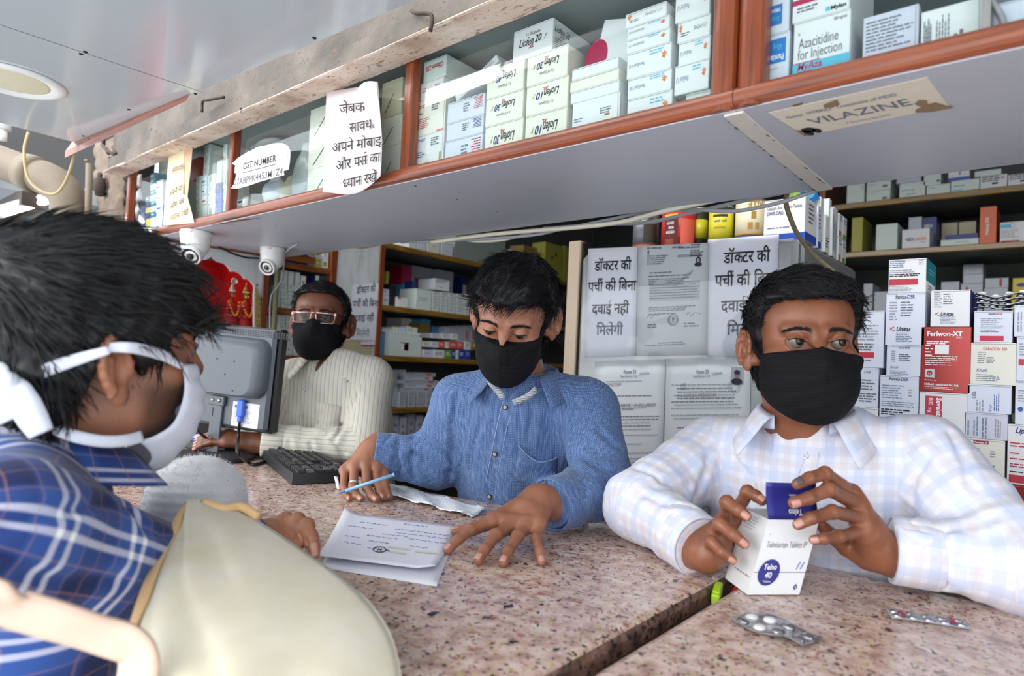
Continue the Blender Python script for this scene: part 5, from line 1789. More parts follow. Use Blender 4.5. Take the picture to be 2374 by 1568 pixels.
# clear tub
a,b=PX(1053,604,XL-0.03),PX(1172,560,XL-0.03)
z0=U1+0.003
th=thing('storage_tub','clear plastic tub full of packets on the top deep shelf','tub',(XL-0.03,a[1],z0))
mat('tub_plastic',(170,182,176),rough=0.3,alpha=0.55)
mat('tub_packets',(176,184,168),rough=0.6,var=0.25,vscale=60)
mb=MB()
hh=b[2]-z0
mb.M=frame((XL-0.03,a[1],z0),math.pi/2)
w_=b[1]-a[1]
mb.box((0,0,0),(w_,0.2,0.004),'tub_plastic')
for(lo,hi)in(((0,0,0.004),(w_,0.003,hh)),((0,0.197,0.004),(w_,0.2,hh)),((0,0.003,0.004),(0.003,0.197,hh)),((w_-0.003,0.003,0.004),(w_,0.197,hh))):
 mb.box(lo,hi,'tub_plastic')
mb.build('tub',th)
mb=MB()
mb.M=frame((XL-0.03,a[1],z0),math.pi/2)
mb.box((-0.004,-0.004,hh),(w_+0.004,0.204,hh+0.008),'tub_plastic',0.002)
mb.build('lid',th)
for k in range(4):
 mb=MB()
 mb.M=frame((XL-0.03,a[1],z0),math.pi/2)
 mb.box((0.008+k*w_/4.1,0.02,0.005),(0.004+(k+0.92)*w_/4.1,0.15,hh*(0.8+0.04*(k%2))),'tub_packets',0.004)
 tag(mb.build('packet'),('first','second','third','fourth')[k]+' pale packet from the left inside the clear tub','packet','packets in the clear tub')
lcart('white carton beside a dingy one, between the clear tub and the yellow carton',1182,618,1210,585,U1,'card_cream',rec=0.02)
lcart('dingy brown carton on the top deep shelf right of the clear tub',1211,622,1246,576,U1,'card_brown',rec=0.04)
lcart('mustard yellow carton with punched holes near the metal post',1262,622,1306,572,U1,'card_olive',art_items([ds(0.4,0.6,0.05,0.05,'ink'),ds(0.6,0.7,0.05,0.05,'ink')]),rec=0.02)
lcart('narrow mustard carton at the end of the top deep shelf',1307,622,1330,576,U1,'card_olive',rec=0.02)
deep('tall murky yellow carton at the left end of the second deep shelf',38,470,70,270,U2,'card_olive',rec=0.12)
o=deep('lower of two thin white cartons at the second shelf end',22,475,70,438,U2,'card_cool',[gk(0.2,0.6,0.6,0.3,1,'ink_grey',1)])
deep('upper of two thin white cartons at the second shelf end',22,436,70,396,U2,'card_cool',[gk(0.2,0.6,0.6,0.3,1,'ink_grey',2)],base=ztop(o)+0.0004)
deep('black carton beside the thin white cartons on the second deep shelf',74,486,122,362,U2,'card_black')
o=deep('white carton with a red rim lying in front of the blue roll boxes',124,500,200,456,U2,'card',[rc(0,0.8,0.3,0.2,'card_coral')],rec=0.012)
o2=deep('blue box under the crimson one on the second deep shelf',158,490,220,366,U2,'card_cyan',rec=0.16)
deep('crimson box standing on the blue one',152,366,230,236,U2,'card_magenta',rec=0.16,base=ztop(o2)+0.0004)
deep('navy box tucked right of the blue one',222,505,262,340,U2,'card_navy',rec=0.10)
o=deep('big white carton turned sideways at the start of the shrink wrapped row',250,520,366,405,U2,'card_mint',[gk(0.2,0.6,0.6,0.2,2,'ink_light',3)],rec=0.012)
deep('white carton with two lines of type lying on the shrink wrapped row',380,425,492,336,U2,'card',[gk(0.08,0.9,0.8,0.28,2,'ink_slate',4),gk(0.3,0.3,0.4,0.1,1,'ink_red',5)],base=ztop(o)+0.012,rec=0.03)
for k in range(5):
 x0=368+k*58
 deep('%s of the shrink wrapped white packs on the second deep shelf'%wn[k],x0,530,x0+55,415+6*k,U2,'card_mint',[gk(0.1,0.95,0.8,0.9,6,'ink_faint',k),rc(0,0,0.03,1,'card_coral')],'shrink wrapped packs',rec=0.012)
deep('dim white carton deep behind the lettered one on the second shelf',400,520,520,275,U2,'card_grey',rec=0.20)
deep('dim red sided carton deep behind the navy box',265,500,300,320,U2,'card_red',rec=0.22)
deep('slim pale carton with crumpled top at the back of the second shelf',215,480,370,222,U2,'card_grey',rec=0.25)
o=deep('blue framed carton at the back right of the second deep shelf',570,545,615,310,U2,'card_navy',[rc(0.1,0.3,0.8,0.5,'card_grey')],rec=0.18)
o=deep('large opened white carton with a brown stamp on the third deep shelf',66,855,300,715,U3,'card_mint',[rc(0.36,0.25,0.26,0.36,'card_cream'),rc(0.44,0.26,0.14,0.3,'card_brown'),rc(0.32,0.57,0.3,0.04,'card_coral')],rec=0.012)
zt3=ztop(o)+0.0006
deep('cyan carton at the left end of the third deep shelf',4,832,32,702,U3,'card_cyan',rec=0.012)
deep('grey white carton between the cyan one and the opened carton',34,836,64,690,U3,'card_grey',rec=0.03)
for k,(x0,y1,x1,m)in enumerate(((20,672,92,'card_mint'),(94,660,132,'card_cream'),(134,664,184,'card_cool'),(186,655,228,'card_mint'),(230,665,268,'card_cream'))):
 deep('small pale carton, %s from the left on top of the opened carton'%wn[k],x0,712,x1,y1,U3,m,[gk(0.2,0.6,0.6,0.3,2,'ink_light',k)],'small cartons on the opened carton',base=zt3,rec=0.03)
deep('white carton with a brown cap deep at the back of the third shelf',150,700,262,587,U3,'card_cream',rec=0.2,base=U3+0.09)
o=deep('brown carton on the third deep shelf behind the white row',272,800,358,636,U3,'card_brown',rec=0.12)
deep('blue carton lying on the brown carton',298,634,360,597,U3,'card_cyan',rec=0.12,base=ztop(o)+0.0004)
deep('second blue carton right of the brown carton',362,800,426,657,U3,'card_cyan',rec=0.12)
# front rows of the third shelf
rows3=[('bottom',866,820,[(302,376,'card_cool','ink_light'),(378,456,'card','ink_grey'),(458,504,'card_green','ink_white'),(506,534,'card_blue','ink_white'),(536,556,'card','ink_light'),(558,596,'card_blue','ink_white'),(598,640,'card_blue','ink_faint')]),('middle',820,762,[(302,356,'card_mint','ink_light'),(358,416,'card','ink_light'),(418,460,'card_coral','ink_white'),(462,488,'card','ink_light'),(490,540,'card_coral','ink_white'),(542,592,'card_coral','ink_white'),(594,640,'card','card_olive'),(642,684,'card_brown','ink_white')]),('top',760,708,[(276,358,'card_grey','ink_red'),(360,432,'card_cool','ink_light'),(434,500,'card','ink_light'),(502,550,'card','ink_light')])]
zb_=None
for(nm,yb,yt,cs)in rows3:
 zmx=0
 for k,(x0,x1,m,ink)in enumerate(cs):
  o=deep('%s carton, %s from the left in the %s row right of the opened carton'%({'card_cool':'bluish white','card':'white','card_green':'green','card_blue':'blue','card_mint':'pale','card_coral':'coral red','card_brown':'brown','card_grey':'grey'}[m],(wn+['seventh','eighth'])[k],nm),x0,yb,x1,yt+(0 if nm!='bottom' else 0),U3,m,[gk(0.15,0.7,0.7,0.4,2,ink,k)],'front rows of the third deep shelf',rec=0.012,base=zb_)
  zmx=max(zmx,ztop(o))
 zb_=zmx+0.0006
for k in range(5):
 x0=455+k*45
 deep('%s of the white cartons with red arrows above the coral ones'%wn[k],x0,755,x0+43,662-3*k,U3,'card_grey',[rc(0.3,0.35,0.3,0.4,'card_coral')]if k>2 else None,'arrow cartons',rec=0.07,base=U3+0.07)
for k in range(6):
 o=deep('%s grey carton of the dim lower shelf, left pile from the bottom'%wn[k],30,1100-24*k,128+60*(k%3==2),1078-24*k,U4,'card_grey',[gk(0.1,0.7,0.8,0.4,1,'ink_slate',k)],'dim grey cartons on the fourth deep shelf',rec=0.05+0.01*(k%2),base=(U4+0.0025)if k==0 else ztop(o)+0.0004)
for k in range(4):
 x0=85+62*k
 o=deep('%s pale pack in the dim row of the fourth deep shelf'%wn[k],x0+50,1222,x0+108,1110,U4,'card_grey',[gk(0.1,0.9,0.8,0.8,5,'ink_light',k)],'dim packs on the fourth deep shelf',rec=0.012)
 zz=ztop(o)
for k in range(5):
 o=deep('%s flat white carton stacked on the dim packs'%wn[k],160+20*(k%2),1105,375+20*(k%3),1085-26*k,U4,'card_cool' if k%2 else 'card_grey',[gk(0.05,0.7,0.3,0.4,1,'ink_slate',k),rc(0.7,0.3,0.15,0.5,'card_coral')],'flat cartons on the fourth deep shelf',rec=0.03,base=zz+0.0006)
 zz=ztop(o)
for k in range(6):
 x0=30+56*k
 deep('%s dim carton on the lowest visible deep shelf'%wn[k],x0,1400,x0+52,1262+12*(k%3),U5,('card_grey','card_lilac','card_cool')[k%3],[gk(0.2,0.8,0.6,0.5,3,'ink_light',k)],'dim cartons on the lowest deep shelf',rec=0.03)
 # ================================================================== back wall shelves
q7=lambda x,y:(1850+x/3.92,360+y/3.92)
def bcart(lab,x0,y0,x1,y1,z0,m,art=None,yb=3.53,group=None,d=0.2):
 u0,v0=q7(x0,y0)
 u1,v1=q7(x1,y1)
 a,b=PY(u0,v0,yb),PY(u1,v1,yb)
 return carton(lab,frame((a[0],yb,z0)),b[0]-a[0],max(0.02,b[2]-z0-0.0005),d,m,art_items(art)if art else None,group)
def oz(o):
 return ztop(o)+0.0006
B1,B2,B3=ZB[0]+0.0035,ZB[1]+0.0035,1.7205
o=bcart('pale green white carton at the left end of the top back shelf',442,415,606,250,B1,'card_mint',[rc(0.8,0.7,0.12,0.2,'card_grey')])
o=bcart('lower of two white cartons with a dark emblem on the top back shelf',622,402,840,308,B1,'card_mint',[gk(0.1,0.8,0.3,0.12,1,'ink_light',1),rc(0.66,0.2,0.2,0.2,'ink_grey')])
bcart('upper of two white cartons with a dark emblem on the top back shelf',626,305,845,205,oz(o),'card_mint',[gk(0.1,0.6,0.3,0.15,1,'ink_light',1),rc(0.66,0.25,0.2,0.2,'ink_grey')])
o=bcart('wide pale carton with two lines of type on the top back shelf',920,370,1158,230,B1,'card_mint',[gk(0.1,0.55,0.8,0.12,1,'ink_light',2),gk(0.3,0.3,0.4,0.1,1,'ink_grey',3)])
bcart('shadowed carton lying on the wide pale one',895,230,1120,165,oz(o),'card_grey')
o=bcart('white carton beneath the tilted one on the top back shelf',1168,350,1384,250,B1,'card_mint',[gk(0.1,0.75,0.3,0.15,1,'ink_light',4)])
bcart('white carton with a yellow strap corner, above the middle of the top back shelf',1142,250,1300,155,oz(o),'card_mint',[rc(0.75,0.2,0.2,0.2,'ink_grey')])
o=bcart('white carton with a cyan underline on the top back shelf',1390,328,1650,205,B1,'card_mint',[rc(0.05,0.2,0.4,0.08,'ink_cyan'),gk(0.1,0.6,0.5,0.15,1,'ink_slate',5)])
bcart('white carton with a royal blue base on the cyan underlined one',1366,205,1562,125,oz(o),'card',[rc(0,0,1,0.32,'card_blue'),rc(0.5,0.55,0.08,0.3,'ink_slate')])
o=bcart('white tablet carton with a black tag, left of the pair',1656,305,1903,165,B1,'card',[gk(0.06,0.95,0.85,0.42,3,'ink_grey',6,fill=0.6),rc(0.44,0.36,0.22,0.13,'ink')])
bcart('pale lid like carton above the left tablet carton',1606,165,1850,118,oz(o),'card_mint')
bcart('white tablet carton with a black tag, right of the pair',1908,296,2160,150,B1,'card',[gk(0.06,0.95,0.85,0.42,3,'ink_grey',7,fill=0.6),rc(0.44,0.36,0.22,0.13,'ink')])
bcart('white carton at the far right of the top back shelf',2165,290,2400,160,B1,'card_mint')
bcart('mustard brown carton at the left of the second back shelf',484,845,592,560,B2,'card_olive')
bcart('plain white carton left of the navy and orange lettered one',706,845,906,614,B2,'card_mint')
bcart('white carton lettered in navy and orange on the second back shelf',944,834,1198,658,B2,'card',[tx('NEX',0.14,0.42,0.31,0.22,'ink_navy',bold=0.03),tx('ARGIN',0.46,0.42,0.42,0.22,'ink_orange',bold=0.03),gk(0.68,0.34,0.2,0.08,1,'ink_light',1)])
bcart('grey carton end deep behind the lettered one',1000,830,1128,556,B2,'card_grey',yb=3.66)
bcart('navy carton with white type behind the lettered one',1130,830,1262,558,B2,'card_navy',[tx('NEXA',0.1,0.72,0.6,0.12,'ink_white',bold=0.02)],yb=3.66)
o=bcart('long flat white carton under the navy one on the second back shelf',1296,812,1644,748,B2,'card_mint',[gk(0.4,0.7,0.5,0.3,2,'ink_light',2)])
bcart('flat navy carton lying on the long white one',1340,748,1640,704,oz(o),'card_navy',yb=3.56)
bcart('brownish carton at the back of the second shelf, left one',1302,800,1452,606,B2,'card_stained',yb=3.78,d=0.15)
bcart('brownish carton at the back of the second shelf, right one',1458,800,1620,594,B2,'card_stained',yb=3.78,d=0.15)
bcart('tall orange carton with white sideways lettering',1648,792,1808,458,B2,'card_orange',[tx('Nexup D3',0.34,0.26,0.26,0.45,'ink_white',90,bold=0.03)])
bcart('white carton with a cyan badge and red base line beside the orange one',1834,784,2110,590,B2,'card',[rc(0.02,0.72,0.34,0.18,'ink_cyan'),ds(0.42,0.82,0.08,0.11,'ink',0.012),gk(0.04,0.64,0.6,0.42,6,'ink_light',3),rc(0.04,0.04,0.62,0.08,'band_red')])
bcart('pale carton at the far right end of the second back shelf',2115,780,2330,600,B2,'card_cool')
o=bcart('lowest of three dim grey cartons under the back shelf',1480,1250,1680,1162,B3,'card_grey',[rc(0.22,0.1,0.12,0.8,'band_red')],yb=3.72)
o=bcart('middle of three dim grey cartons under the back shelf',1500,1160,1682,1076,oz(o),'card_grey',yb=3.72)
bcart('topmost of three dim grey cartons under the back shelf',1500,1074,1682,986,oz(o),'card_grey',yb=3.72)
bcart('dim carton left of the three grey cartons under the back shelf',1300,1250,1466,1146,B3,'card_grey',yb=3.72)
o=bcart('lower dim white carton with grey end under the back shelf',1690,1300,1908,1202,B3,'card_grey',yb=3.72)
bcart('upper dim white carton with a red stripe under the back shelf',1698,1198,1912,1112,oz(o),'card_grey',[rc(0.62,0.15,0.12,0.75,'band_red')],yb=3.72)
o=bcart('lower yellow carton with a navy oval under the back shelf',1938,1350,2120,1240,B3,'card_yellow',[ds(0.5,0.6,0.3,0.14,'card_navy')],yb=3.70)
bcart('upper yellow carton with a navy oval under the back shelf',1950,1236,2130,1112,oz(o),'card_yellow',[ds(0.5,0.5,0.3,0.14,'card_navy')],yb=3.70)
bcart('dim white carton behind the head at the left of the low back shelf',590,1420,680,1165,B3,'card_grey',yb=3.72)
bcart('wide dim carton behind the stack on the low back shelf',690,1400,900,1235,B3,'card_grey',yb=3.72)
# ================================================================== stacked cartons behind the man in white
YS=1.60
sz=1.062
mb=MB()
mb.box((-0.455,YS-0.03,0),(0.75,YS+0.34,sz),'counter_base',0.004)
tag(mb.build('side_counter',loc=(-0.6,YS,0)),'low brown counter carrying the stacked cartons at the right','counter')
q8=lambda x,y:(1900+x/2.3755,580+y/2.3755)
def sc(rects,d=0.13,z0=None,yb=YS):
 return column([(*q8(a,b),*q8(c,e))for(a,b,c,e)in rects],d,yb,sz+0.0005 if z0 is None else z0)
def put(lab,c,m='card',items=(),side=(),flap='top'):
 return carton(lab,*c,m,art_items(items,side),'stacked cartons behind the man in white',flap=flap)
mat('side_teal',(32,128,140),rough=0.45)
mat('side_violet',(72,60,140),rough=0.45)
c1=sc([(120,1100,322,872),(120,872,325,650),(140,645,358,332)])
put('white carton hidden low behind the shoulder, bottom of the first stack',c1[0])
put('white carton with blue lettering just right of the black mask',c1[1],'card_cool',[tx('DSR',0.62,0.86,0.18,0.09,'ink_navy'),gk(0.55,0.7,0.4,0.3,4,'ink_grey',2),gk(0.5,0.36,0.5,0.25,4,'ink_grey',3,fill=0.5)])
put('white carton with a boxed title right of the eyes of the man in white',c1[2],'card_cool',[tx('RABIZIT-DSR',0.36,0.88,0.28,0.055,'ink'),rc(0.33,0.875,0.34,0.006,'ink'),rc(0.33,0.94,0.34,0.006,'ink'),gk(0.3,0.75,0.6,0.3,6,'ink_light',4),gk(0.28,0.42,0.6,0.14,3,'ink_grey',5,fill=0.55),rc(0.2,0.17,0.56,0.10,'band_red'),gk(0.25,0.14,0.6,0.06,1,'ink_slate',6)])
c2=sc([(320,1140,545,940),(328,935,548,698),(366,695,560,527),(360,522,585,232),(378,228,590,42)])
put('white carton under the lower blue titled carton of the second stack',c2[0])
def panitas(rows):
 return[tx('Panitas-',0.25,0.89,0.30,0.10,'ink',bold=0.01),tx('DSR',0.55,0.89,0.19,0.10,'ink_navy',bold=0.01)]+rows
put('white carton with navy title and paragraphs, low in the second stack',c2[1],'card_cool',panitas([gk(0.06,0.78,0.6,0.34,6,'ink_slate',1),gk(0.74,0.70,0.12,0.2,3,'ink_light',2),gk(0.05,0.40,0.9,0.14,3,'ink_slate',3),gk(0.05,0.22,0.8,0.16,3,'ink',4,fill=0.55)]))
put('white carton with a small red and navy title, middle of the second stack',c2[2],'card_cool',[tx('Ranolzin-500 SR',0.36,0.90,0.32,0.08,'ink_navy',bold=0.02),gk(0.14,0.82,0.16,0.4,6,'ink_light',5),gk(0.36,0.72,0.4,0.24,4,'ink_grey',6,fill=0.6),tx('Knoll',0.12,0.24,0.24,0.12,'ink_blue',shear=0.35),gk(0.12,0.17,0.55,0.14,3,'ink_slate',7)])
put('large white carton with navy title and red feather logo, in the second stack',c2[3],'card_cool',panitas([gk(0.10,0.83,0.2,0.38,7,'ink_light',8),gk(0.38,0.83,0.32,0.30,6,'ink_grey',9),tx('Unitas',0.29,0.27,0.36,0.12,'ink',shear=0.3,bold=0.02),tx('<',0.12,0.24,0.14,0.20,'ink_red',shear=-0.3),gk(0.28,0.24,0.42,0.19,6,'ink_slate',10)]),side=[rc(0,0,1,1,'card_lilac')])
put('white carton with a rose band and teal side on top of the second stack',c2[4],'card',[gk(0.02,0.95,0.5,0.22,4,'ink_slate',11),gk(0.80,0.95,0.14,0.16,3,'ink_slate',12),gk(0.02,0.68,0.7,0.12,2,'ink_light',13),gk(0.02,0.56,0.85,0.1,2,'ink',14,fill=0.55),rc(0.02,0.23,0.77,0.18,'band_red'),gk(0.02,0.20,0.7,0.17,4,'ink_light',15)],side=[rc(0,0.36,1,0.64,'side_teal'),gk(0.2,0.75,0.7,0.2,2,'ink_cyan',1),gk(0.2,0.25,0.6,0.15,2,'ink_slate',2)])
c3=sc([(535,1180,800,1015),(545,1010,812,792),(550,790,838,422),(610,415,832,216)])
put('white carton under the rotated red label carton of the third stack',c3[0])
put('white carton with a red label turned sideways, beneath the shiny red carton',c3[1],'card',[rc(0.13,0.38,0.36,0.52,'band_red'),tx('Sevelet',0.33,0.40,0.15,0.46,'ink_white',270,bold=0.03),tx('800 mg',0.16,0.47,0.14,0.38,'ink_white',270)])
put('shiny red tablet carton with a white sticker in the third stack',c3[2],'foil_red',[tx('Feriwon-XT',0.13,0.86,0.70,0.10,'ink_white',bold=0.035),tx('TABLET',0.70,0.825,0.14,0.03,'ink_white'),gk(0.12,0.78,0.5,0.06,2,'ink_white',1,fill=0.6),rc(0.29,0.58,0.28,0.14,'ink_white'),gk(0.1,0.72,0.15,0.2,4,'ink_white',2,fill=0.35),gk(0.1,0.55,0.7,0.16,5,'ink_white',3,fill=0.3),rc(0.10,0.22,0.20,0.13,'card_grey'),ds(0.20,0.285,0.055,0.04,'foil_red'),tx('N',0.175,0.265,0.05,0.045,'ink_white'),tx('Marketed by:',0.10,0.17,0.24,0.03,'ink_white'),tx('Hybloid Healthcare Pvt. Ltd.',0.10,0.10,0.68,0.05,'ink_white',bold=0.02),gk(0.10,0.08,0.7,0.045,2,'ink_white',4,fill=0.3)])
put('white carton with a red feather logo on top of the shiny red carton',c3[3],'card',[gk(0.08,0.95,0.22,0.45,8,'ink_light',5),rc(0.30,0.62,0.26,0.25,'ink_white'),gk(0.32,0.9,0.26,0.30,6,'ink_grey',6,fill=0.6),tx('Unitas',0.26,0.30,0.34,0.14,'ink',shear=0.3,bold=0.02),tx('<',0.12,0.26,0.12,0.24,'ink_red',shear=-0.3),gk(0.25,0.27,0.42,0.2,6,'ink_slate',7)],side=[rc(0,0,1,1,'side_violet')])
c4=sc([(860,1500,1030,1292),(770,1280,1022,1052),(795,1050,1037,907),(810,895,1058,748),(828,735,1085,512),(848,505,1065,332)])
put('shiny red carton at the foot of the fourth stack',c4[0],'foil_red',[tx('-XT',0.5,0.80,0.30,0.13,'ink_white',bold=0.03)])
put('white carton with a maroon title tag above the red carton of the fourth stack',c4[1],'card_cream',[rc(0.30,0.88,0.34,0.08,'card_magenta'),tx('Rabidoc IS',0.33,0.895,0.28,0.06,'ink_white',bold=0.02),gk(0.08,0.78,0.4,0.28,6,'ink_light',8),gk(0.68,0.74,0.12,0.18,3,'ink_light',9),gk(0.3,0.4,0.6,0.05,1,'ink',10,fill=0.6),rc(0.45,0.06,0.22,0.10,'band_red')])
put('white carton with upright sideways print, lower of the two sideways ones',c4[2],'card_lilac',[gk(0.08,0.85,0.08,0.75,1,'ink_slate',11,90),gk(0.22,0.85,0.14,0.75,2,'ink_slate',12,90),gk(0.42,0.9,0.14,0.85,2,'ink_slate',13,90,0.5),gk(0.72,0.85,0.16,0.75,3,'ink_light',14,90)])
put('white carton with blue sideways script, upper of the two sideways ones',c4[3],'card_cool',[gk(0.12,0.9,0.1,0.4,2,'ink_light',15,90,0.7),gk(0.22,0.5,0.2,0.45,3,'ink_light',16,90),tx('Knoll',0.50,0.06,0.10,0.26,'ink_blue',90,shear=0.3),gk(0.62,0.8,0.14,0.7,3,'ink_blue',17,90)])
put('cream carton with a red title above the sideways printed ones',c4[4],'card_cream',[tx('GABADON 300',0.28,0.82,0.52,0.11,'ink_red'),gk(0.16,0.78,0.2,0.3,6,'ink_light',18),gk(0.36,0.66,0.22,0.16,3,'ink_light',19,fill=0.6),tx('Knoll',0.14,0.30,0.25,0.12,'ink_blue',shear=0.35),gk(0.14,0.24,0.55,0.18,4,'ink_slate',20)])
put('white carton with a red base band carrying the blister packs',c4[5],'card_cool',[tx('Ranolzin-',0.38,0.88,0.20,0.08,'ink_navy',bold=0.02),tx('500 SR',0.58,0.88,0.16,0.08,'ink_red',bold=0.02),gk(0.18,0.76,0.6,0.34,6,'ink_light',21),gk(0.18,0.40,0.6,0.1,2,'ink_grey',22),rc(0.16,0.05,0.62,0.16,'band_red')])
c5=sc([(1034,1500,1250,1314),(1030,1300,1230,972),(1075,962,1230,728),(1082,718,1240,478),(1070,462,1240,302)],0.12)
put('shiny red carton at the foot of the stack cut by the picture edge',c5[0],'foil_red',[tx('Feriwon',0.2,0.62,0.6,0.16,'ink_white',bold=0.03)])
put('white carton with navy italic title in the stack cut by the picture edge',c5[1],'card',[tx('Lipaglyn',0.22,0.86,0.72,0.13,'ink_navy',shear=0.3,bold=0.03),gk(0.08,0.70,0.5,0.1,2,'ink_red',1),gk(0.08,0.53,0.4,0.05,1,'ink_red',2),gk(0.08,0.44,0.5,0.05,1,'ink_red',3),gk(0.08,0.35,0.6,0.08,2,'ink_magenta',4,fill=0.5),gk(0.08,0.22,0.5,0.04,1,'ink',5),rc(0.06,0.03,0.6,0.13,'band_red')])
put('white carton with a blue oval at the picture edge',c5[2],'card_cool',[ds(0.2,0.36,0.1,0.06,'ink_blue'),gk(0.1,0.8,0.7,0.3,5,'ink_light',6)])
put('white carton with a short red bar at the picture edge',c5[3],'card_cool',[rc(0.08,0.36,0.4,0.14,'band_red'),gk(0.1,0.85,0.7,0.3,5,'ink_light',7)])
put('topmost white carton at the picture edge',c5[4],'card_cool',[gk(0.12,0.85,0.2,0.7,2,'ink_light',8,90)])
# blister packs fanned on top of the fourth stack
zt4=c4[5][0][2,3]+c4[5][2]
bx=c4[5][0][0,3]
for k in range(4):
 mb=MB()
 n1,n2=25,7
 gr=[[(0.108*(a-0.5),0.06*(b-0.5),0.0045*math.sin(a*9.4+0.6*k)*(0.6+0.4*k/3)+0.004*b)for a in np.linspace(0,1,n1)]for b in np.linspace(0,1,n2)]
 mb.M=frame((bx+0.05+0.003*(k%2),YS+0.04,zt4+0.0075+0.0085*k),0.05*(k-1))
 mb.sheet(gr,'foil_silver',thick=0.0012)
 for i in range(5):
  for j in range(2):
   mb.ball((0.108*(i/5-0.4),0.028*(j-0.5),0.003+0.0045*math.sin((i/5+0.1)*9.4+.6*k)),(0.007,0.0055,0.004),'foil_silver' if k<3 else 'card_mint',10)
 tag(mb.build('blister_pack'),('lowest','second','third','topmost')[k]+' silver blister pack fanned on the fourth carton stack','blister pack','blister packs on the carton stack')
 # ================================================================== things on the counter
 # monitor seen from behind
mat('mon_grey',(84,90,98),rough=0.42,var=0.03)
mat('mon_dark',(30,31,34),rough=0.45,var=0.05)
mat('mon_vent',(40,43,47),rough=0.6)
mat('vga_blue',(58,104,214),rough=0.4)
mc=PZ(487,1062,ZC+0.001)
th=thing('monitor','grey computer monitor on a round black stand, seen from behind','monitor',mc)
dirw=PZ(610,1020,1.20)-P(455,1004,np.dot(PZ(610,1020,1.20)-CAM,CF)+0.05)
ang=math.atan2(dirw[1],dirw[0])
MM=frame((mc[0],mc[1],ZC),ang)
D0=np.dot(mc-CAM,CF)
zb_,zt_m=ZC+0.083,1.4+(812-757)*D0/FPX+0.004
W2=0.178
def mon(mb):
 mb.M=frame((mc[0]-0.096*math.cos(ang),mc[1]-0.096*math.sin(ang)+0.03,0),ang,0.0,math.radians(3))
 return mb
mb=mon(MB())
mb.box((-W2,0.014,zb_),(W2,0.048,zt_m),'mon_dark',0.006)
bez=mb.build('bezel',th)
mb=mon(MB())
mb.box((-W2+0.014,0.0481,zb_+0.018),(W2-0.014,0.0486,zt_m-0.016),mat('screen_dark',(18,20,26),rough=0.12))
mb.build('screen',th)
mb=mon(MB())
mb.box((-W2+0.006,-0.004,zb_+0.005),(W2-0.006,0.015,zt_m-0.004),'mon_grey',0.010)
# bulging electronics housing with rounded corners
n=12
zz0,zz1=zb_+0.092,zt_m-0.030
prof=[(0.0,0.0),(0.004,-0.010),(0.014,-0.022),(0.030,-0.030),(0.05,-0.033)]
rings=[]
for(ins,dp)in prof:
 ring=[]
 w,a,b=W2-0.012-ins*0.7,zz0+ins*0.12,zz1-ins*0.5
 r=0.035
 for(cx,cz,t0)in((w-r,b-r,0),(-w+r,b-r,90),(-w+r,a+r,180),(w-r,a+r,270)):
  for t in np.linspace(0,90,6):
   q=math.radians(t0+t)
   ring.append((cx+r*math.cos(q),dp-0.002,cz+r*math.sin(q)))
 rings.append(ring)
k=len(rings[0])
fs=[(i*k+(j+1)%k,i*k+j,(i+1)*k+j,(i+1)*k+(j+1)%k)for i in range(len(rings)-1)for j in range(k)]+[]
mb.add([p for r_ in rings for p in r_],fs,'mon_grey',smooth=True)
mb.poly(rings[-1][::-1],'mon_grey')
for(x,z)in((0.02,0.19),(0.075,0.188),(0.05,0.15),(0.08,0.11)):
 mb.disc((x,-0.0356,ZC+0.083+z),X_,Z_,0.0016,0.0022,'black_hole')
mb.build('rear_housing',th)
mb=mon(MB())
for r in range(4):
 for i in range(44):
  x=-W2+0.03+i*0.0082
  z=zt_m-0.012-0.0045*r
  mb.add([(x,-0.0048,z),(x+0.005,-0.0048,z),(x+0.0065,-0.0048,z+0.003),(x+0.0015,-0.0048,z+0.003)],[(0,1,2,3)],'mon_vent')
mb.build('vent_grille',th)
mb=mon(MB())
mb.box((-0.004,-0.012,ZC+0.006),(0.034,-0.004,zb_+0.080),'mon_grey',0.002)
mb.box((-0.010,-0.016,zb_+0.062),(0.040,-0.003,zb_+0.088),'mon_grey',0.002)
for x in(0.004,0.026):
 mb.lathe([(0.0001,0.003),(0.004,0.003),(0.005,0.0)],'steel',14,(x,-0.016,zb_+0.076),-Y_)
mb.box((0.004,-0.0125,zb_+0.03),(0.006,-0.0118,zb_+0.055),'black_hole')
mb.build('stand_neck',th)
mb=MB()
mb.lathe([(0.0001,0.016),(0.06,0.0155),(0.108,0.013),(0.116,0.010),(0.117,0.004),(0.113,0.0005),(0.0001,0.0005)],mat('stand_black',(44,44,46),rough=0.55,var=0.25,vscale=40),48,(mc[0],mc[1],ZC))
mb.build('stand_base',th,loc=mc)
mb=mon(MB())
lx,lz=0.062,zb_+0.012
mb.rect((lx,-0.0042,lz),X_,Z_,0.085,0.066,'paper',0.0004)
mb.greek((lx+0.006,-0.0046,lz+0.058),X_,Z_,0.07,0.010,1,'ink_grey',2,0.8)
mb.greek((lx+0.006,-0.0046,lz+0.044),X_,Z_,0.06,0.036,8,'ink_light',3)
mb.build('rating_label',th)
mb=mon(MB())
mb.box((0.085,-0.020,zb_+0.040),(0.106,-0.006,zb_+0.086),'vga_blue',0.003)
mb.box((0.089,-0.019,zb_+0.026),(0.102,-0.007,zb_+0.042),'vga_blue',0.003)
con=mb.build('video_plug',th)
mb=mon(MB())
T_=np.array(mb.M)
w0=(T_@np.array([0.095,-0.013,zb_+0.028,1]))[:3]
mb=MB()
mb.tube(smooth_path([w0,w0-(0,0,0.05),PZ(551,1050,ZC+0.05),PZ(575,1072,ZC+0.008),PZ(592,1077,ZC+0.0045),PZ(625,1066,ZC+0.0045)],7),0.0042,'cable_black',8)
mb.build('video_cable',th,loc=w0)
mb=MB()
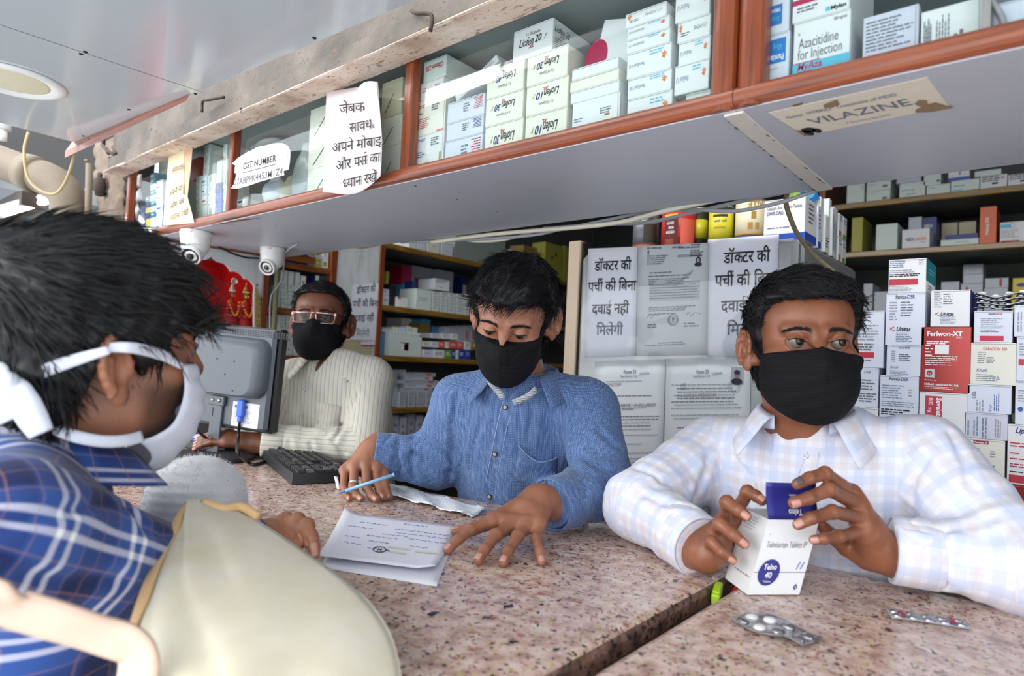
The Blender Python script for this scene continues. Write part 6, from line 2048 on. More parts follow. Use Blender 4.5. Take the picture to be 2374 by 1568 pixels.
mb.tube(smooth_path([PZ(452,988,ZC+0.10),PZ(470,1010,ZC+0.06),PZ(500,1026,ZC+0.034),PZ(560,1027,ZC+0.028),PZ(610,1026,ZC+0.028),PZ(650,1040,ZC+0.034),PZ(668,1050,ZC+0.026)],7),0.004,'cable_black',8)
tag(mb.build('cable',loc=PZ(500,1026,ZC)),'black cable arching behind the monitor neck to the keyboard','cable')
# mouse and blue edged folder half hidden by the monitor
mb=MB()
p=PZ(603,1050,ZC+0.001)
mb.M=frame(p,ang)
mb.lathe([(0.0001,0.034),(0.4,0.030),(0.75,0.020),(1.0,0.006),(0.98,0.0)],'mon_dark',28)
mb.v[-1]=(np.array([(x,y,z)for x,y,z in((mb.v[-1]-mb.M[:3,3])@mb.M[:3,:3])])*np.array([0.032,0.056,1.0]))@mb.M[:3,:3].T+mb.M[:3,3]
tag(mb.build('computer_mouse'),'dark computer mouse behind the monitor cable','mouse')
mb=MB()
a,b=PZ(440,1040,ZC+0.002),PZ(520,1056,ZC+0.002)
mb.M=frame(a,math.atan2(*(b-a)[[1,0]]))
L=np.linalg.norm(b-a)
mb.box((-0.05,0,0),(L,0.14,0.022),'mon_dark',0.002)
mb.box((-0.05,-0.001,0.023),(L+0.002,0.142,0.030),'card_blue',0.001)
mb.box((-0.045,0.01,0.0305),(L-0.03,0.13,0.034),'paper',0.0005)
tag(mb.build('desk_pad'),'blue edged black pad with paper, half hidden behind the monitor stand','pad')
# keyboard
mat('key_black',(36,37,40),rough=0.38,var=0.06)
mat('key_worn',(92,94,98),rough=0.4)
k0,k1=PZ(676,1124,ZC+0.002),PZ(782,1116,ZC+0.002)
k2=PZ(598,1044,ZC+0.018)
ex=unit(np.array([*(k2-k0)[:2],0]))
ey=unit(np.array([*(k1-k0)[:2],0])-ex*np.dot(ex,np.array([*(k1-k0)[:2],0])))
KW,KD=0.445,0.150
KM=np.eye(4)
KM[:3,0],KM[:3,1],KM[:3,2],KM[:3,3]=-ex,-ey,np.cross(ex,ey),k0+ex*KW+ey*KD
if KM[2,2]<0:
 KM[:3,1],KM[:3,2],KM[:3,3]=ey,np.cross(-ex,ey),k0+ex*KW
th=thing('keyboard','black computer keyboard lying at an angle right of the monitor','keyboard',k0)
mb=MB()
mb.M=KM
zt1,zt2=0.014,0.024
sgn=1 if np.dot(KM[:3,1],ey)>0 else-1
mb.add([(0,0,0),(KW,0,0),(KW,KD,0),(0,KD,0),(0.003,0.003,zt2),(KW-0.003,0.003,zt2),(KW-0.003,KD-0.003,zt1+0.004),(0.003,KD-0.003,zt1+0.004)],[(3,2,1,0),(4,5,6,7),(0,1,5,4),(1,2,6,5),(2,3,7,6),(3,0,4,7)],'mon_dark')
mb.build('base',th)
mb=MB()
mb.M=KM
rn=random.Random(2)
KS=0.0188
for(xa,ncol)in((0.010,15),(0.298,3),(0.362,4)):
 for r in range(6):
  for c in range(ncol):
   if ncol==3 and r==3:
    continue
   w=KS*(5 if(ncol==15 and r==5 and c==4)else 1)
   if ncol==15 and r==5 and 4<c<9:
    continue
   x,y=xa+c*KS,0.012+r*0.0212
   zb=zt2+(zt1+0.004-zt2)*(y/KD)
   m='key_worn' if rn.random()<0.05 else 'key_black'
   a,b=0.0012,0.0036
   z2=zb+0.0075
   mb.add([(x+a,y+a,zb),(x+w-a,y+a,zb),(x+w-a,y+0.0195,zb),(x+a,y+0.0195,zb),(x+b,y+b,z2),(x+w-b,y+b,z2),(x+w-b,y+0.0165,z2-0.001),(x+b,y+0.0165,z2-0.001)],[(4,5,6,7),(0,1,5,4),(1,2,6,5),(2,3,7,6),(3,0,4,7)],m)
mb.build('keys',th)
# prescription sheets
def on(u,v,z=0.0):
 return PZ(u,v,ZC+z)
def sheet_on(q,z,curl,m='paper',lift=None,n=14):
 gr=[]
 for b in np.linspace(0,1,n):
  row=[]
  for a in np.linspace(0,1,n):
   p=(q[0]*(1-a)+q[1]*a)*(1-b)+(q[3]*(1-a)+q[2]*a)*b
   row.append(p+np.array([0,0,z+(lift(a,b)if lift else 0.0)]))
  gr.append(row)
 return gr
qa=[on(742,1318),on(1012,1362),on(1064,1228),on(797,1197)]
th=MB()
th.sheet(sheet_on(qa,0.0012,0),'paper',thick=0.0004)
tag(th.build('paper_sheet',loc=qa[0]),'plain white sheet lying under the handwritten prescription','paper')
qb=[on(736,1305),on(1006,1340),on(1064,1224),on(798,1192)]
lf=lambda a,b:0.007*(1-b)**4+0.006*max(0,(a-0.85))/0.15*(1-b)**3+0.008*max(0,0.12-a)/0.12*b**2
th=MB()
th.sheet(sheet_on(qb,0.0032,0,lift=lf),'paper',thick=0.0004)
def pb(a,b,dz=0.0008):
 return(qb[0]*(1-a)+qb[1]*a)*(1-b)+(qb[3]*(1-a)+qb[2]*a)*b+np.array([0,0,0.0032+lf(a,b)+dz])
rn=random.Random(8)
for(a0,a1,b)in((0.55,0.75,0.88),(0.18,0.40,0.80),(0.50,0.95,0.74),(0.10,0.30,0.68),(0.52,0.94,0.66),(0.42,0.62,0.60),(0.66,0.98,0.56),(0.30,0.55,0.53),(0.12,0.26,0.46),(0.34,0.50,0.42),(0.14,0.30,0.33),(0.36,0.52,0.28),(0.70,0.82,0.42)):
 x=a0
 while x<a1:
  w=0.02+0.03*rn.random()
  pts=[pb(min(0.98,x+w*t),b+rn.uniform(-.012,.012)-0.012*(x-a0))for t in np.linspace(0,1,6)]
  th.tube(pts,0.00042,'ink_biro',4,cap=False)
  x+=w+0.012
a=np.linspace(0,2*math.pi,24)
th.tube([pb(0.47+0.055*math.cos(t),0.27+0.055*math.sin(t))for t in a],0.0007,'ink',4,cap=False)
for(x0,y0,x1,y1)in((0.455,0.24,0.46,0.30),(0.485,0.24,0.48,0.30),(0.46,0.27,0.485,0.27),(0.52,0.27,0.56,0.26)):
 th.tube([pb(x0,y0),pb(x1,y1)],0.0006,'ink',4)
mat('highlighter',(206,216,196),rough=0.7)
for(x0,x1,y)in((0.52,0.72,0.33),(0.76,0.97,0.31),(0.56,0.70,0.24)):
 th.add([pb(x0,y,0.0005),pb(x1,y,0.0005),pb(x1,y+0.035,0.0005),pb(x0,y+0.035,0.0005)],[(0,1,2,3)],'highlighter')
tag(th.build('prescription',loc=qb[0]),'handwritten prescription sheet under the fingertips of the man in blue','paper')
# crumpled medicine leaflet strip
c0=[on(884,1122),on(1125,1186),on(1062,1205),on(880,1150)]
qs=[on(893,1153),on(1095,1206),on(1128,1186),on(888,1122)]
rn=random.Random(9)
gr=[]
for b in np.linspace(0,1,9):
 row=[]
 for a in np.linspace(0,1,26):
  p=(qs[0]*(1-a)+qs[1]*a)*(1-b)+(qs[3]*(1-a)+qs[2]*a)*b
  row.append(p+np.array([rn.uniform(-.0012,.0012),rn.uniform(-.0012,.0012),0.004+0.0045*math.sin(a*9+b*2)**2+rn.uniform(0,.0022)]))
 gr.append(row)
th=MB()
th.sheet(gr,mat('leaflet_white',(232,234,236),rough=0.6),thick=0.0004)
g_=np.array(gr)
for i in range(70):
 a,b=rn.uniform(0.02,0.62),rn.uniform(0.25,0.9)
 ia,ib=int(a*25),int(b*8)
 p,q=g_[ib,ia],g_[ib,min(25,ia+1)]
 d=unit(q-p)
 th.greek(p+Z_*0.0009,d,np.cross(Z_,d),0.012,0.0016,1,'ink_grey' if a>.3 else 'ink',i,0.6,0.0)
tag(th.build('medicine_leaflet',loc=qs[0]),'long crumpled white leaflet strip between the hands of the man in blue','leaflet')
# pen
a,b=P(788,1143,1.318),P(913,1101,1.315)
th=thing('ballpoint_pen','light blue ballpoint pen held between the fingers of the man in blue','pen',a)
u=unit(b-a)
mb=MB()
mb.tube([a+u*0.012,b],0.0036,mat('pen_sky',(130,182,222),rough=0.25,spec=0.6),14)
mb.tube([b-u*0.001,b+u*0.0015],0.0040,'pen_sky',14)
mb.build('barrel',th,loc=a)
mb=MB()
mb.lathe([(0.0006,0.0),(0.0012,0.004),(0.0028,0.010),(0.0034,0.013)],mat('pen_blue',(44,104,190),rough=0.3),14,a,u)
mb.build('nib',th,loc=a)
mb=MB()
q=[on(774,1104,0.02),on(781,1133,0.002),on(788,1135,0.002),on(783,1106,0.02)]
gr=[[q[0]*(1-t)+q[1]*t for t in np.linspace(0,1,5)],[q[3]*(1-t)+q[2]*t for t in np.linspace(0,1,5)]]
mb.sheet(gr,'paper',thick=0.001)
tag(mb.build('paper_card',loc=q[1]),'small white card edge propped between the keyboard and the writing hand','card')
# ---- carton held by the man in white: sheared a little in his grip
b0,b1,b2=PZ(1732.6,1379.5,ZC+0.0005),PZ(1853,1379,ZC+0.0005),PZ(1681,1341,ZC+0.0005)
T0=PZ(1782,1205,ZC+0.1)
sh_=T0-b0
TM=np.eye(4)
TM[:3,0],TM[:3,1],TM[:3,2],TM[:3,3]=unit(b1-b0),unit(b2-b0),sh_/0.1,b0
w_,d_,h_=np.linalg.norm(b1-b0),np.linalg.norm(b2-b0),0.1
th=thing('medicine_carton','white and navy tablet carton held open by the man in white','box',b0)
mat('telno_navy',(36,40,128),rough=0.4)
mb=MB()
mb.M=TM
t=0.0008
mb.box((0,0,0),(w_,t,h_),'card')
mb.box((0,d_-t,0),(w_,d_,h_),'card')
mb.box((0,t,0),(t,d_-t,h_),'card')
mb.box((w_-t,t,0),(w_,d_-t,h_),'card')
mb.box((t,t,0),(w_-t,d_-t,t),'card')
mb.box((0.002,0.002,h_-0.02),(w_-0.002,d_-0.002,h_-0.018),'card_edge')
art_items([tx('Telmisartan Tablets IP',0.10,0.625,0.78,0.12,'ink_grey'),rc(0,0.292,1,0.008,'telno_navy'),tx('r',0.10,0.79,0.03,0.05,'ink_grey')])(mb,w_,h_,d_)
mb.disc((0.285*w_,0,0.295*h_),X_,Z_,0.205*w_,0.175*h_,'telno_navy',0.0009)
mb.text('Telno',(0.285*w_,0,0.335*h_),X_,Z_,0.105*h_,'ink_white',w=0.25*w_,al='c',bold=0.025,off=0.0013)
mb.text('40',(0.285*w_,0,0.225*h_),X_,Z_,0.105*h_,'ink_white',w=0.13*w_,al='c',bold=0.025,off=0.0013)
mb.text('Tablets',(0.285*w_,0,0.165*h_),X_,Z_,0.04*h_,'ink_white',w=0.15*w_,al='c',off=0.0013)
for(x0,k)in((0.80,1),(0.88,-1)):
 pts=[((x0+0.05*t)*w_,-0.0006,(0.34+0.09*math.sin(t*1.7))*h_)for t in np.linspace(0,1,6)]
 mb.tube(pts,0.0007,'ink_biro',5)
s_=0.045*w_
for(r,m,o_)in((1.0,'telno_navy',0.0006),(0.4,'card',0.0009)):
 mb.add([(0.875*w_-s_*r,-o_,0.10*h_),(0.875*w_,-o_,0.10*h_-s_*1.25*r),(0.875*w_+s_*r,-o_,0.10*h_),(0.875*w_,-o_,0.10*h_+s_*1.25*r)],[(0,1,2,3)],m)
mb.greek((0,d_*0.85,h_*0.95),-Y_,Z_,d_*0.5,h_*0.2,5,'ink_faint',3)
mb.greek((0,d_*0.75,h_*0.22),-Y_,Z_,d_*0.7,h_*0.05,1,'ink_light',4)
mb.build('carton_body',th)
mb=MB()
p=[PZ(1783,1204,ZC+0.1),PZ(1899,1206,ZC+0.1),P(1897,1168,.905),P(1776,1119,.890)]
tv=unit(p[0]-p[1])
q=[T0,(TM@np.array([w_,0,h_,1]))[:3],None,None]
q[3]=P(1776,1119,np.dot(T0-CAM,CF)-0.004)
q[2]=q[3]+(q[1]-q[0])*0.98
gr=[[(q[0]*(1-a)+q[1]*a)*(1-b)+(q[3]*(1-a)+q[2]*a)*b+TM[:3,1]*(0.003*math.sin(3.14*b))for a in np.linspace(0,1,8)]for b in np.linspace(0,1,8)]
mb.sheet(gr,'telno_navy',thick=0.0006)
xd,yd=unit(q[1]-q[0]),unit(q[3]-q[0])
H=np.linalg.norm(q[3]-q[0])
mb.text('Telno',q[0]+xd*0.66*w_+yd*0.30*H,-xd,-yd,0.24*H,'ink_white',w=0.27*w_,bold=0.02,off=0.0018)
mb.text('Tablets',q[0]+xd*0.58*w_+yd*0.70*H,-xd,-yd,0.09*H,'ink_white',w=0.16*w_,off=0.0018)
mb.build('top_flap',th)
# ---- blister strips on the right slab
def blister(label,u,v,rz,L,W,rows,crumple,seed,m='foil_silver',txt=None):
 p=PZ(u,v,ZC+0.0005)
 rn=random.Random(seed)
 mb=MB()
 mb.M=frame(p,rz)
 n1,n2=20,9
 zz=lambda a,b:0.001+crumple*(0.5+0.5*math.sin(a*7+b*3+seed))*(0.4+abs(b-.5))+crumple*0.15*rn.random()
 gr=[[(L*(a-0.5),W*(b-0.5),zz(a,b))for a in np.linspace(0,1,n1)]for b in np.linspace(0,1,n2)]
 mb.sheet(gr,m,thick=0.0006)
 for i in range(rows):
  for j in(0,1):
   a,b=(i+0.5)/rows,0.27+0.46*j
   mb.ball((L*(a-.5),W*(b-.5),zz(a,b)),(L/rows*0.36,W*0.17,0.0035),'foil_silver' if m!='foil_silver' or rn.random()<0.6 else 'white_plastic',12)
 if txt:
  for x in(-0.36,0.28):
   mb.rect((L*x,-W*0.42,0.0026+crumple),X_,Y_,0.006,W*0.8,'ink_magenta',0.0002)
  mb.greek((-L*0.3,W*0.3,0.0026+crumple),X_,Y_,L*0.55,W*0.6,6,'ink_faint',3,off=0.0002)
 return tag(mb.build('blister_pack'),label,'blister pack')
mat('foil_dull',(196,196,204),rough=0.35,metal=0.45,var=0.05)
blister('crumpled silver blister pack with white tablets, nearest on the right slab',1795,1462,math.radians(-8),0.090,0.052,4,0.007,2)
blister('flat pale blister strip with red bars on the right slab near the elbow',2150,1437,math.radians(24),0.088,0.030,5,0.0008,5,'foil_dull',True)
# ---- cream bag on the customer's arm, woollen ball beside it
g=NB('bag_canvas')
v=g.obj()
g.base(g.mix(g.ramp(g.noise(v,16,4),[(0.35,0.0),(0.7,0.6)]),srgb(206,200,182),srgb(186,176,142)))
g.bump(g.noise(v,900,2),0.15,0.0006)
g.set(Roughness=0.9,Sheen_Weight=0.2)
mat('bag_piping',(214,176,128),rough=0.8,var=0.06)
mat('bag_strap',(214,184,164),rough=0.85,var=0.05)
left=[(452,1168,.80),(418,1205,.765),(380,1270,.71),(345,1350,.655),(318,1440,.61),(300,1530,.575),(280,1660,.54),(262,1820,.50)]
right=[(470,1163,.80),(560,1188,.80),(700,1275,.735),(820,1360,.675),(890,1440,.63),(925,1530,.59),(938,1660,.55),(935,1820,.50)]
Lp,Rp=smooth_path([P(*a)for a in left],4),smooth_path([P(*a)for a in right],4)
n=len(Lp)
front,backg=[],[]
for i in range(n):
 t=i/(n-1)
 rf,rb=[],[]
 for a in np.linspace(0,1,48):
  p=Lp[i]*(1-a)+Rp[i]*a
  bul=math.sin(math.pi*a)**0.7
  wv=0.015*abs(math.sin(a*13-t*4+0.8*math.sin(t*5)))**0.7*math.exp(-((a-0.22)/0.28)**2)+0.006*math.sin(a*17+t*8)
  rf.append(p-CF*(0.070*bul*min(1,0.25+1.4*t))-CF*wv*bul+CU*0.010*bul)
  rb.append(p+CF*0.030*bul)
 front.append(rf)
 backg.append(rb)
th=thing('tote_bag','cream canvas bag with tan piping hanging on the customer arm','bag',Lp[6])
mb=MB()
mb.sheet(np.array(front)[::-1],'bag_canvas',thick=0.0016)
mb.sheet(np.array(backg),'bag_canvas',thick=0.0016)
mb.build('bag_body',th,loc=Lp[6])
mb=MB()
nrm=np.cross(np.gradient(Lp,axis=0),np.tile(CF,(n,1)))
gr=[]
for row in front:
 r_=np.array(row)
 s_=np.concatenate([[0],np.cumsum(np.linalg.norm(np.diff(r_,axis=0),axis=1))])
 gr.append([np.array([np.interp(x,s_,r_[:,i])for i in range(3)])-CF*(0.003+0.004*math.sin(math.pi*k/6))-CR*0.003 for k,x in enumerate(np.linspace(0,min(0.034,s_[-1]*0.5),7))])
mb.sheet(np.array(gr)[::-1],'bag_piping',thick=0.002)
tp=smooth_path([P(470,1166,.79),P(515,1180,.785),P(560,1176,.80),P(600,1200,.79)],4)
mb.tube(tp,0.006,'bag_piping',8)
mb.build('piping',th,loc=Lp[2])
mb=MB()
st=smooth_path([(-1.08,0.10,1.235),(-0.98,0.018,1.225),(-0.84,0.0,1.215),(-0.70,0.015,1.205),P(-80,1376,.46),P(30,1406,.475),P(150,1442,.49),P(240,1470,.505),P(305,1494,.512),P(326,1530,.515),P(318,1600,.515),P(310,1680,.51)],5)
tg=np.gradient(st,axis=0)
tg/=np.linalg.norm(tg,axis=1)[:,None]
sd=np.cross(tg,CF)
sd/=np.linalg.norm(sd,axis=1)[:,None]
gr=[[p+s_*x*(1.0)for x in np.linspace(-0.0155,0.0155,5)]for p,s_ in zip(st,sd)]
mb.sheet(gr,'bag_strap',thick=0.004)
mb.build('strap',th,loc=st[30])
# woollen ball
bc=PZ(455,1162,ZC+0.0735)
mat('wool_white',(216,217,218),rough=0.95,var=0.12,vscale=26,sheen=0.4)
# ================================================================== smooth bodies from distance fields
f32=np.float32
def ell(p,c,r,R=None):
 q=p-np.asarray(c,f32)
 if R is not None:
  q=q@np.asarray(R,f32)
 r=np.asarray(r,f32)
 a=q/r
 k0=np.sqrt((a*a).sum(1))+1e-9
 b=q/(r*r)
 k1=np.sqrt((b*b).sum(1))+1e-9
 return k0*(k0-1)/k1
def cone(p,a,b,ra,rb=None):
 rb=ra if rb is None else rb
 a,b=np.asarray(a,f32),np.asarray(b,f32)
 ba=b-a
 h=np.clip(((p-a)@ba)/(ba@ba+1e-12),0,1)
 q=p-a-h[:,None]*ba
 return np.sqrt((q*q).sum(1))-(ra+(rb-ra)*h)
def smin(a,b,k):
 h=np.clip(0.5+0.5*(b-a)/k,0,1)
 return b+(a-b)*h-k*h*(1-h)
def smax(a,b,k):
 return-smin(-a,-b,k)
def wob(p,f,seed=0):
 """Smooth pseudo-noise in about [-1, 1]."""
 rs=np.random.RandomState(seed)
 out=np.zeros(len(p),f32)
 for i in range(5):
  k=rs.normal(size=3)
  k=k/np.linalg.norm(k)*f*(0.7+0.25*i)
  out+=np.sin(p@k.astype(f32)+rs.rand()*6.28)*(1.0/(1+0.5*i))
 return out/2.6
def surfnet(sdf,lo,hi,h,B=8):
 """Surface of sdf < 0 inside the box lo..hi on a grid of step h (only blocks near the surface are evaluated)."""
 lo,hi=np.asarray(lo,float),np.asarray(hi,float)
 nb=np.maximum(1,np.ceil((hi-lo)/(h*B)).astype(int))
 n=nb*B+1
 cx=[lo[i]+(np.arange(nb[i])+0.5)*B*h for i in range(3)]
 cc=np.stack(np.meshgrid(*cx,indexing='ij'),-1).reshape(-1,3).astype(f32)
 dc=sdf(cc)
 act=np.nonzero(np.abs(dc)<B*h*1.25)[0]
 G=np.repeat(np.repeat(np.repeat(np.where(dc<0,-1.0,1.0).astype(f32).reshape(nb),B,0),B,1),B,2)
 G=np.pad(G,((0,1),(0,1),(0,1)),mode='edge')
 ii=np.stack(np.unravel_index(act,nb),-1)*B
 o=np.stack(np.meshgrid(*[np.arange(B+1)]*3,indexing='ij'),-1).reshape(-1,3)
 for s in range(0,len(ii),400):
  idx=(ii[s:s+400,None,:]+o[None]).reshape(-1,3)
  G[idx[:,0],idx[:,1],idx[:,2]]=sdf((lo+idx*h).astype(f32))
 S=G<0
 nx,ny,nz=(n-1)
 cnt=np.zeros((nx,ny,nz),np.int8)
 for a in(0,1):
  for b in(0,1):
   for c in(0,1):
    cnt+=S[a:a+nx,b:b+ny,c:c+nz]
 cells=np.argwhere((cnt>0)&(cnt<8))
 if len(cells)==0:
  return np.zeros((0,3)),np.zeros((0,4),int)
 vid=-np.ones((nx,ny,nz),np.int32)
 vid[cells[:,0],cells[:,1],cells[:,2]]=np.arange(len(cells))
 acc,num=np.zeros((len(cells),3)),np.zeros(len(cells))
 cor=[(a,b,c)for a in(0,1)for b in(0,1)for c in(0,1)]
 val={k:G[cells[:,0]+k[0],cells[:,1]+k[1],cells[:,2]+k[2]]for k in cor}
 for k in cor:
  for ax in range(3):
   if k[ax]:
    continue
   k2=tuple(k[i]+(i==ax)for i in range(3))
   a,b=val[k],val[k2]
   m=(a<0)!=(b<0)
   t=np.where(m,a/np.where(m,a-b,1),0)
   q=np.tile(np.array(k,float),(len(cells),1))
   q[:,ax]+=t
   acc+=q*m[:,None]
   num+=m
 V=lo+(cells+acc/num[:,None])*h
 Q=[]
 for ax in range(3):
  sl0,sl1=[slice(1,-1)]*3,[slice(1,-1)]*3
  sl0[ax],sl1[ax]=slice(0,-1),slice(1,None)
  d=S[tuple(sl0)].astype(np.int8)-S[tuple(sl1)].astype(np.int8)
  e=np.argwhere(d!=0)
  if len(e)==0:
   continue
  sg=d[e[:,0],e[:,1],e[:,2]]
  off=np.array([1,1,1])
  off[ax]=0
  e=e+off
  u,v=(ax+1)%3,(ax+2)%3
  du,dv=np.eye(3,dtype=int)[u],np.eye(3,dtype=int)[v]
  q=np.stack([vid[tuple((e-a).T)]for a in(du+dv,dv,0*du,du)],1)
  q[sg<0]=q[sg<0][:,::-1]
  Q.append(q)
 Q=np.concatenate(Q)
 return V,Q[(Q>=0).all(1)]
def relax(V,Q,it=1,w=0.5):
 """A little Laplacian smoothing."""
 for _ in range(it):
  s,c=np.zeros_like(V),np.zeros(len(V))
  for i in range(4):
   a,b=Q[:,i],Q[:,(i+1)%4]
   np.add.at(s,a,V[b])
   np.add.at(s,b,V[a])
   np.add.at(c,a,1)
   np.add.at(c,b,1)
  V=V*(1-w)+w*s/np.maximum(c,1)[:,None]
 return V
class NM:
 """Quad-mesh accumulator with per-vertex attributes, for the surfaces above."""
 def __init__(s):
  s.V,s.Q,s.A,s.MI,s.U,s.mats,s.n=[],[],[],[],[],[],0
 def add(s,V,Q,m,att=None,uv=None):
  m=MATS[m]if isinstance(m,str)else m
  if m not in s.mats:
   s.mats.append(m)
  s.V.append(np.asarray(V,float))
  s.Q.append(np.asarray(Q)+s.n)
  s.MI.append(np.full(len(Q),s.mats.index(m),np.int32))
  s.A.append(np.zeros(len(V))if att is None else att)
  s.U.append(np.zeros((len(V),2))if uv is None else uv)
  s.n+=len(V)
  return s
 def build(s,name,parent=None,matrix=None,loc=None):
  V,Q=np.concatenate(s.V),np.concatenate(s.Q)
  if loc is not None:
   V=V-np.asarray(loc,float)
  me=bpy.data.meshes.new(name)
  me.vertices.add(len(V))
  me.vertices.foreach_set('co',V.astype(f32).ravel())
  k=Q.shape[1]
  me.loops.add(len(Q)*k)
  me.loops.foreach_set('vertex_index',Q.astype(np.int32).ravel())
  me.polygons.add(len(Q))
  me.polygons.foreach_set('loop_start',np.arange(0,len(Q)*k,k,dtype=np.int32))
  me.polygons.foreach_set('loop_total',np.full(len(Q),k,np.int32))
  me.polygons.foreach_set('material_index',np.concatenate(s.MI))
  me.polygons.foreach_set('use_smooth',np.ones(len(Q),bool))
  for m in s.mats:
   me.materials.append(m)
  A=np.concatenate(s.A)
  if A.any():
   a=me.attributes.new('hairy','FLOAT','POINT')
   a.data.foreach_set('value',A.astype(f32))
  U=np.concatenate(s.U)
  if U.any():
   lay=me.uv_layers.new(name='uv')
   lay.data.foreach_set('uv',U[Q.ravel()].astype(f32).ravel())
  me.update(calc_edges=True)
  o=bpy.data.objects.new(name,me)
  COL.objects.link(o)
  if matrix is not None:
   o.matrix_basis=Matrix(np.asarray(matrix).tolist())
  elif loc is not None:
   o.location=tuple(float(x)for x in loc)
  if parent is not None:
   adopt(o,parent)
  return o
def vnormals(V,Q):
 n=np.cross(V[Q[:,2]]-V[Q[:,0]],V[Q[:,3]]-V[Q[:,1]])
 N=np.zeros_like(V)
 for i in range(4):
  np.add.at(N,Q[:,i],n)
 return N/(np.linalg.norm(N,axis=1)[:,None]+1e-12)
def strand_mesh(P_,R_):
 """Three-sided tapering strands: P_ (S, K, 3) points, R_ (K,) radii."""
 S_,K=P_.shape[:2]
 t=np.gradient(P_,axis=1)
 t/=np.linalg.norm(t,axis=2)[...,None]+1e-12
 ref=np.where(np.abs(t[...,2:3])<0.9,np.array([0,0,1.0]),np.array([1.0,0,0]))
 n=np.cross(t,ref)
 n/=np.linalg.norm(n,axis=2)[...,None]+1e-12
 b=np.cross(t,n)
 rings=[P_+R_[None,:,None]*(math.cos(a)*n+math.sin(a)*b)for a in(0.5,2.594,4.689)]
 V=np.stack(rings,2).reshape(-1,3)
 base=(np.arange(S_)[:,None]*K+np.arange(K-1)[None])*3
 Q=np.concatenate([np.stack([base+j,base+(j+1)%3,base+3+(j+1)%3,base+3+j],-1).reshape(-1,4)for j in range(3)])
 return V,Q
 # ------------------------------------------------------------------ skin, hair, cloth materials
def skin_mat(name,c0,c1,beard=(40,30,26),rough=0.46):
 g=NB(name)
 v=g.obj()
 n=g.noise(v,22,4)
 col=g.ramp(n,[(0.3,srgb(*c0)),(0.7,srgb(*c1))])
 fine=g.noise(v,420,2)
 col=g.mix(g.ramp(fine,[(0.40,0.10),(0.6,0.0)]),col,srgb(*[x*0.62 for x in c0]))
 at=g.node('Attribute',attribute_name='hairy')
 hn=g.noise(v,900,2)
 k=g.math('MULTIPLY',at.outputs['Fac'],g.ramp(hn,[(0.3,1.0),(0.75,0.62)]))
 col=g.mix(k,col,srgb(*beard))
 g.base(col)
 g.bump(g.noise(v,520,3),0.10,0.0006)
 g.set(Roughness=rough,Specular_IOR_Level=0.45,Subsurface_Weight=0.12,Subsurface_Scale=0.004)
 g.b.inputs['Subsurface Radius'].default_value=(1.0,0.4,0.2)
 return g.m
skin_mat('skin_customer',(150,98,72),(172,116,88))
skin_mat('skin_blue',(142,92,68),(166,112,86))
skin_mat('skin_white',(128,78,54),(152,96,70),rough=0.40)
skin_mat('skin_back',(104,62,44),(126,78,56))
for k,c in(('a',(186,134,116)),('b',(190,140,126)),('d',(96,84,78))):
 mat('nail_'+k,c,rough=0.28,var=0.04)
g=NB('hair_black')
v=g.obj()
g.base(g.ramp(g.noise(v,60,3),[(0.3,srgb(7,6,8)),(0.7,srgb(17,16,19))]))
g.set(Roughness=0.5,Specular_IOR_Level=0.4)
mat('eye_white',(112,100,94),rough=0.15,var=0.03)
mat('eye_iris',(46,26,16),rough=0.1)
mat('eye_pupil',(8,7,8),rough=0.06)
mat('eye_lash',(16,13,12),rough=0.6)
g=NB('mask_black')
v=g.obj()
w=g.node('TexWave',wave_type='BANDS',bands_direction='Z',Scale=95.0,Distortion=0.3)
g.link(v,w.inputs['Vector'])
g.base(g.ramp(w.outputs['Fac'],[(0.0,srgb(12,12,14)),(1.0,srgb(26,26,29))]))
g.bump(w.outputs['Fac'],0.5,0.0012)
g.set(Roughness=0.85,Specular_IOR_Level=0.2)
mat('mask_trim',(17,17,19),rough=0.85,spec=0.2)
mat('mask_white',(216,220,232),rough=0.7,var=0.03,vscale=30)
mat('mask_blue_inside',(186,204,226),rough=0.7,var=0.03)
def cloth(name,rough=0.85):
 g=NB(name)
 uv=g.node('UVMap',uv_map='uv')
 sp=g.node('SeparateXYZ')
 g.link(uv.outputs[0],sp.inputs[0])
 g.U,g.Vv=sp.outputs['X'],sp.outputs['Y']
 g.set(Roughness=rough,Specular_IOR_Level=0.2,Sheen_Weight=0.15)
 return g
def band(g,x,period,c,w,soft=0.0):
 """1 inside a band of half width w centred at c (in metres) within each period."""
 t=g.math('FRACT',g.math('ADD',g.math('DIVIDE',g.math('SUBTRACT',x,c),period),0.5))
 d=g.math('ABSOLUTE',g.math('SUBTRACT',t,0.5))
 a=g.math('DIVIDE',g.math('SUBTRACT',w/period,d),max(soft,1e-4)/period)
 return g.math('MINIMUM',g.math('MAXIMUM',a,0.0),1.0)
 # plaid of the customer: navy over blue, paired white bars, thin tan lines
g=cloth('cloth_plaid')
PER=0.094
col=srgb(52,84,152)
dk=g.math('MAXIMUM',g.math('MULTIPLY',band(g,g.U,PER,PER/2,0.020,0.004),0.5),g.math('MULTIPLY',band(g,g.Vv,PER,PER/2,0.020,0.004),0.5))
dk2=g.math('MULTIPLY',band(g,g.U,PER,PER/2,0.020,0.004),band(g,g.Vv,PER,PER/2,0.020,0.004))
c=g.mix(dk,col,srgb(28,42,96))
c=g.mix(g.math('MULTIPLY',dk2,0.8),c,srgb(20,28,70))
for x in(g.U,g.Vv):
 for o_ in(-0.0075,0.0075):
  c=g.mix(g.math('MULTIPLY',band(g,x,PER,o_,0.0040,0.002),0.62),c,srgb(222,222,236))
 for o_ in(0.026,-0.026,PER/2):
  c=g.mix(g.math('MULTIPLY',band(g,x,PER,o_,0.0010,0.001),0.5),c,srgb(170,120,96))
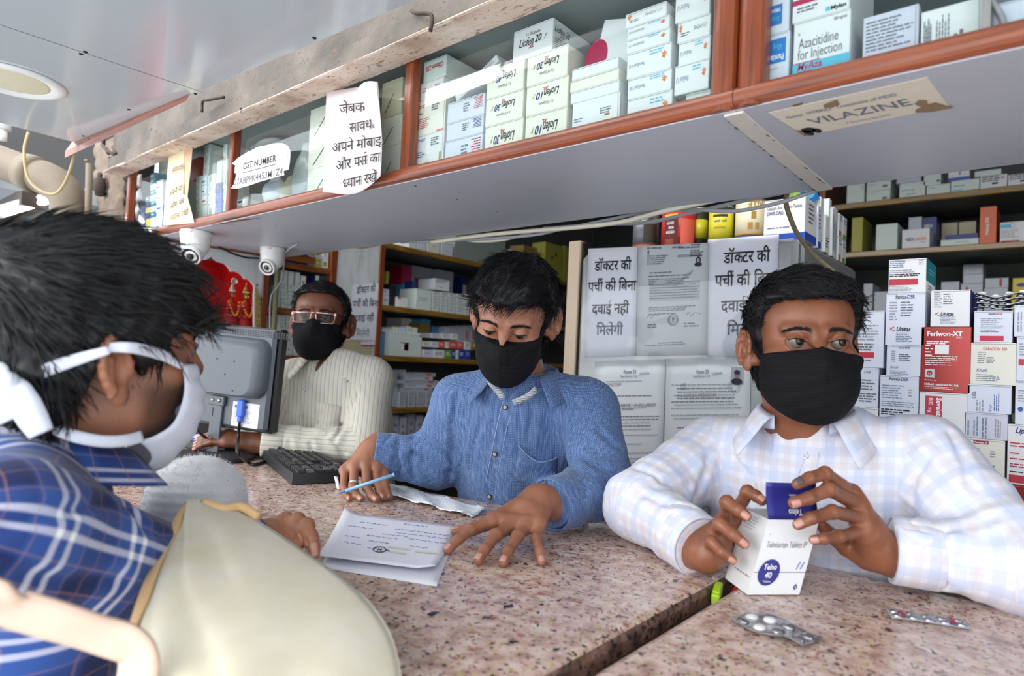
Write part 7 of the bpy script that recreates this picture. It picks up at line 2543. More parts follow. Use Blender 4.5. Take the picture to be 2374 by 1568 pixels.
ww=g.math('MULTIPLY',g.math('MAXIMUM',band(g,g.U,PER,-0.0075,0.004,0.002),band(g,g.U,PER,0.0075,0.004,0.002)),g.math('MAXIMUM',band(g,g.Vv,PER,-0.0075,0.004,0.002),band(g,g.Vv,PER,0.0075,0.004,0.002)))
c=g.mix(ww,c,srgb(246,246,252))
g.base(c)
# blue dobby chambray
g=cloth('cloth_chambray')
dot=g.math('MULTIPLY',band(g,g.U,0.0034,0,0.0010,0.0006),band(g,g.Vv,0.0034,0,0.0010,0.0006))
slub=g.noise(g.obj((260,260,18)),1.0,3)
c=g.ramp(slub,[(0.3,srgb(62,86,128)),(0.55,srgb(84,110,154)),(0.75,srgb(116,142,182))])
c=g.mix(g.math('MULTIPLY',dot,0.55),c,srgb(158,180,212))
blot=g.noise(g.obj(),9,4)
c=g.mix(g.ramp(blot,[(0.4,0.22),(0.65,0.0)]),c,srgb(54,74,116))
g.base(c)
g.bump(g.noise(g.obj(),700,2),0.15,0.0006)
mat('cloth_chambray_edge',(170,182,204),rough=0.85,var=0.1,vscale=300)
g=NB('cloth_birdseye')
ck=g.node('TexChecker',Scale=620.0)
ck.inputs['Color1'].default_value=srgb(48,56,70)+(1,)
ck.inputs['Color2'].default_value=srgb(206,208,212)+(1,)
g.link(g.tc.outputs['Object'],ck.inputs['Vector'])
g.base(ck.outputs['Color'])
g.set(Roughness=0.85)
# pale check of the seated man
g=cloth('cloth_check')
PC=0.042
c=srgb(228,229,240)
c=g.mix(g.math('MULTIPLY',band(g,g.U,PC,0,0.0075,0.001),0.55),c,srgb(196,206,232))
c=g.mix(g.math('MULTIPLY',band(g,g.Vv,PC,0,0.0075,0.001),0.50),c,srgb(196,206,232))
c=g.mix(g.math('MULTIPLY',band(g,g.U,PC,PC/2,0.0060,0.001),0.40),c,srgb(214,202,200))
c=g.mix(g.math('MULTIPLY',band(g,g.Vv,PC,PC/2,0.0060,0.001),0.40),c,srgb(214,202,200))
sl=g.noise(g.obj((500,500,60)),1.0,2)
c=g.mix(g.ramp(sl,[(0.35,0.12),(0.6,0.0)]),c,srgb(190,194,210))
g.base(c)
# cream stripes of the man with glasses
g=cloth('cloth_stripe')
c=srgb(226,221,206)
c=g.mix(g.math('MULTIPLY',band(g,g.U,0.0125,0,0.0024,0.0015),0.62),c,srgb(160,160,166))
c=g.mix(g.math('MULTIPLY',band(g,g.U,0.0125,0.0055,0.0016,0.0012),0.5),c,srgb(206,192,156))
g.base(c)
mat('cloth_trouser',(52,54,62),rough=0.9,var=0.1)
mat('shoe_leather',(38,32,30),rough=0.4)
mat('undershirt',(226,206,204),rough=0.85)
mat('button_white',(226,224,222),rough=0.3)
mat('button_brown',(196,172,160),rough=0.4)
mat('button_rim',(52,44,44),rough=0.4)
mat('thread_light',(150,168,198),rough=0.9)
# ------------------------------------------------------------------ heads
def rotm(y,p,r):
 y,p,r=(math.radians(a)for a in(y,p,r))
 cy,sy,cp,sp,cr,sr=math.cos(y),math.sin(y),math.cos(p),math.sin(p),math.cos(r),math.sin(r)
 return np.array([[cy,-sy,0],[sy,cy,0],[0,0,1]])@np.array([[1,0,0],[0,cp,-sp],[0,sp,cp]])@np.array([[cr,0,sr],[0,1,0],[-sr,0,cr]])
def ear_frame(sd):
 out=unit((sd*0.86,0.46,0.10))
 up=unit(np.array([0,-0.16,1.0])-out*np.dot(out,(0,-0.16,1.0)))
 fw=np.cross(up,out)*(-sd)
 if fw[1]<0:
  fw=-fw
 return np.stack([out,fw,up],1),np.array([sd*0.0845,-0.022,-0.010])
def ear_sdf(p,sd,s=1.0):
 R,c=ear_frame(sd)
 q=(p-c.astype(f32))@R.astype(f32)/s
 d=ell(q,(0.004,0,0.004),(0.0055,0.0175,0.0300))
 d=smin(d,ell(q,(0.002,0.004,-0.026),(0.005,0.0085,0.011)),0.008)
 t=np.linspace(math.radians(-25),math.radians(235),13)
 pts=[np.array([0.0085-0.004*abs(math.cos(a))*0.3,0.0160*math.cos(a)+0.001,0.006+0.0275*math.sin(a)])for a in t]
 for a,b in zip(pts[:-1],pts[1:]):
  d=smin(d,cone(q,a,b,0.0034),0.003)
 d=smin(d,cone(q,pts[-1],(0.006,-0.010,-0.022),0.0034,0.003),0.003)
 d=smax(d,-ell(q,(0.0105,0.002,-0.002),(0.0085,0.0085,0.0125)),0.004)
 d=smax(d,-ell(q,(0.0115,0.001,0.019),(0.006,0.009,0.0065)),0.003)
 d=smin(d,cone(q,(0.007,-0.009,-0.014),(0.0075,-0.007,0.014),0.0028),0.004)
 d=smin(d,ell(q,(0.0045,0.0125,-0.005),(0.004,0.004,0.006)),0.003)
 d=smin(d,cone(q,(-0.010,0.014,-0.018),(-0.010,0.010,0.016),0.009),0.010)
 return d*s
EYE=(0.0315,0.0775,0.0)
def head_sdf(p,o):
 fat=o.get('fat',1.0)
 x=np.abs(p[:,0])
 q=p.copy()
 q[:,0]=x
 d=ell(p,(0,-0.020,0.036),(0.0765,0.097,0.080))
 d=smin(d,ell(p,(0,0.030,0.040),(0.064,0.056,0.056)),0.03)
 d=smin(d,ell(p,(0,0.034,-0.040),(0.063*fat,0.052,0.066)),0.03)
 d=smin(d,ell(q,(0.030*fat,0.018,-0.070),(0.034*fat,0.044,0.040)),0.025)
 d=smin(d,ell(p,(0,0.062,-0.098),(0.026,0.024,0.020)),0.02)
 d=smin(d,ell(q,(0.046*fat,0.054,-0.028),(0.022,0.022,0.018)),0.02)
 d=smax(d,-ell(q,(0.032,0.098,-0.001),(0.018,0.016,0.0105)),0.014)
 d=smin(d,cone(q,(0.012,0.086,0.0165),(0.044,0.074,0.0195),0.0085,0.007),0.012)
 # nose
 d=smin(d,cone(p,(0,0.083,0.008),(0,0.104,-0.034),0.0090,0.0135),0.014)
 d=smin(d,ell(q,(0.0125,0.099,-0.038),(0.0085,0.0105,0.0085)),0.006)
 # mouth
 d=smin(d,ell(p,(0,0.086,-0.066),(0.024,0.014,0.012)),0.012)
 # eyelids: a shell over the eyeball cut by an almond opening
 e=np.array([EYE[0],EYE[1],EYE[2]],f32)
 d=smin(d,np.sqrt(((q-e)**2).sum(1))-0.0143,0.004)
 hu,hl,w=o.get('lid',(0.0050,0.0036,0.0145))
 Ru,Rl=(w*w+hu*hu)/(2*hu),(w*w+hl*hl)/(2*hl)
 ex,ez=q[:,0]-e[0],q[:,2]-e[2]-o.get('lidz',0.0)+(q[:,0]-e[0])*-0.08
 alm=np.maximum(np.sqrt(ex**2+(ez-(hu-Ru))**2)-Ru,np.sqrt(ex**2+(ez+(Rl-hl))**2)-Rl)
 alm=np.maximum(alm,(e[1]+0.003)-q[:,1])
 d=smax(d,-alm,0.0012)
 # lid crease and lower bag
 cr=np.sqrt(ex**2+(ez-(hu+0.0042-Ru*1.1))**2)-Ru*1.1
 d=d+0.0007*np.exp(-(cr/0.0011)**2)*(np.abs(ex)<0.016)*(q[:,1]>0.07)
 for sd in(-1,1):
  d=smin(d,ear_sdf(p,sd,o.get('ear',1.0)),0.003)
 a,b=o['neck']
 d=smin(d,cone(p,a,b,0.052*o.get('neckr',1.0),0.058*o.get('neckr',1.0)),0.025)
 return d
def hairline(y,knots):
 ys,zs=zip(*knots)
 return np.interp(y,ys,zs)
def cap_sdf(p,o):
 """The mass of hair: the skull swollen outwards, kept above the hairline."""
 th=o['thick']
 d=ell(p,(0,-0.020,0.036),(0.0775,0.098,0.081))
 d=smin(d,ell(p,(0,0.030,0.040),(0.066,0.057,0.057)),0.03)
 d=smin(d,ell(p,(0,-0.045,-0.02),(0.066,0.058,0.075)),0.03)
 r=np.sqrt((p*p).sum(1))
 topw=np.clip((p[:,2]-0.0)/0.10,0,1)
 t=th[0]+(th[1]-th[0])*topw
 if 'front' in o:
  t=t+o['front']*np.clip((p[:,1]-0.02)/0.06,0,1)*np.clip((p[:,2]-0.04)/0.05,0,1)
 t=t+o.get('lump',0.002)*wob(p,o.get('lumpf',90),o.get('seed',1))+o.get('lump',0.002)*0.4*wob(p,260,5)
 d=d-t
 zl=hairline(p[:,1],o['line'])+o.get('jag',0.003)*wob(p,240,9)+o.get('skew',0.0)*p[:,0]
 return smax(d,(zl-p[:,2])*0.8,o.get('edge',0.007))
def strands(V,Q,o,n,seed):
 """Locks following the comb direction over the hair mass."""
 rs=np.random.RandomState(seed)
 N=vnormals(V,Q)
 ok=~((np.abs(V[:,0])>0.055)&(V[:,2]<0.030)&(V[:,1]>-0.050)&(V[:,1]<0.030))
 i=rs.choice(np.nonzero(ok)[0],n)
 p,nn=V[i],N[i]
 sgn=np.where(rs.rand(n)<0.5,1,-1)
 w=np.asarray(o['whorl'])
 L=o['len']*(0.6+0.8*rs.rand(n))[:,None]
 K=6
 pts=[p-nn*0.002]
 q=p.copy()
 jit=rs.normal(size=(n,3))*o.get('mess',0.35)
 for k in range(1,K):
  away=q-w
  away-=nn*(away*nn).sum(1)[:,None]
  away/=np.linalg.norm(away,axis=1)[:,None]+1e-6
  f=away*o.get('away',1.0)+np.asarray(o['comb'])*np.clip((q[:,2:3]+0.0)/0.08,0,1)+np.array([0,0,-0.5])*(1-np.clip(q[:,2:3]/0.1,0,1))+jit
  f+=np.stack([np.sin(q[:,1]*160+3*q[:,2]*60),np.cos(q[:,0]*150),np.sin(q[:,0]*140)],1)*o.get('curl',0.15)
  f-=nn*(f*nn).sum(1)[:,None]
  f/=np.linalg.norm(f,axis=1)[:,None]+1e-6
  q=q+f*L/K+nn*(o.get('lift',0.0012)*(1.2-k*0.28))
  pts.append(q)
 P_=np.stack(pts,1)
 r0=o.get('rad',0.0007)
 return strand_mesh(P_,r0*np.array([0.8,1.0,1.0,0.85,0.55,0.15]))
def mask_sdf(p,o):
 d=ell(p,(0,0.036,-0.058),(0.070*o.get('fat',1.0),0.078,0.078))
 d=smin(d,cone(p,(0,0.088,-0.004),(0,0.108,-0.038),0.0095,0.0140),0.022)
 d=smin(d,ell(p,(0,0.060,-0.098),(0.032,0.032,0.028)),0.025)
 d=np.minimum(d,head_sdf(p,dict(o,ear=0.2))-0.0028)
 ax=np.abs(p[:,0])
 top=o.get('mtop',-0.010)
 zt=top-np.clip(ax-0.012,0,None)*o.get('mslope',0.28)-np.clip(0.012-ax,0,None)*-0.25
 d=smax(d,p[:,2]-zt-o.get('mskew',0.0)*p[:,0],0.003)
 d=smax(d,o.get('mback',0.022)-p[:,1]+0.10*np.abs(p[:,2]+0.05),0.003)
 d=smax(d,(-0.082-(p[:,1]-0.022)*0.95+o.get('mlow',0.0))-p[:,2],0.004)
 # hem welts
 d=d-0.0010*np.exp(-((zt-0.006-p[:,2])/0.0035)**2)-0.0008*np.exp(-((p[:,1]-o.get('mback',0.022)-0.006)/0.003)**2)
 d=d-0.0012*np.exp(-(p[:,0]/0.0016)**2)*(p[:,1]>0.06)
 return d
def make_head(body,root,c,R,s,o,skin,h,eyes=True,mask=True,nstr=900):
 """Adds the head to the body mesh and builds hair, eyebrows, eyes and mask as parts."""
 M=np.eye(4)
 M[:3,:3]=R*s
 M[:3,3]=c
 V,Q=surfnet(lambda p:head_sdf(p,o),(-0.115,-0.13,-0.235),(0.115,0.135,0.125),h)
 V=relax(V,Q,1,0.4)
 hl=hairline(V[:,1],o['line'])
 att=np.clip((V[:,2]-hl)/0.006+0.3,0,1)*(np.abs(V[:,0])<0.079)*0.95
 if o.get('beard'):
  b=np.clip((-0.022-V[:,2])/0.02,0,1)*np.clip((V[:,1]-0.008-o.get('bcut',0.0))/0.016,0,1)*np.clip((0.125+V[:,2])/0.02,0,1)
  att=np.maximum(att,b*o['beard'])
 lz=EYE[2]
 ax=np.abs(V[:,0])
 brow=np.exp(-((V[:,2]-(o.get('browz',0.0165)-0.0032+0.0056*np.sin(np.pi*(0.10+0.74*np.clip((ax-0.011)/0.039,0,1)))))/0.0032)**2)*(ax>0.011)*(ax<0.050)*(V[:,1]>0.05)
 att=np.maximum(att,brow*o.get('brow',0.75))
 body.add(V@(R*s).T+c,Q,skin,att)
 # hair
 V2,Q2=surfnet(lambda p:cap_sdf(p,o),(-0.14,-0.165,-0.13),(0.14,0.15,0.20),max(h,0.002))
 nm=NM()
 nm.add(relax(V2,Q2,1,0.5),Q2,'hair_black')
 sv,sq=strands(V2,Q2,o,nstr,o.get('seed',1))
 nm.add(sv,sq,'hair_black')
 nm.build('hair',root,matrix=M)
 # eyebrows
 rs=np.random.RandomState(3)
 n=170
 for sd in(-1,1):
  t=rs.rand(n)
  x=0.012+0.037*t
  z=o.get('browz',0.0165)-0.0042+0.0056*np.sin(np.pi*(0.10+0.74*t))+rs.normal(size=n)*0.0016*(1.1-0.6*t)
  y=np.interp(x,[0.01,0.03,0.05],[0.0965,0.0905,0.0775])
  p0=np.stack([sd*x,y,z],1)
  # settle on the skin
  for _ in range(3):
   dd=head_sdf(p0.astype(f32),o)
   p0[:,1]-=dd*0.9
  dr=np.stack([sd*(0.6+0.4*t),-0.25*t,0.75-1.0*t],1)
  dr/=np.linalg.norm(dr,axis=1)[:,None]
  pts=np.stack([p0+dr*k*0.0032+np.array([0,0.0008,0])*(k>0)for k in range(3)],1)
  sv,sq=strand_mesh(pts,np.array([0.00034,0.0003,0.0001]))
  m=NM()
  m.add(sv,sq,'hair_black')
  m.build('eyebrow',root,matrix=M)
 if eyes:
  gz=unit(np.array([o['gaze'][0],1.0,o['gaze'][1]]))
  for sd in(-1,1):
   e=np.array([sd*EYE[0],EYE[1],EYE[2]])
   mb=MB()
   mb.ball(e,0.01255,'eye_white',24)
   mb.lathe([(0.0001,0.01325),(0.0024,0.01305)],'eye_pupil',16,e,gz)
   mb.lathe([(0.0024,0.01304),(0.0046,0.01265),(0.0072,0.0109)],'eye_iris',24,e,gz)
   ob=mb.build('eye',root,matrix=M)
   hu,hl,w=o.get('lid',(0.0050,0.0036,0.0145))
   tt=np.linspace(-0.95,0.95,13)
   pts=[]
   for t in tt:
    x_=t*w*0.98
    Ru=(w*w+hu*hu)/(2*hu)
    z_=o.get('lidz',0.0)+(hu-Ru)+math.sqrt(max(0,Ru*Ru-x_*x_))+0.08*x_*1
    pts.append((sd*(EYE[0]+x_),EYE[1]+math.sqrt(max(1e-6,0.0146**2-x_**2-z_**2)),z_))
   mb=MB()
   mb.tube(pts,np.interp(tt,[-1,0,1],[0.0004,0.0008,0.0007]),'eye_lash',6)
   mb.build('eyelash',ob,matrix=M)
 if mask:
  V3,Q3=surfnet(lambda p:mask_sdf(p,o),(-0.10,0.0,-0.165),(0.10,0.145,0.02),max(h,0.0016))
  nm=NM()
  nm.add(relax(V3,Q3,1,0.5),Q3,'mask_black')
  mk=nm.build('face_mask',root,matrix=M)
  for sd in(-1,1):
   fw=o.get('fat',1.0)
   E0=np.array([sd*0.0795,-0.015,-0.010])
   zt=o.get('mtop',-0.010)-0.05*o.get('mslope',0.28)+o.get('mskew',0.0)*sd*0.06
   pts=[(sd*0.067*fw,0.030,zt-0.006),(sd*0.0735*fw,0.016,zt+0.010),(sd*0.0785,0.002,0.006),(sd*0.0810,-0.010,0.0215),(sd*0.0825,-0.024,0.022),(sd*0.080,-0.036,0.000),(sd*0.076,-0.030,-0.035),(sd*0.070,-0.008,-0.056),(sd*0.064*fw,0.022,-0.076)]
   pp=smooth_path(pts,6)
   # keep the loop on the skin
   for _ in range(3):
    q=pp.astype(f32)
    oo=dict(o,ear=0.2)
    d0=head_sdf(q,oo)
    gx=np.stack([(head_sdf(q+np.eye(3,dtype=f32)[i]*0.001,oo)-d0)/0.001 for i in range(3)],1)
    pp=pp+np.clip(0.0022-d0,0,0.02)[:,None]*gx
   mb=MB()
   mb.tube(pp,np.interp(np.linspace(0,1,len(pp)),[0,0.25,0.5,0.8,1],[0.0052,0.0036,0.0024,0.0024,0.0030]),'mask_trim',8)
   mb.build('ear_loop',mk,matrix=M)
 return M
 # ------------------------------------------------------------------ hands
def hand_field(wrist,fingers,thumb,fore,rs_=1.0):
 """Distance field of a hand: wrist point, four finger chains of four points, a thumb chain, and the forearm point."""
 W=np.asarray(wrist)
 rad=[(0.0098,0.0090,0.0082,0.0074),(0.0102,0.0093,0.0085,0.0076),(0.0097,0.0089,0.0081,0.0073),(0.0086,0.0078,0.0071,0.0064)]
 mc=[f[0]for f in fingers]
 def fn(p):
 # palm: overlapping tapered bones from the wrist to each knuckle and across
  d=cone(p,W,(W+np.mean(mc,0))/2,0.0225*rs_,0.0230*rs_)
  for m in mc:
   base=W+(m-np.mean(mc,0))*0.35
   d=smin(d,cone(p,base,m,0.0155*rs_,0.0122*rs_),0.012)
  for a,b in zip(mc[:-1],mc[1:]):
   d=smin(d,cone(p,a+(W-a)*0.12,b+(W-b)*0.12,0.0112*rs_,0.0108*rs_),0.008)
  d=smin(d,cone(p,fore,W,0.031*rs_,0.0245*rs_),0.02)
  fd=None
  for k,ch in enumerate(fingers):
   r=[x*rs_ for x in rad[k]]
   q=cone(p,ch[0],ch[1],r[0]*1.04,r[1]*0.98)
   q=smin(q,cone(p,ch[1],ch[2],r[1],r[2]*0.98),0.004)
   q=smin(q,cone(p,ch[2],ch[3],r[2],r[3]),0.004)
   q=smin(q,np.sqrt(((p-ch[1].astype(f32))**2).sum(1))-r[1]*1.06,0.004)
   fd=q if fd is None else smin(fd,q,0.0016)
  if thumb is not None:
   q=cone(p,thumb[0],thumb[1],0.0175*rs_,0.0112*rs_)
   for a,b,ra,rb in zip(thumb[1:-1],thumb[2:],(0.0110,0.0102),(0.0102,0.0085)):
    q=smin(q,cone(p,a,b,ra*rs_,rb*rs_),0.005)
   d=smin(d,q,0.012)
  d=smin(d,fd,0.0075)
  return d+0.0003*wob(p,420,4)
 return fn
def add_hand(body,root,wrist,fingers,thumb,fore,skin,nail,h=0.0016,rs_=1.0,up=None,dark=None):
 fingers=[[np.asarray(q,float)for q in f]for f in fingers]
 thumb=None if thumb is None else[np.asarray(q,float)for q in thumb]
 W,Fo=np.asarray(wrist,float),np.asarray(fore,float)
 fn=hand_field(W,fingers,thumb,Fo,rs_)
 pts=np.array([q for f in fingers for q in f]+[W,Fo]+(thumb or[]))
 V,Q=surfnet(fn,pts.min(0)-0.04,pts.max(0)+0.04,h)
 V=relax(V,Q,1,0.4)
 # knuckle skin a shade darker over the middle joints
 att=np.zeros(len(V))
 for f in fingers:
  for j in(1,2):
   att=np.maximum(att,0.22*np.exp(-(((V-f[j])**2).sum(1))/0.00012))
 body.add(V,Q,skin,att)
 chains=fingers+([thumb[-3:]]if thumb is not None else[])
 for k,ch in enumerate(chains):
  tip,dip,pip=ch[-1],ch[-2],ch[-3]
  t=unit(tip-dip)
  n=pip-dip
  n=(dip-(pip+tip)/2)
  n=n-t*np.dot(n,t)
  upv=np.asarray(up)if up is not None else-CF
  if np.linalg.norm(n)<0.002 or up is not None:
   n=upv-t*np.dot(upv,t)
  n=unit(n)
  b=np.cross(t,n)
  r=(0.0074,0.0076,0.0073,0.0064,0.0085)[k]*rs_
  gr=[]
  for i in np.linspace(-1,1,7):
   row=[]
   for j in np.linspace(-1,1,7):
    w=r*0.74*j*(1-0.16*i*i)
    l=r*0.85*i
    hgt=math.sqrt(max(0.1*r*r,(r*1.02)**2-w*w))+0.0006-0.0010*max(0,i)**2
    row.append(tip-t*r*0.05+t*l+b*w+n*hgt)
   gr.append(row)
  mb=MB()
  mb.sheet(gr,dark if(dark and k==0)else nail,thick=0.0006)
  mb.build('fingernail',root)
  # ------------------------------------------------------------------ shirts and trunks
def torso_parts(o):
 """(field, a, b) limbs and the trunk field of a dressed figure."""
 S={k:np.asarray(v,float)for k,v in o['j'].items()}
 yaw=math.radians(o['yaw'])
 rt=np.array([math.cos(yaw),math.sin(yaw),0])
 fw=np.array([-math.sin(yaw),math.cos(yaw),0])
 R=np.stack([rt,fw,Z_],1)
 mid=(S['sR']+S['sL'])/2
 return S,rt,fw,R,mid
def dressed_field(o,grow=0.0,wr=1.0):
 S,rt,fw,R,mid=torso_parts(o)
 W,D=o['w'],o['d']
 pel=S['pel']
 ax=unit(mid-pel)
 chest=mid-ax*0.12+fw*0.01
 Rl=np.stack([rt,unit(np.cross(ax,rt)),ax],1)
 ra=o.get('ra',(0.066,0.056,0.050,0.043))
 seed=o.get('seed',1)
 arms=[(S['s'+k],S['e'+k],S['w'+k])for k in('R','L')]
 def trunk(p):
  d=ell(p,chest,(W,D,0.22),Rl)
  d=smin(d,ell(p,pel+(mid-pel)*0.38+fw*0.012,(W*0.94,D*1.08,0.24),Rl),0.06)
  d=smin(d,ell(p,pel,(W*0.92,D*1.02,0.14),Rl),0.05)
  d=smin(d,cone(p,S['sR']*0.96+S['sL']*0.04,S['sL']*0.96+S['sR']*0.04,0.056),0.05)
  nb=S['nb']
  for k in('R','L'):
   d=smin(d,cone(p,nb+(0,0,-0.010),S['s'+k]+(0,0,0.004),0.052,0.050),0.03)
  return d
 def arm(p,a,b,c):
  d1=cone(p,a,b,ra[0],ra[1])
  d2=cone(p,b,c,ra[2],ra[3])
  return d1,d2
 def fold(p,a,b,amp,f,ph):
  u=unit(b-a).astype(f32)
  L=np.linalg.norm(b-a)
  t=(p-a.astype(f32))@u
  s_=np.clip(t/L,0,1)
  side=p@np.array([0.6,-0.5,0.8],f32)
  w=np.exp(-((s_-1)/0.45)**2)+0.35
  z=np.sin(2*math.pi*f*0.55*t+3.2*wob(p,24,seed+11)+ph)
  return amp*0.8*w*(0.55+0.6*wob(p,18,seed+5))*(np.abs(z)**1.5*np.sign(z))
 def fn(p):
  d=trunk(p)
  if wr:
   d=d+wr*(0.0030*wob(p*np.array([1,1,0.45],f32),46,seed)+0.0085*np.abs(wob(p*np.array([1,0.6,0.5],f32)+0.004*wob(p,60,3)[:,None],70,seed+3))**0.8-0.002)
  for k,(a,b,c)in enumerate(arms):
   d1,d2=arm(p,a,b,c)
   if wr:
    d1=d1+wr*fold(p,a,b,0.0042,26,1.0+k)
    d2=d2+wr*fold(p,c,b,0.0038,30,2.0+k)+wr*(0.0080*np.abs(wob(p+0.004*wob(p,60,3)[:,None],66,seed+7))**0.8-0.003)
   q=smin(d1,d2,0.025)
   d=smin(d,q,o.get('kk',0.028))
  return d-grow
 return fn,trunk,arm,arms
def cloth_uv(V,o):
 S,rt,fw,R,mid=torso_parts(o)
 fn,trunk,arm,arms=dressed_field(o,0,0)
 p=V.astype(f32)
 best=trunk(p)
 uv=np.stack([(V-mid)@rt,(V-mid)@unit(mid-S['pel'])],1)
 # wrap the sides of the trunk
 side=np.abs((V-mid)@fw)
 uv[:,0]+=np.sign(uv[:,0])*np.clip(0.0,0,1)*side
 for k,(a,b,c)in enumerate(arms):
  d1,d2=arm(p,a,b,c)
  for(d,p0,p1,r0,off)in((d1+0.004,a,b,0.06,0.0),(d2+0.002,b,c,0.05,np.linalg.norm(b-a))):
   m=d<best
   best=np.where(m,d,best)
   u=unit(p1-p0)
   e1=unit(np.cross(u,Z_+0.01*X_))
   e2=np.cross(u,e1)
   q=V-p0
   ang=np.arctan2(q@e2,q@e1)
   uv[m]=np.stack([ang[m]*r0+0.017*(k+1),(q@u)[m]+off],1)
 return uv
def make_shirt(root,o,m,h=0.005,zmin=0.93):
 fn,trunk,arm,arms=dressed_field(o)
 S,rt,fw,R,mid=torso_parts(o)
 nbk=S['nb']
 o['V0']=hit(fn,o['V'][0],o['V'][1],0.5)if len(o['V'])==2 else np.asarray(o['V'],float)
 def full(p):
  d=fn(p)
  d=smax(d,zmin-p[:,2],0.004)
  # neck hole, dipping to an open V in front
  V0=o['V0']
  hole=cone(p,nbk+(0,0,0.035),nbk+(0,0,0.14),0.052,0.060)
  top=nbk+fw*0.050+(0,0,0.05)
  vv=cone(p,top+fw*0.03,V0,o.get('vr',0.030),0.0035)
  d=smax(d,-np.minimum(hole,vv),0.003)
  for(a,b,c)in arms:
   u=unit(c-b)
   q=p-c.astype(f32)
   d=smax(d,-np.maximum(-(q@u.astype(f32)),np.sqrt((q*q).sum(1))-0.085),0.003)
  for path in grooves:
   q=None
   for a,b in zip(path[:-1],path[1:]):
    e=cone(p,a,b,0.0)
    q=e if q is None else np.minimum(q,e)
   d=d+0.0060*np.exp(-(q/0.0055)**2)-0.0022*np.exp(-((q-0.014)/0.008)**2)
  return d
 grooves=[[hit(fn,u,v,0.45)for(u,v)in c_]for c_ in o.get('creases',())]
 pts=np.array(list(S.values()))
 V,Q=surfnet(full,np.maximum(pts.min(0)-0.2,[-9,-9,zmin-0.03]),pts.max(0)+0.2,h)
 V=relax(V,Q,1,0.35)
 nm=NM()
 nm.add(V,Q,m,uv=cloth_uv(V,o))
 sh=nm.build('shirt',root)
 # cuffs: a raised band round each wrist opening
 for(a,b,c),cm in zip(arms,o.get('cuffm',(m,m))):
  if np.linalg.norm(c-b)<0.02:
   continue
  u=unit(c-b)
  e1=unit(np.cross(u,Z_))
  e2=np.cross(u,e1)
  r=o.get('ra',(0.066,0.056,0.050,0.043))[3]+0.001
  mb=MB()
  n=36
  an=np.linspace(0,2*math.pi,n,endpoint=False)
  prof=[(-0.058,r+0.001),(-0.056,r+0.0032),(-0.004,r+0.0026),(0.001,r+0.0012),(0.001,r-0.0015),(-0.02,r-0.003)]
  vs,uvs=[],[]
  for(t,rr)in prof:
   for x in an:
    vs.append(c+u*t+rr*(math.cos(x)*e1+math.sin(x)*e2))
    uvs.append((x*0.045,t))
  fs=[(i*n+j,i*n+(j+1)%n,(i+1)*n+(j+1)%n,(i+1)*n+j)for i in range(len(prof)-1)for j in range(n)]
  mb.add(vs,[f[::-1]for f in fs],cm,uvs,True)
  mb.build('cuff',sh)
 return sh,full
def collar(sh,o,m,rin=0.062,stand=0.030,fall=0.046,tip=0.070,gap=28,inner=None,tilt=0.0,lift=0.0):
 """Turned-down collar: two leaves round the neck, longer at the front points."""
 S,rt,fw,R,mid=torso_parts(o)
 nb=S['nb']+np.array([0,0,lift])
 up=unit(Z_+fw*tilt)
 fr=unit(fw-up*np.dot(fw,up))
 for sd in(1,-1):
  gr=[]
  for a in np.linspace(0,1,22):
   th=math.radians(180-(180-gap)*a)*sd
   dr=rt*math.sin(th)+fr*math.cos(th)
   f_=max(0.0,(a-0.55)/0.45)
   rr=rin+0.014*f_
   zt=stand-0.028*a**2
   row=[]
   # inner stand, fold, outer fall
   L=fall+(tip-fall)*f_**1.6
   slope=0.55+0.45*f_
   for t in np.linspace(0,1,5):
    row.append(nb+dr*(rr-0.001+0.002*t)+up*(-0.012+(zt+0.012)*t))
   for t in np.linspace(0.12,1,7):
    row.append(nb+dr*(rr+0.004+L*t*slope*0.75+0.002*math.sin(3.1*t))+up*(zt+0.003*math.sin(3.14*min(1,t*2))-L*t*(1.05-0.28*f_))+(rt*math.sin(th)*0+fr*0.0)+rt*sd*0.012*f_*t)
   gr.append(row)
  g_=np.array(gr)
  if sd<0:
   g_=g_[::-1]
  mb=MB()
  uv=(lambda a:a)
  mb.sheet(g_,m,thick=0.0016)
  # metres instead of 0-1 so that the weave keeps its scale
  k=g_.shape[0]*g_.shape[1]
  uu=np.stack(np.meshgrid(np.linspace(0,0.11,g_.shape[1]),np.linspace(0,0.17,g_.shape[0])),-1).reshape(-1,2)
  mb.uv[-1]=np.concatenate([uu,uu])
  mb.build('collar_leaf',sh)
def field_grad(fn,p,e=0.002):
 q=np.asarray(p,f32)[None]
 return unit([(fn(q+np.eye(3,dtype=f32)[i]*e)[0]-fn(q-np.eye(3,dtype=f32)[i]*e)[0])for i in range(3)])
def hit(fn,u,v,d0,d1=3.0):
 """Where the sight line through pixel (u, v) meets a surface, from depth d0 on."""
 r=ray(u,v)
 L=np.linalg.norm(r)
 d=d0
 for _ in range(160):
  q=(CAM+d*r).astype(f32)[None]
  s_=float(fn(q)[0])
  if s_<0.0004:
   break
  d+=max(s_*0.7,0.0004)/L
  if d>d1:
   break
 return CAM+d*r
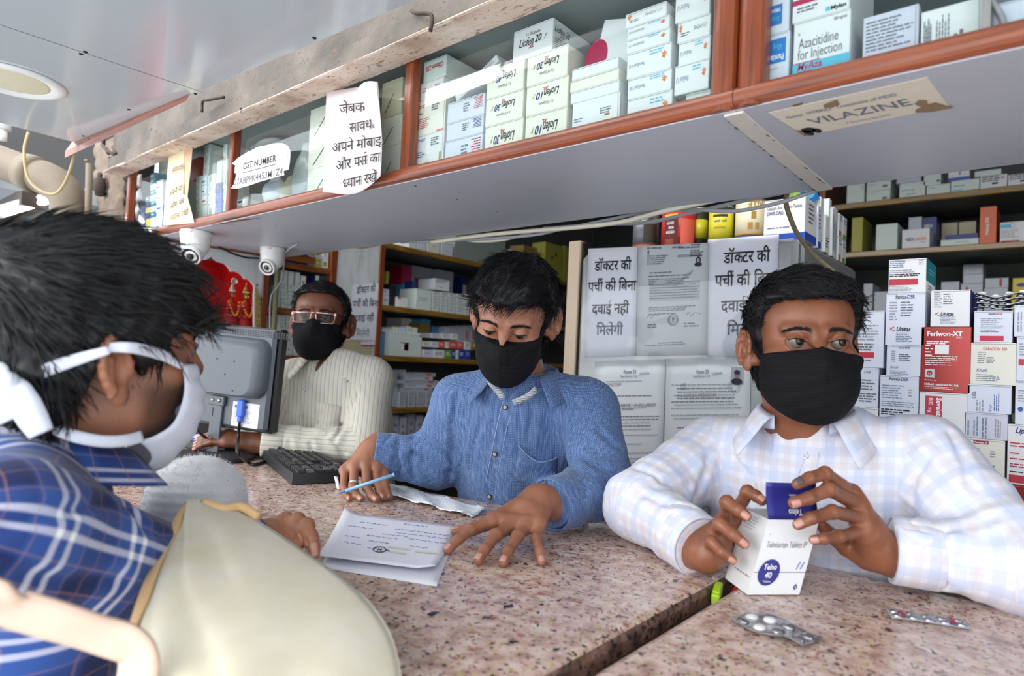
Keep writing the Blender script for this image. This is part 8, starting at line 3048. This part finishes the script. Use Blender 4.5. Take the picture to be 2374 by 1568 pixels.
def button(sh,fn,u,v,d0,r,m,rim=None):
 p=hit(fn,u,v,d0)
 n=field_grad(fn,p)
 mb=MB()
 mb.lathe([(0.0001,0.0024),(r*0.6,0.0024),(r*0.72,0.0032),(r*0.95,0.0030),(r,0.0018),(r,0.0)],m if rim is None else rim,22,p,n)
 if rim is not None:
  mb.lathe([(0.0001,0.0030),(r*0.68,0.0030),(r*0.68,0.0020)],m,20,p,n)
 e1=unit(np.cross(n,Z_))
 e2=np.cross(n,e1)
 for a in(0.8,2.37,3.94,5.5):
  mb.disc(p+n*0.0032+(e1*math.cos(a)+e2*math.sin(a))*r*0.28,e1,np.cross(n,e1),r*0.1,r*0.1,'black_hole',0.0)
 mb.build('button',sh)
def seam(sh,fn,pix,d0,r,m,name='seam'):
 """Stitched ridge along pixels on the cloth."""
 pts=[hit(fn,u,v,d0)for(u,v)in pix]
 pp=smooth_path(pts,6)
 mb=MB()
 mb.tube(pp,r,m,6)
 mb.build(name,sh)
def make_trunk(body,root,o,skin):
 """Body under the clothes, joined to the visible neck and wrists."""
 fn,trunk,arm,arms=dressed_field(dict(o,ra=(0.050,0.042,0.038,0.028)),-0.010,0)
 def f2(p):
  d=trunk(p)+0.0105
  for(a,b,c)in arms:
   d1,d2=arm(p,a,b,c)
   d=smin(d,smin(d1,d2,0.02)+0.001,0.02)
  return d
 S=o['j']
 pts=np.array(list(S.values()),float)
 V,Q=surfnet(f2,pts.min(0)-0.16,pts.max(0)+0.14,0.009)
 body.add(V,Q,skin)
def make_trousers(root,o,m='cloth_trouser',feet=True):
 S,rt,fw,R,mid=torso_parts(o)
 pel=S['pel']
 W=o['w']
 hips=[pel+rt*sd*0.09+(0,0,-0.04)for sd in(-1,1)]
 kn=[np.array([*(h_[:2]+fw[:2]*0.02),0.50])for h_ in hips]
 an=[np.array([*h_[:2],0.09])for h_ in hips]
 def fn(p):
  d=ell(p,pel,(W*0.90,o['d']*0.98,0.13),R)
  for a,b,c in zip(hips,kn,an):
   d=smin(d,cone(p,a,b,0.088,0.066),0.03)
   d=smin(d,cone(p,b,c,0.064,0.056),0.03)
  d=smax(d,p[:,2]-(pel[2]+0.05),0.01)
  return smax(d,0.05-p[:,2],0.004)+0.002*wob(p,50,2)
 pts=np.array(hips+kn+an+[pel])
 V,Q=surfnet(fn,[*(pts.min(0)[:2]-0.2),0.0],pts.max(0)+0.2,0.012)
 nm=NM()
 nm.add(V,Q,m)
 nm.build('trousers',root)
 for a in an:
  mb=MB()
  mb.ball(np.array([*(a[:2]+fw[:2]*0.055),0.035]),(0.045,0.125,0.034),'shoe_leather',20,R)
  mb.box((a[0]-0.038,a[1]-0.03,0.0),(a[0]+0.038,a[1]+0.03,0.06),'shoe_leather',0.01)
  mb.build('shoe',root)
  # ================================================================== the man in the pale checked shirt
def PP(*a):
 return P(*a)
def finger_px(*pts):
 return[P(*q)for q in pts]
LINE_SHORT=[(-0.14,-0.060),(-0.06,-0.062),(-0.045,-0.050),(-0.034,-0.020),(-0.030,0.012),(-0.020,0.024),(-0.006,0.020),(0.002,-0.012),(0.012,-0.016),(0.020,0.004),(0.030,0.034),(0.042,0.052),(0.052,0.064),(0.07,0.071),(0.11,0.073)]
def man_white():
 c,R,s=np.array([-0.338,1.146,1.452]),rotm(211.9,2.8,0.8),1.0
 root=thing('person','man in a pale checked shirt and black mask opening a white carton','person',(-0.34,1.30,0))
 nb=np.array([-0.338,1.185,1.300])
 nl=(R.T@(nb-c))/s
 o=dict(fat=1.08,neck=((0,-0.022,-0.075),tuple(nl+np.array([0,-0.012,-0.012]))),neckr=1.12,line=LINE_SHORT,thick=(0.006,0.017),front=0.004,lump=0.0022,lumpf=110,seed=3,jag=0.004,whorl=(0.02,-0.08,0.12),comb=(-1.1,0.55,0.0),len=0.026,mess=0.20,rad=0.00075,lift=0.0013,skew=-0.06,gaze=(-0.36,0.0),lid=(0.0034,0.0028,0.0138),mtop=-0.013,mslope=0.10,brow=0.82,beard=0.12,away=0.6,mback=0.024)
 body=NM()
 make_head(body,root,c,R,s,o,'skin_white',0.00135,nstr=4200)
 j=dict(nb=nb,sR=P(1652,1052,1.26),sL=P(2140,1065,1.045),eR=P(1482,1172,1.12),wR=P(1622,1268,0.965),eL=P(2372,1318,0.875),wL=P(2068,1275,0.925),pel=np.array([-0.34,1.31,0.92]))
 f=dict(j=j,yaw=190,w=0.178,d=0.118,V=(1880,1036),vr=0.024,creases=[[(1642,1060),(1628,1115),(1606,1165)],[(1478,1088),(1535,1118),(1596,1130)],[(1500,1150),(1555,1172),(1600,1176)],[(2150,1060),(2112,1150),(2100,1215)],[(2112,1222),(2190,1232),(2300,1200)],[(2205,1005),(2236,1070),(2250,1130)],[(1700,1060),(1740,1110),(1760,1180)],[(1560,1200),(1540,1250),(1545,1285)],[(2180,1250),(2170,1310),(2190,1360)]],ra=(0.070,0.060,0.055,0.044),seed=4,kk=0.03)
 make_trunk(body,root,f,'skin_white')
 wrR=P(1640,1280,0.948)
 add_hand(body,root,wrR,[finger_px((1702,1197,.972),(1733,1141,.948),(1752,1150,.934),(1766,1161,.926)),finger_px((1682,1208,.962),(1685,1165,.922),(1711,1183,.903),(1729,1197,.897)),finger_px((1662,1235,.952),(1669,1216,.910),(1700,1240,.892),(1725,1261,.886)),finger_px((1650,1266,.944),(1649,1257,.910),(1673,1280,.896),(1698,1298,.892))],[P(1672,1275,.965),P(1712,1262,.985),P(1748,1240,.985),P(1778,1226,.975)],P(1608,1272,0.975),'skin_white','nail_a',0.0014)
 wrL=P(2040,1277,0.920)
 add_hand(body,root,wrL,[finger_px((1975,1143,.915),(1913,1098,.886),(1877,1109,.871),(1848,1123,.864)),finger_px((1988,1170,.910),(1921,1135,.876),(1876,1156,.861),(1840,1166,.859)),finger_px((1992,1200,.906),(1930,1187,.870),(1882,1202,.855),(1850,1217,.856)),finger_px((1998,1232,.902),(1946,1244,.868),(1911,1250,.858),(1887,1252,.862))],[P(2005,1290,.930),P(1960,1270,.945),P(1925,1240,.935),P(1902,1215,.925)],P(2075,1290,0.925),'skin_white','nail_b',0.0014,dark='nail_d')
 body.build('body',root)
 sh,fn=make_shirt(root,f,'cloth_check',0.0042)
 collar(sh,f,'cloth_check',rin=0.068,stand=0.040,tip=0.085,gap=30,lift=0.022)
 mb=MB()
 p=[hit(fn,u,v,0.8)for(u,v)in((1842,1012),(1925,1012),(1900,1035),(1880,1047))]
 nrm=-CF*0.0
 mb.sheet([[P(1835+95*a-30*b*(a-.5)*2,1010+34*b,1.075-0.012*math.sin(3.14*a))for a in np.linspace(0,1,7)]for b in np.linspace(1,0,5)],'undershirt',thick=0.002)
 mb.build('undershirt',root)
 seam(sh,fn,[(1872,1048),(1858,1080),(1846,1120),(1840,1170),(1838,1230)],0.7,0.0011,'cloth_check','placket_edge')
 seam(sh,fn,[(1898,1050),(1893,1090),(1890,1140),(1890,1200)],0.7,0.0010,'cloth_check','placket_edge')
 for(u,v)in((1866,1057),):
  button(sh,fn,u,v,0.7,0.0052,'button_white')
 make_trousers(root,f)
 return root
def man_blue():
 c,R,s=P(1190.0,736.0,1.32),rotm(208.75,-25,-6.3),0.965
 root=thing('person','man in a blue chambray shirt and ribbed black mask leaning over papers','person',(-0.96,1.22,0))
 nb=np.array([-0.885,1.085,1.338])
 nl=(R.T@(nb-c))/s
 line=[(-0.14,-0.070),(-0.06,-0.072),(-0.045,-0.055),(-0.034,-0.020),(-0.028,0.010),(-0.018,0.022),(-0.004,0.018),(0.004,-0.020),(0.016,-0.016),(0.024,0.010),(0.034,0.032),(0.046,0.048),(0.058,0.058),(0.075,0.062),(0.11,0.064)]
 o=dict(fat=0.97,neck=((0,-0.022,-0.075),tuple(nl+np.array([0,-0.012,-0.015]))),line=line,thick=(0.011,0.013),front=0.008,lump=0.0045,lumpf=75,seed=6,jag=0.006,whorl=(0.0,-0.07,0.13),comb=(0.7,0.9,0.0),len=0.040,mess=0.26,curl=0.45,rad=0.0006,lift=0.0010,gaze=(0.02,-0.36),lid=(0.0018,0.0034,0.0138),lidz=-0.0016,mtop=-0.021,mslope=-0.12,brow=0.62,beard=0.15,mback=0.020)
 body=NM()
 make_head(body,root,c,R,s,o,'skin_blue',0.00135,nstr=5200)
 j=dict(nb=nb,sR=P(1068,934,1.45),sL=P(1364,950,1.36),eR=P(1012,1068,1.46),wR=P(868,1052,1.43),eL=P(1398,1128,1.235),wL=P(1276,1172,1.128),pel=np.array([-0.985,1.235,0.92]))
 f=dict(j=j,yaw=205,w=0.150,d=0.105,V=(1180,932),vr=0.024,creases=[[(1062,915),(1050,985),(1050,1045),(1040,1110)],[(985,1015),(1020,1035),(1048,1062)],[(960,1050),(1010,1085),(1040,1100)],[(925,1022),(918,1062),(924,1108)],[(958,1012),(952,1060),(962,1112)],[(1342,935),(1328,1000),(1324,1060),(1336,1100)],[(1334,1052),(1372,1080),(1402,1086)],[(1120,965),(1100,1030),(1088,1090)],[(1236,955),(1226,1020)],[(1352,1130),(1346,1170),(1356,1210)],[(1390,1000),(1420,1030),(1436,1040)]],ra=(0.062,0.058,0.058,0.044),seed=9,kk=0.026)
 make_trunk(body,root,f,'skin_blue')
 add_hand(body,root,P(1250,1160,1.118),[finger_px((1140,1209,1.055),(1090,1228,1.026),(1062,1252,1.005),(1039,1275,.988)),finger_px((1183,1222,1.045),(1149,1241,1.006),(1124,1275,.969),(1109,1299,.947)),finger_px((1220,1222,1.042),(1200,1244,1.008),(1178,1279,.967),(1167,1304,.945)),finger_px((1248,1218,1.048),(1243,1250,1.014),(1252,1279,.978),(1255,1302,.958))],[P(1205,1185,1.098),P(1140,1212,1.085),P(1095,1228,1.078),P(1056,1233,1.074)],P(1283,1168,1.136),'skin_blue','nail_b',0.0014,up=(0,0,1))
 add_hand(body,root,P(862,1046,1.43),[finger_px((872,1080,1.392),(874,1122,1.362),(881,1143,1.338),(889,1154,1.326)),finger_px((848,1077,1.388),(851,1130,1.348),(862,1151,1.322),(873,1158,1.310)),finger_px((822,1082,1.386),(819,1128,1.344),(827,1150,1.320),(838,1157,1.310)),finger_px((799,1091,1.388),(797,1129,1.356),(804,1149,1.328),(812,1157,1.313))],[P(884,1062,1.425),P(890,1108,1.385),P(893,1136,1.350),P(902,1152,1.335)],P(878,1034,1.45),'skin_blue','nail_a',0.0014,up=-Y_+Z_*0.4)
 # finger ring
 a,b=P(822,1108,1.36),P(819,1128,1.344)
 mb=MB()
 mb.lathe([(0.0098,-0.0022),(0.0106,-0.0018),(0.0106,0.0018),(0.0098,0.0022)],'silver_trim',26,P(820,1121,1.349),unit(b-a))
 mb.build('finger_ring',root)
 body.build('body',root)
 f['cuffm']=('cloth_chambray','cloth_chambray')
 sh,fn=make_shirt(root,f,'cloth_chambray',0.0042)
 collar(sh,f,'cloth_chambray',rin=0.062,stand=0.044,tip=0.080,gap=32,lift=0.018)
 # birdseye inner band of the open collar
 for pix in(((1243,903),(1225,918),(1205,928),(1190,934)),((1128,868),(1140,890),(1155,908),(1168,925))):
  pts=[P(u,v,1.295)for(u,v)in pix]
  mb=MB()
  w_=(CR*0.5-CU*0.86)if pix[0][0]>1200 else(CR*0.8+CU*0.57)
  gr=[[p+w_*0.0065*(k-1)for k in range(3)]for p in smooth_path(pts,4)]
  mb.sheet(gr,'cloth_birdseye',thick=0.0015)
  mb.build('collar_band',sh)
 seam(sh,fn,[(1166,930),(1152,990),(1140,1050),(1128,1110),(1122,1160)],0.9,0.0009,'thread_light','placket_edge')
 seam(sh,fn,[(1192,935),(1176,990),(1164,1050),(1153,1110),(1146,1164)],0.9,0.0007,'thread_light','placket_edge')
 for(u,v,m)in((1172,945,'button_brown'),(1148,1053,'button_brown'),(1135,1152,'button_brown')):
  button(sh,fn,u,v,0.9,0.0058,m,'button_rim')
  # chest pocket with a sagging mouth
 out=[(1204,1028),(1222,1050),(1250,1068),(1276,1066),(1291,1058),(1290,1110),(1270,1128),(1215,1122),(1190,1108)]
 top=[(1204,1028),(1222,1050),(1250,1067),(1272,1066),(1291,1058)]
 bot=[(1190,1108),(1214,1120),(1240,1126),(1265,1124),(1290,1110)]
 gr=[]
 for t in np.linspace(0,1,7):
  row=[]
  for a,b in zip(top,bot):
   u,v=a[0]+(b[0]-a[0])*t,a[1]+(b[1]-a[1])*t
   q=hit(fn,u,v,0.9)
   row.append(q+field_grad(fn,q)*(0.0016+0.006*(1-t)**3))
  gr.append(row)
 mb=MB()
 mb.sheet(np.array(gr)[::-1],'cloth_chambray',thick=0.0014)
 w_,h_=np.linspace(0,0.09,5),np.linspace(0,0.085,7)
 uu=np.stack(np.meshgrid(w_,h_),-1).reshape(-1,2)
 mb.uv[-1]=np.concatenate([uu,uu])
 mb.tube(smooth_path([q+np.array([0,0,0.0])for q in np.array(gr)[0]],4),0.0007,'thread_light',6)
 mb.build('pocket',sh)
 make_trousers(root,f)
 return root
def man_back():
 c,R,s=np.array([-1.753,1.133,1.496]),rotm(225.2,7.0,0.3),1.0
 root=thing('person','man with pale framed glasses, black mask and cream striped shirt behind the monitor','person',(-1.75,1.28,0))
 nb=np.array([-1.735,1.160,1.350])
 nl=(R.T@(nb-c))/s
 line=[(-0.14,-0.060),(-0.06,-0.062),(-0.045,-0.045),(-0.034,-0.015),(-0.028,0.014),(-0.018,0.024),(-0.004,0.018),(0.004,-0.004),(0.016,-0.004),(0.024,0.020),(0.034,0.040),(0.046,0.056),(0.058,0.068),(0.075,0.075),(0.11,0.077)]
 o=dict(fat=0.98,neck=((0,-0.022,-0.075),tuple(nl+np.array([0,-0.012,-0.015]))),line=line,thick=(0.006,0.011),lump=0.001,seed=8,jag=0.003,whorl=(-0.03,-0.06,0.12),comb=(0.6,0.4,0.0),len=0.03,mess=0.12,rad=0.0008,lift=0.0006,ear=1.12,gaze=(0.08,-0.06),lid=(0.0036,0.0028,0.0138),mtop=-0.012,mslope=0.12,brow=0.7,beard=0.15,mback=0.016)
 body=NM()
 M=make_head(body,root,c,R,s,o,'skin_back',0.0018,nstr=900)
 j=dict(nb=nb,sR=P(684,884,2.00),sL=P(862,882,1.98),eR=P(640,1000,1.98),wR=P(560,1005,1.98),eL=P(846,1040,1.86),wL=P(612,1023,1.81),pel=np.array([-1.76,1.29,0.92]))
 f=dict(j=j,yaw=222,w=0.160,d=0.110,V=(722,872),vr=0.024,creases=[[(832,915),(808,965),(778,1018)],[(770,1022),(800,1050)],[(670,1026),(676,1050)],[(720,1030),(728,1056)]],ra=(0.066,0.062,0.056,0.046),seed=12,kk=0.028)
 make_trunk(body,root,f,'skin_back')
 for(dx,dy,dd)in((0,0,0.0),):
  wr=P(600,1028,1.80)
  fs=[]
  for k in range(4):
   b0=np.array([530-2*k,1006+7*k,1.80-0.012*k])
   fs.append(finger_px((b0[0],b0[1],b0[2]),(b0[0]-34,b0[1]-2,b0[2]),(b0[0]-56,b0[1]+6,b0[2]),(b0[0]-72,b0[1]+14,b0[2])))
  add_hand(body,root,wr,fs,[P(585,1022,1.80),P(545,1024,1.78),P(510,1030,1.775),P(485,1034,1.775)],P(630,1032,1.80),'skin_back','nail_a',0.0022)
 body.build('body',root)
 sh,fn=make_shirt(root,f,'cloth_stripe',0.0046)
 collar(sh,f,'cloth_stripe',rin=0.062,stand=0.040,tip=0.085,gap=28,lift=0.020)
 seam(sh,fn,[(716,872),(708,900),(700,940),(696,990),(694,1020)],1.5,0.0012,'cloth_stripe','placket_edge')
 for(u,v)in((705,903),(697,962)):
  button(sh,fn,u,v,1.5,0.0060,'button_white')
 top=[(735,934),(760,936),(792,942)]
 bot=[(728,1000),(752,1006),(782,1010)]
 gr=[[(lambda q:q+field_grad(fn,q)*0.002)(hit(fn,a[0]+(b[0]-a[0])*t,a[1]+(b[1]-a[1])*t,1.5))for a,b in zip(top,bot)]for t in np.linspace(1,0,5)]
 mb=MB()
 mb.sheet(gr,'cloth_stripe',thick=0.0014)
 uu=np.stack(np.meshgrid(np.linspace(0,0.09,3),np.linspace(0,0.09,5)),-1).reshape(-1,2)
 mb.uv[-1]=np.concatenate([uu,uu])
 mb.build('pocket',sh)
 # glasses
 mat('frame_pink',(214,176,168),rough=0.22,metal=0.7,var=0.05)
 gl=thing('glasses',None,None,c)
 gl.name='glasses'
 for k in('label','category'):
  if k in gl:
   del gl[k]
 adopt(gl,root)
 mb=MB()
 for sd in(-1,1):
  cx=sd*0.034
  rect=[(cx-0.026,0.009),(cx+0.026,0.010),(cx+0.0275,0.004),(cx+0.024,-0.016),(cx+0.018,-0.020),(cx-0.018,-0.020),(cx-0.024,-0.016),(cx-0.0275,0.004)]
  pts=[(x,0.107-0.30*abs(x)**1.0*0.55,z-0.002)for(x,z)in rect]
  mb.tube(pts+[pts[0]],0.0011,'frame_pink',8)
  mb.tube([pts[0],pts[1]],0.0024,'frame_pink',8)
 mb.tube([(-0.009,0.1055,0.006),(0,0.108,0.0075),(0.009,0.1055,0.006)],0.0022,'frame_pink',8)
 for sd in(-1,1):
  mb.box((sd*0.061-0.004,0.088,-0.001),(sd*0.061+0.004,0.100,0.010),'frame_pink',0.002)
 mb.build('frame',gl,matrix=M)
 for sd in(-1,1):
  cx=sd*0.034
  rect=[(cx-0.026,0.009),(cx+0.026,0.010),(cx+0.0275,0.004),(cx+0.024,-0.016),(cx+0.018,-0.020),(cx-0.018,-0.020),(cx-0.024,-0.016),(cx-0.0275,0.004)]
  mb=MB()
  mb.poly([(x,0.107-0.165*abs(x),z-0.002)for(x,z)in rect],'spectacle_glass')
  mb.build('lens',gl,matrix=M)
  mb=MB()
  mb.tube([(sd*0.064,0.094,0.005),(sd*0.079,0.04,0.010),(sd*0.082,-0.005,0.014),(sd*0.080,-0.030,0.0)],0.0018,'eye_lash',8)
  mb.build('temple',gl,matrix=M)
 make_trousers(root,f)
 return root
def man_customer():
 c,R,s=np.array([-0.83,0.256,1.398]),rotm(2.5,4.3,11.0),1.0
 root=thing('person','dark haired customer in a blue plaid shirt and tied white mask seen from behind','person',(-0.92,0.14,0))
 nb=np.array([-0.872,0.215,1.262])
 nl=(R.T@(nb-c))/s
 line=[(-0.16,-0.085),(-0.07,-0.085),(-0.052,-0.068),(-0.042,-0.040),(-0.036,0.000),(-0.026,0.016),(-0.010,0.016),(0.000,-0.004),(0.012,-0.018),(0.024,-0.012),(0.034,0.012),(0.048,0.030),(0.066,0.036),(0.085,0.040),(0.12,0.044)]
 o=dict(fat=0.97,neck=((0,-0.022,-0.075),tuple(nl+np.array([0,-0.012,-0.015]))),line=line,thick=(0.014,0.023),front=-0.010,lump=0.0070,lumpf=70,seed=14,jag=0.007,whorl=(0.01,-0.09,0.10),comb=(0.2,0.8,0.05),len=0.050,mess=0.22,curl=0.35,rad=0.0008,lift=0.0008,ear=1.10,gaze=(0.0,-0.3),lid=(0.0042,0.0036,0.0145),brow=0.85,beard=0.86,bcut=0.004)
 body=NM()
 M=make_head(body,root,c,R,s,o,'skin_customer',0.0017,mask=False,nstr=4200)
 j=dict(nb=nb,sR=np.array([-0.715,0.150,1.222]),sL=np.array([-1.04,0.19,1.222]),eR=P(400,1350,0.775),wR=P(600,1262,0.86),eL=np.array([-1.12,0.26,0.98]),wL=np.array([-1.02,0.33,0.86]),pel=np.array([-0.89,0.16,0.92]))
 f=dict(j=j,yaw=2,w=0.170,d=0.115,V=nb+np.array([0.01,0.095,-0.03]),creases=[[(10,1212),(130,1192),(250,1165)],[(300,1180),(340,1230),(380,1240)],[(60,1330),(170,1350),(280,1340)]],ra=(0.068,0.058,0.052,0.040),seed=16,kk=0.03)
 make_trunk(body,root,f,'skin_customer')
 fs=[]
 for k in range(4):
  m0=np.array([(636,1228,.885),(650,1238,.878),(664,1250,.870),(676,1268,.862)][k])
  p0=np.array([(662,1204,.885),(690,1206,.878),(712,1218,.868),(722,1244,.856)][k])
  d0=np.array([(690,1222,.868),(709,1232,.862),(724,1250,.850),(729,1268,.845)][k])
  t0=np.array([(704,1250,.858),(718,1260,.850),(729,1274,.842),(731,1286,.838)][k])
  fs.append(finger_px(m0,p0,d0,t0))
 add_hand(body,root,P(606,1258,.862),fs,[P(630,1268,.862),P(660,1285,.848),P(690,1296,.84),P(708,1300,.838)],P(580,1275,.84),'skin_customer','nail_a',0.0018,up=Z_-CF)
 body.build('body',root)
 sh,fn=make_shirt(root,f,'cloth_plaid',0.0045)
 collar(sh,f,'cloth_plaid',rin=0.064,stand=0.036,tip=0.058,gap=30,lift=0.010)
 make_trousers(root,f)
 # tied surgical mask: pleated panel in the head's own frame
 Ri=R.T
 def loc(u,v,d):
  return Ri@(P(u,v,d)-c)/s
 near=[loc(u,v,d)for(u,v,d)in((419,846,.735),(427,880,.738),(424,925,.742),(402,980,.742),(360,1010,.735),(322,1022,.728))]
 far=[loc(u,v,d)for(u,v,d)in((428,836,.80),(456,905,.83),(461,950,.83),(441,1010,.82),(385,1080,.80),(336,1112,.76))]
 near,far=smooth_path(near,5),smooth_path(far,5)
 n=len(near)
 gr=[]
 for i in range(n):
  A,F_=near[i].copy(),far[i].copy()
  F_[0]=min(F_[0],0.02)
  Bm=A*np.array([-1,1,1])
  row=[]
  for t in np.linspace(0,1,9):
   row.append((1-t)*A+t*F_+np.array([0.008*math.sin(math.pi*t),0.010*math.sin(math.pi*t),0])+np.array([0,0.0022*math.sin(i*1.3),0])*math.sin(math.pi*t))
  for t in np.linspace(0,1,9)[1:]:
   row.append((1-t)*F_+t*Bm+np.array([-0.008*math.sin(math.pi*t),0.010*math.sin(math.pi*t),0]))
  gr.append(row)
 mb=MB()
 mb.sheet(np.array(gr),'mask_white',thick=0.0012)
 mk=mb.build('face_mask',root,matrix=M)
 def tie(pix,w,name='mask_tie',tw=None):
  pts=smooth_path([P(*q)for q in pix],6)
  tg=np.gradient(pts,axis=0)
  tg/=np.linalg.norm(tg,axis=1)[:,None]
  vd=pts-CAM
  sd=np.cross(tg,vd)
  sd/=np.linalg.norm(sd,axis=1)[:,None]
  ww=np.interp(np.linspace(0,1,len(pts)),np.linspace(0,1,len(w)),w)
  gr=[[p+s_*x*k for k in(-1,-0.3,0.3,1)]for p,s_,x in zip(pts,sd,ww)]
  m2=MB()
  m2.sheet(gr,'mask_white',thick=0.0012)
  m2.build(name,mk)
 tie([(424,852,.730),(380,826,.700),(335,812,.672),(296,806,.655),(262,806,.650),(246,812,.646)],[0.003,0.0058,0.0056,0.005,0.004])
 tie([(252,812,.640),(190,830,.632),(130,850,.628),(70,872,.625),(28,884,.622)],[0.004,0.0055,0.0062,0.006,0.0035])
 tie([(330,1012,.712),(290,1022,.690),(240,1024,.672),(190,1016,.662),(150,1004,.664),(120,990,.67)],[0.0062,0.0062,0.006,0.006,0.0055])
 tie([(22,880,.612),(40,905,.605),(58,940,.602),(78,975,.604),(96,1006,.606)],[0.006,0.011,0.013,0.012,0.010])
 tie([(20,884,.610),(8,915,.605),(10,950,.602),(24,975,.602)],[0.006,0.012,0.014,0.011])
 tie([(16,878,.610),(-6,862,.608),(-22,884,.608),(-8,908,.608),(14,890,.608)],[0.004,0.010,0.012,0.010,0.004],'mask_bow')
 m2=MB()
 m2.ball(P(18,884,.608),(0.010,0.010,0.009),'mask_white',14)
 m2.build('mask_knot',mk)
 return root
 # fuzzy woollen cap on the counter
rsx=np.random.RandomState(5)
V,Q=surfnet(lambda p:ell(p,(0,0,0),(0.0700,0.0700,0.0655))+0.0015*wob(p,120,2)+0.0008*np.sin(p[:,2]*500+3*wob(p,40,1)),(-0.08,)*3,(0.08,)*3,0.0025)
nm=NM()
nm.add(V,Q,'wool_white')
k=rsx.choice(len(V),2600)
n_=vnormals(V,Q)[k]+rsx.normal(size=(2600,3))*0.7
sv,sq=strand_mesh(np.stack([V[k]+n_*x for x in(-0.001,0.0012,0.0028)],1),np.array([0.0003,0.0003,0.00008]))
nm.add(sv,sq,'wool_white')
tag(nm.build('woolly_cap',matrix=frame(bc)),'round fuzzy grey white woollen cap poking up behind the cream bag','cap')
man_back()
man_blue()
man_white()
man_customer()
for _o in list(_tsc.objects):
 bpy.data.objects.remove(_o)
bpy.data.scenes.remove(_tsc)
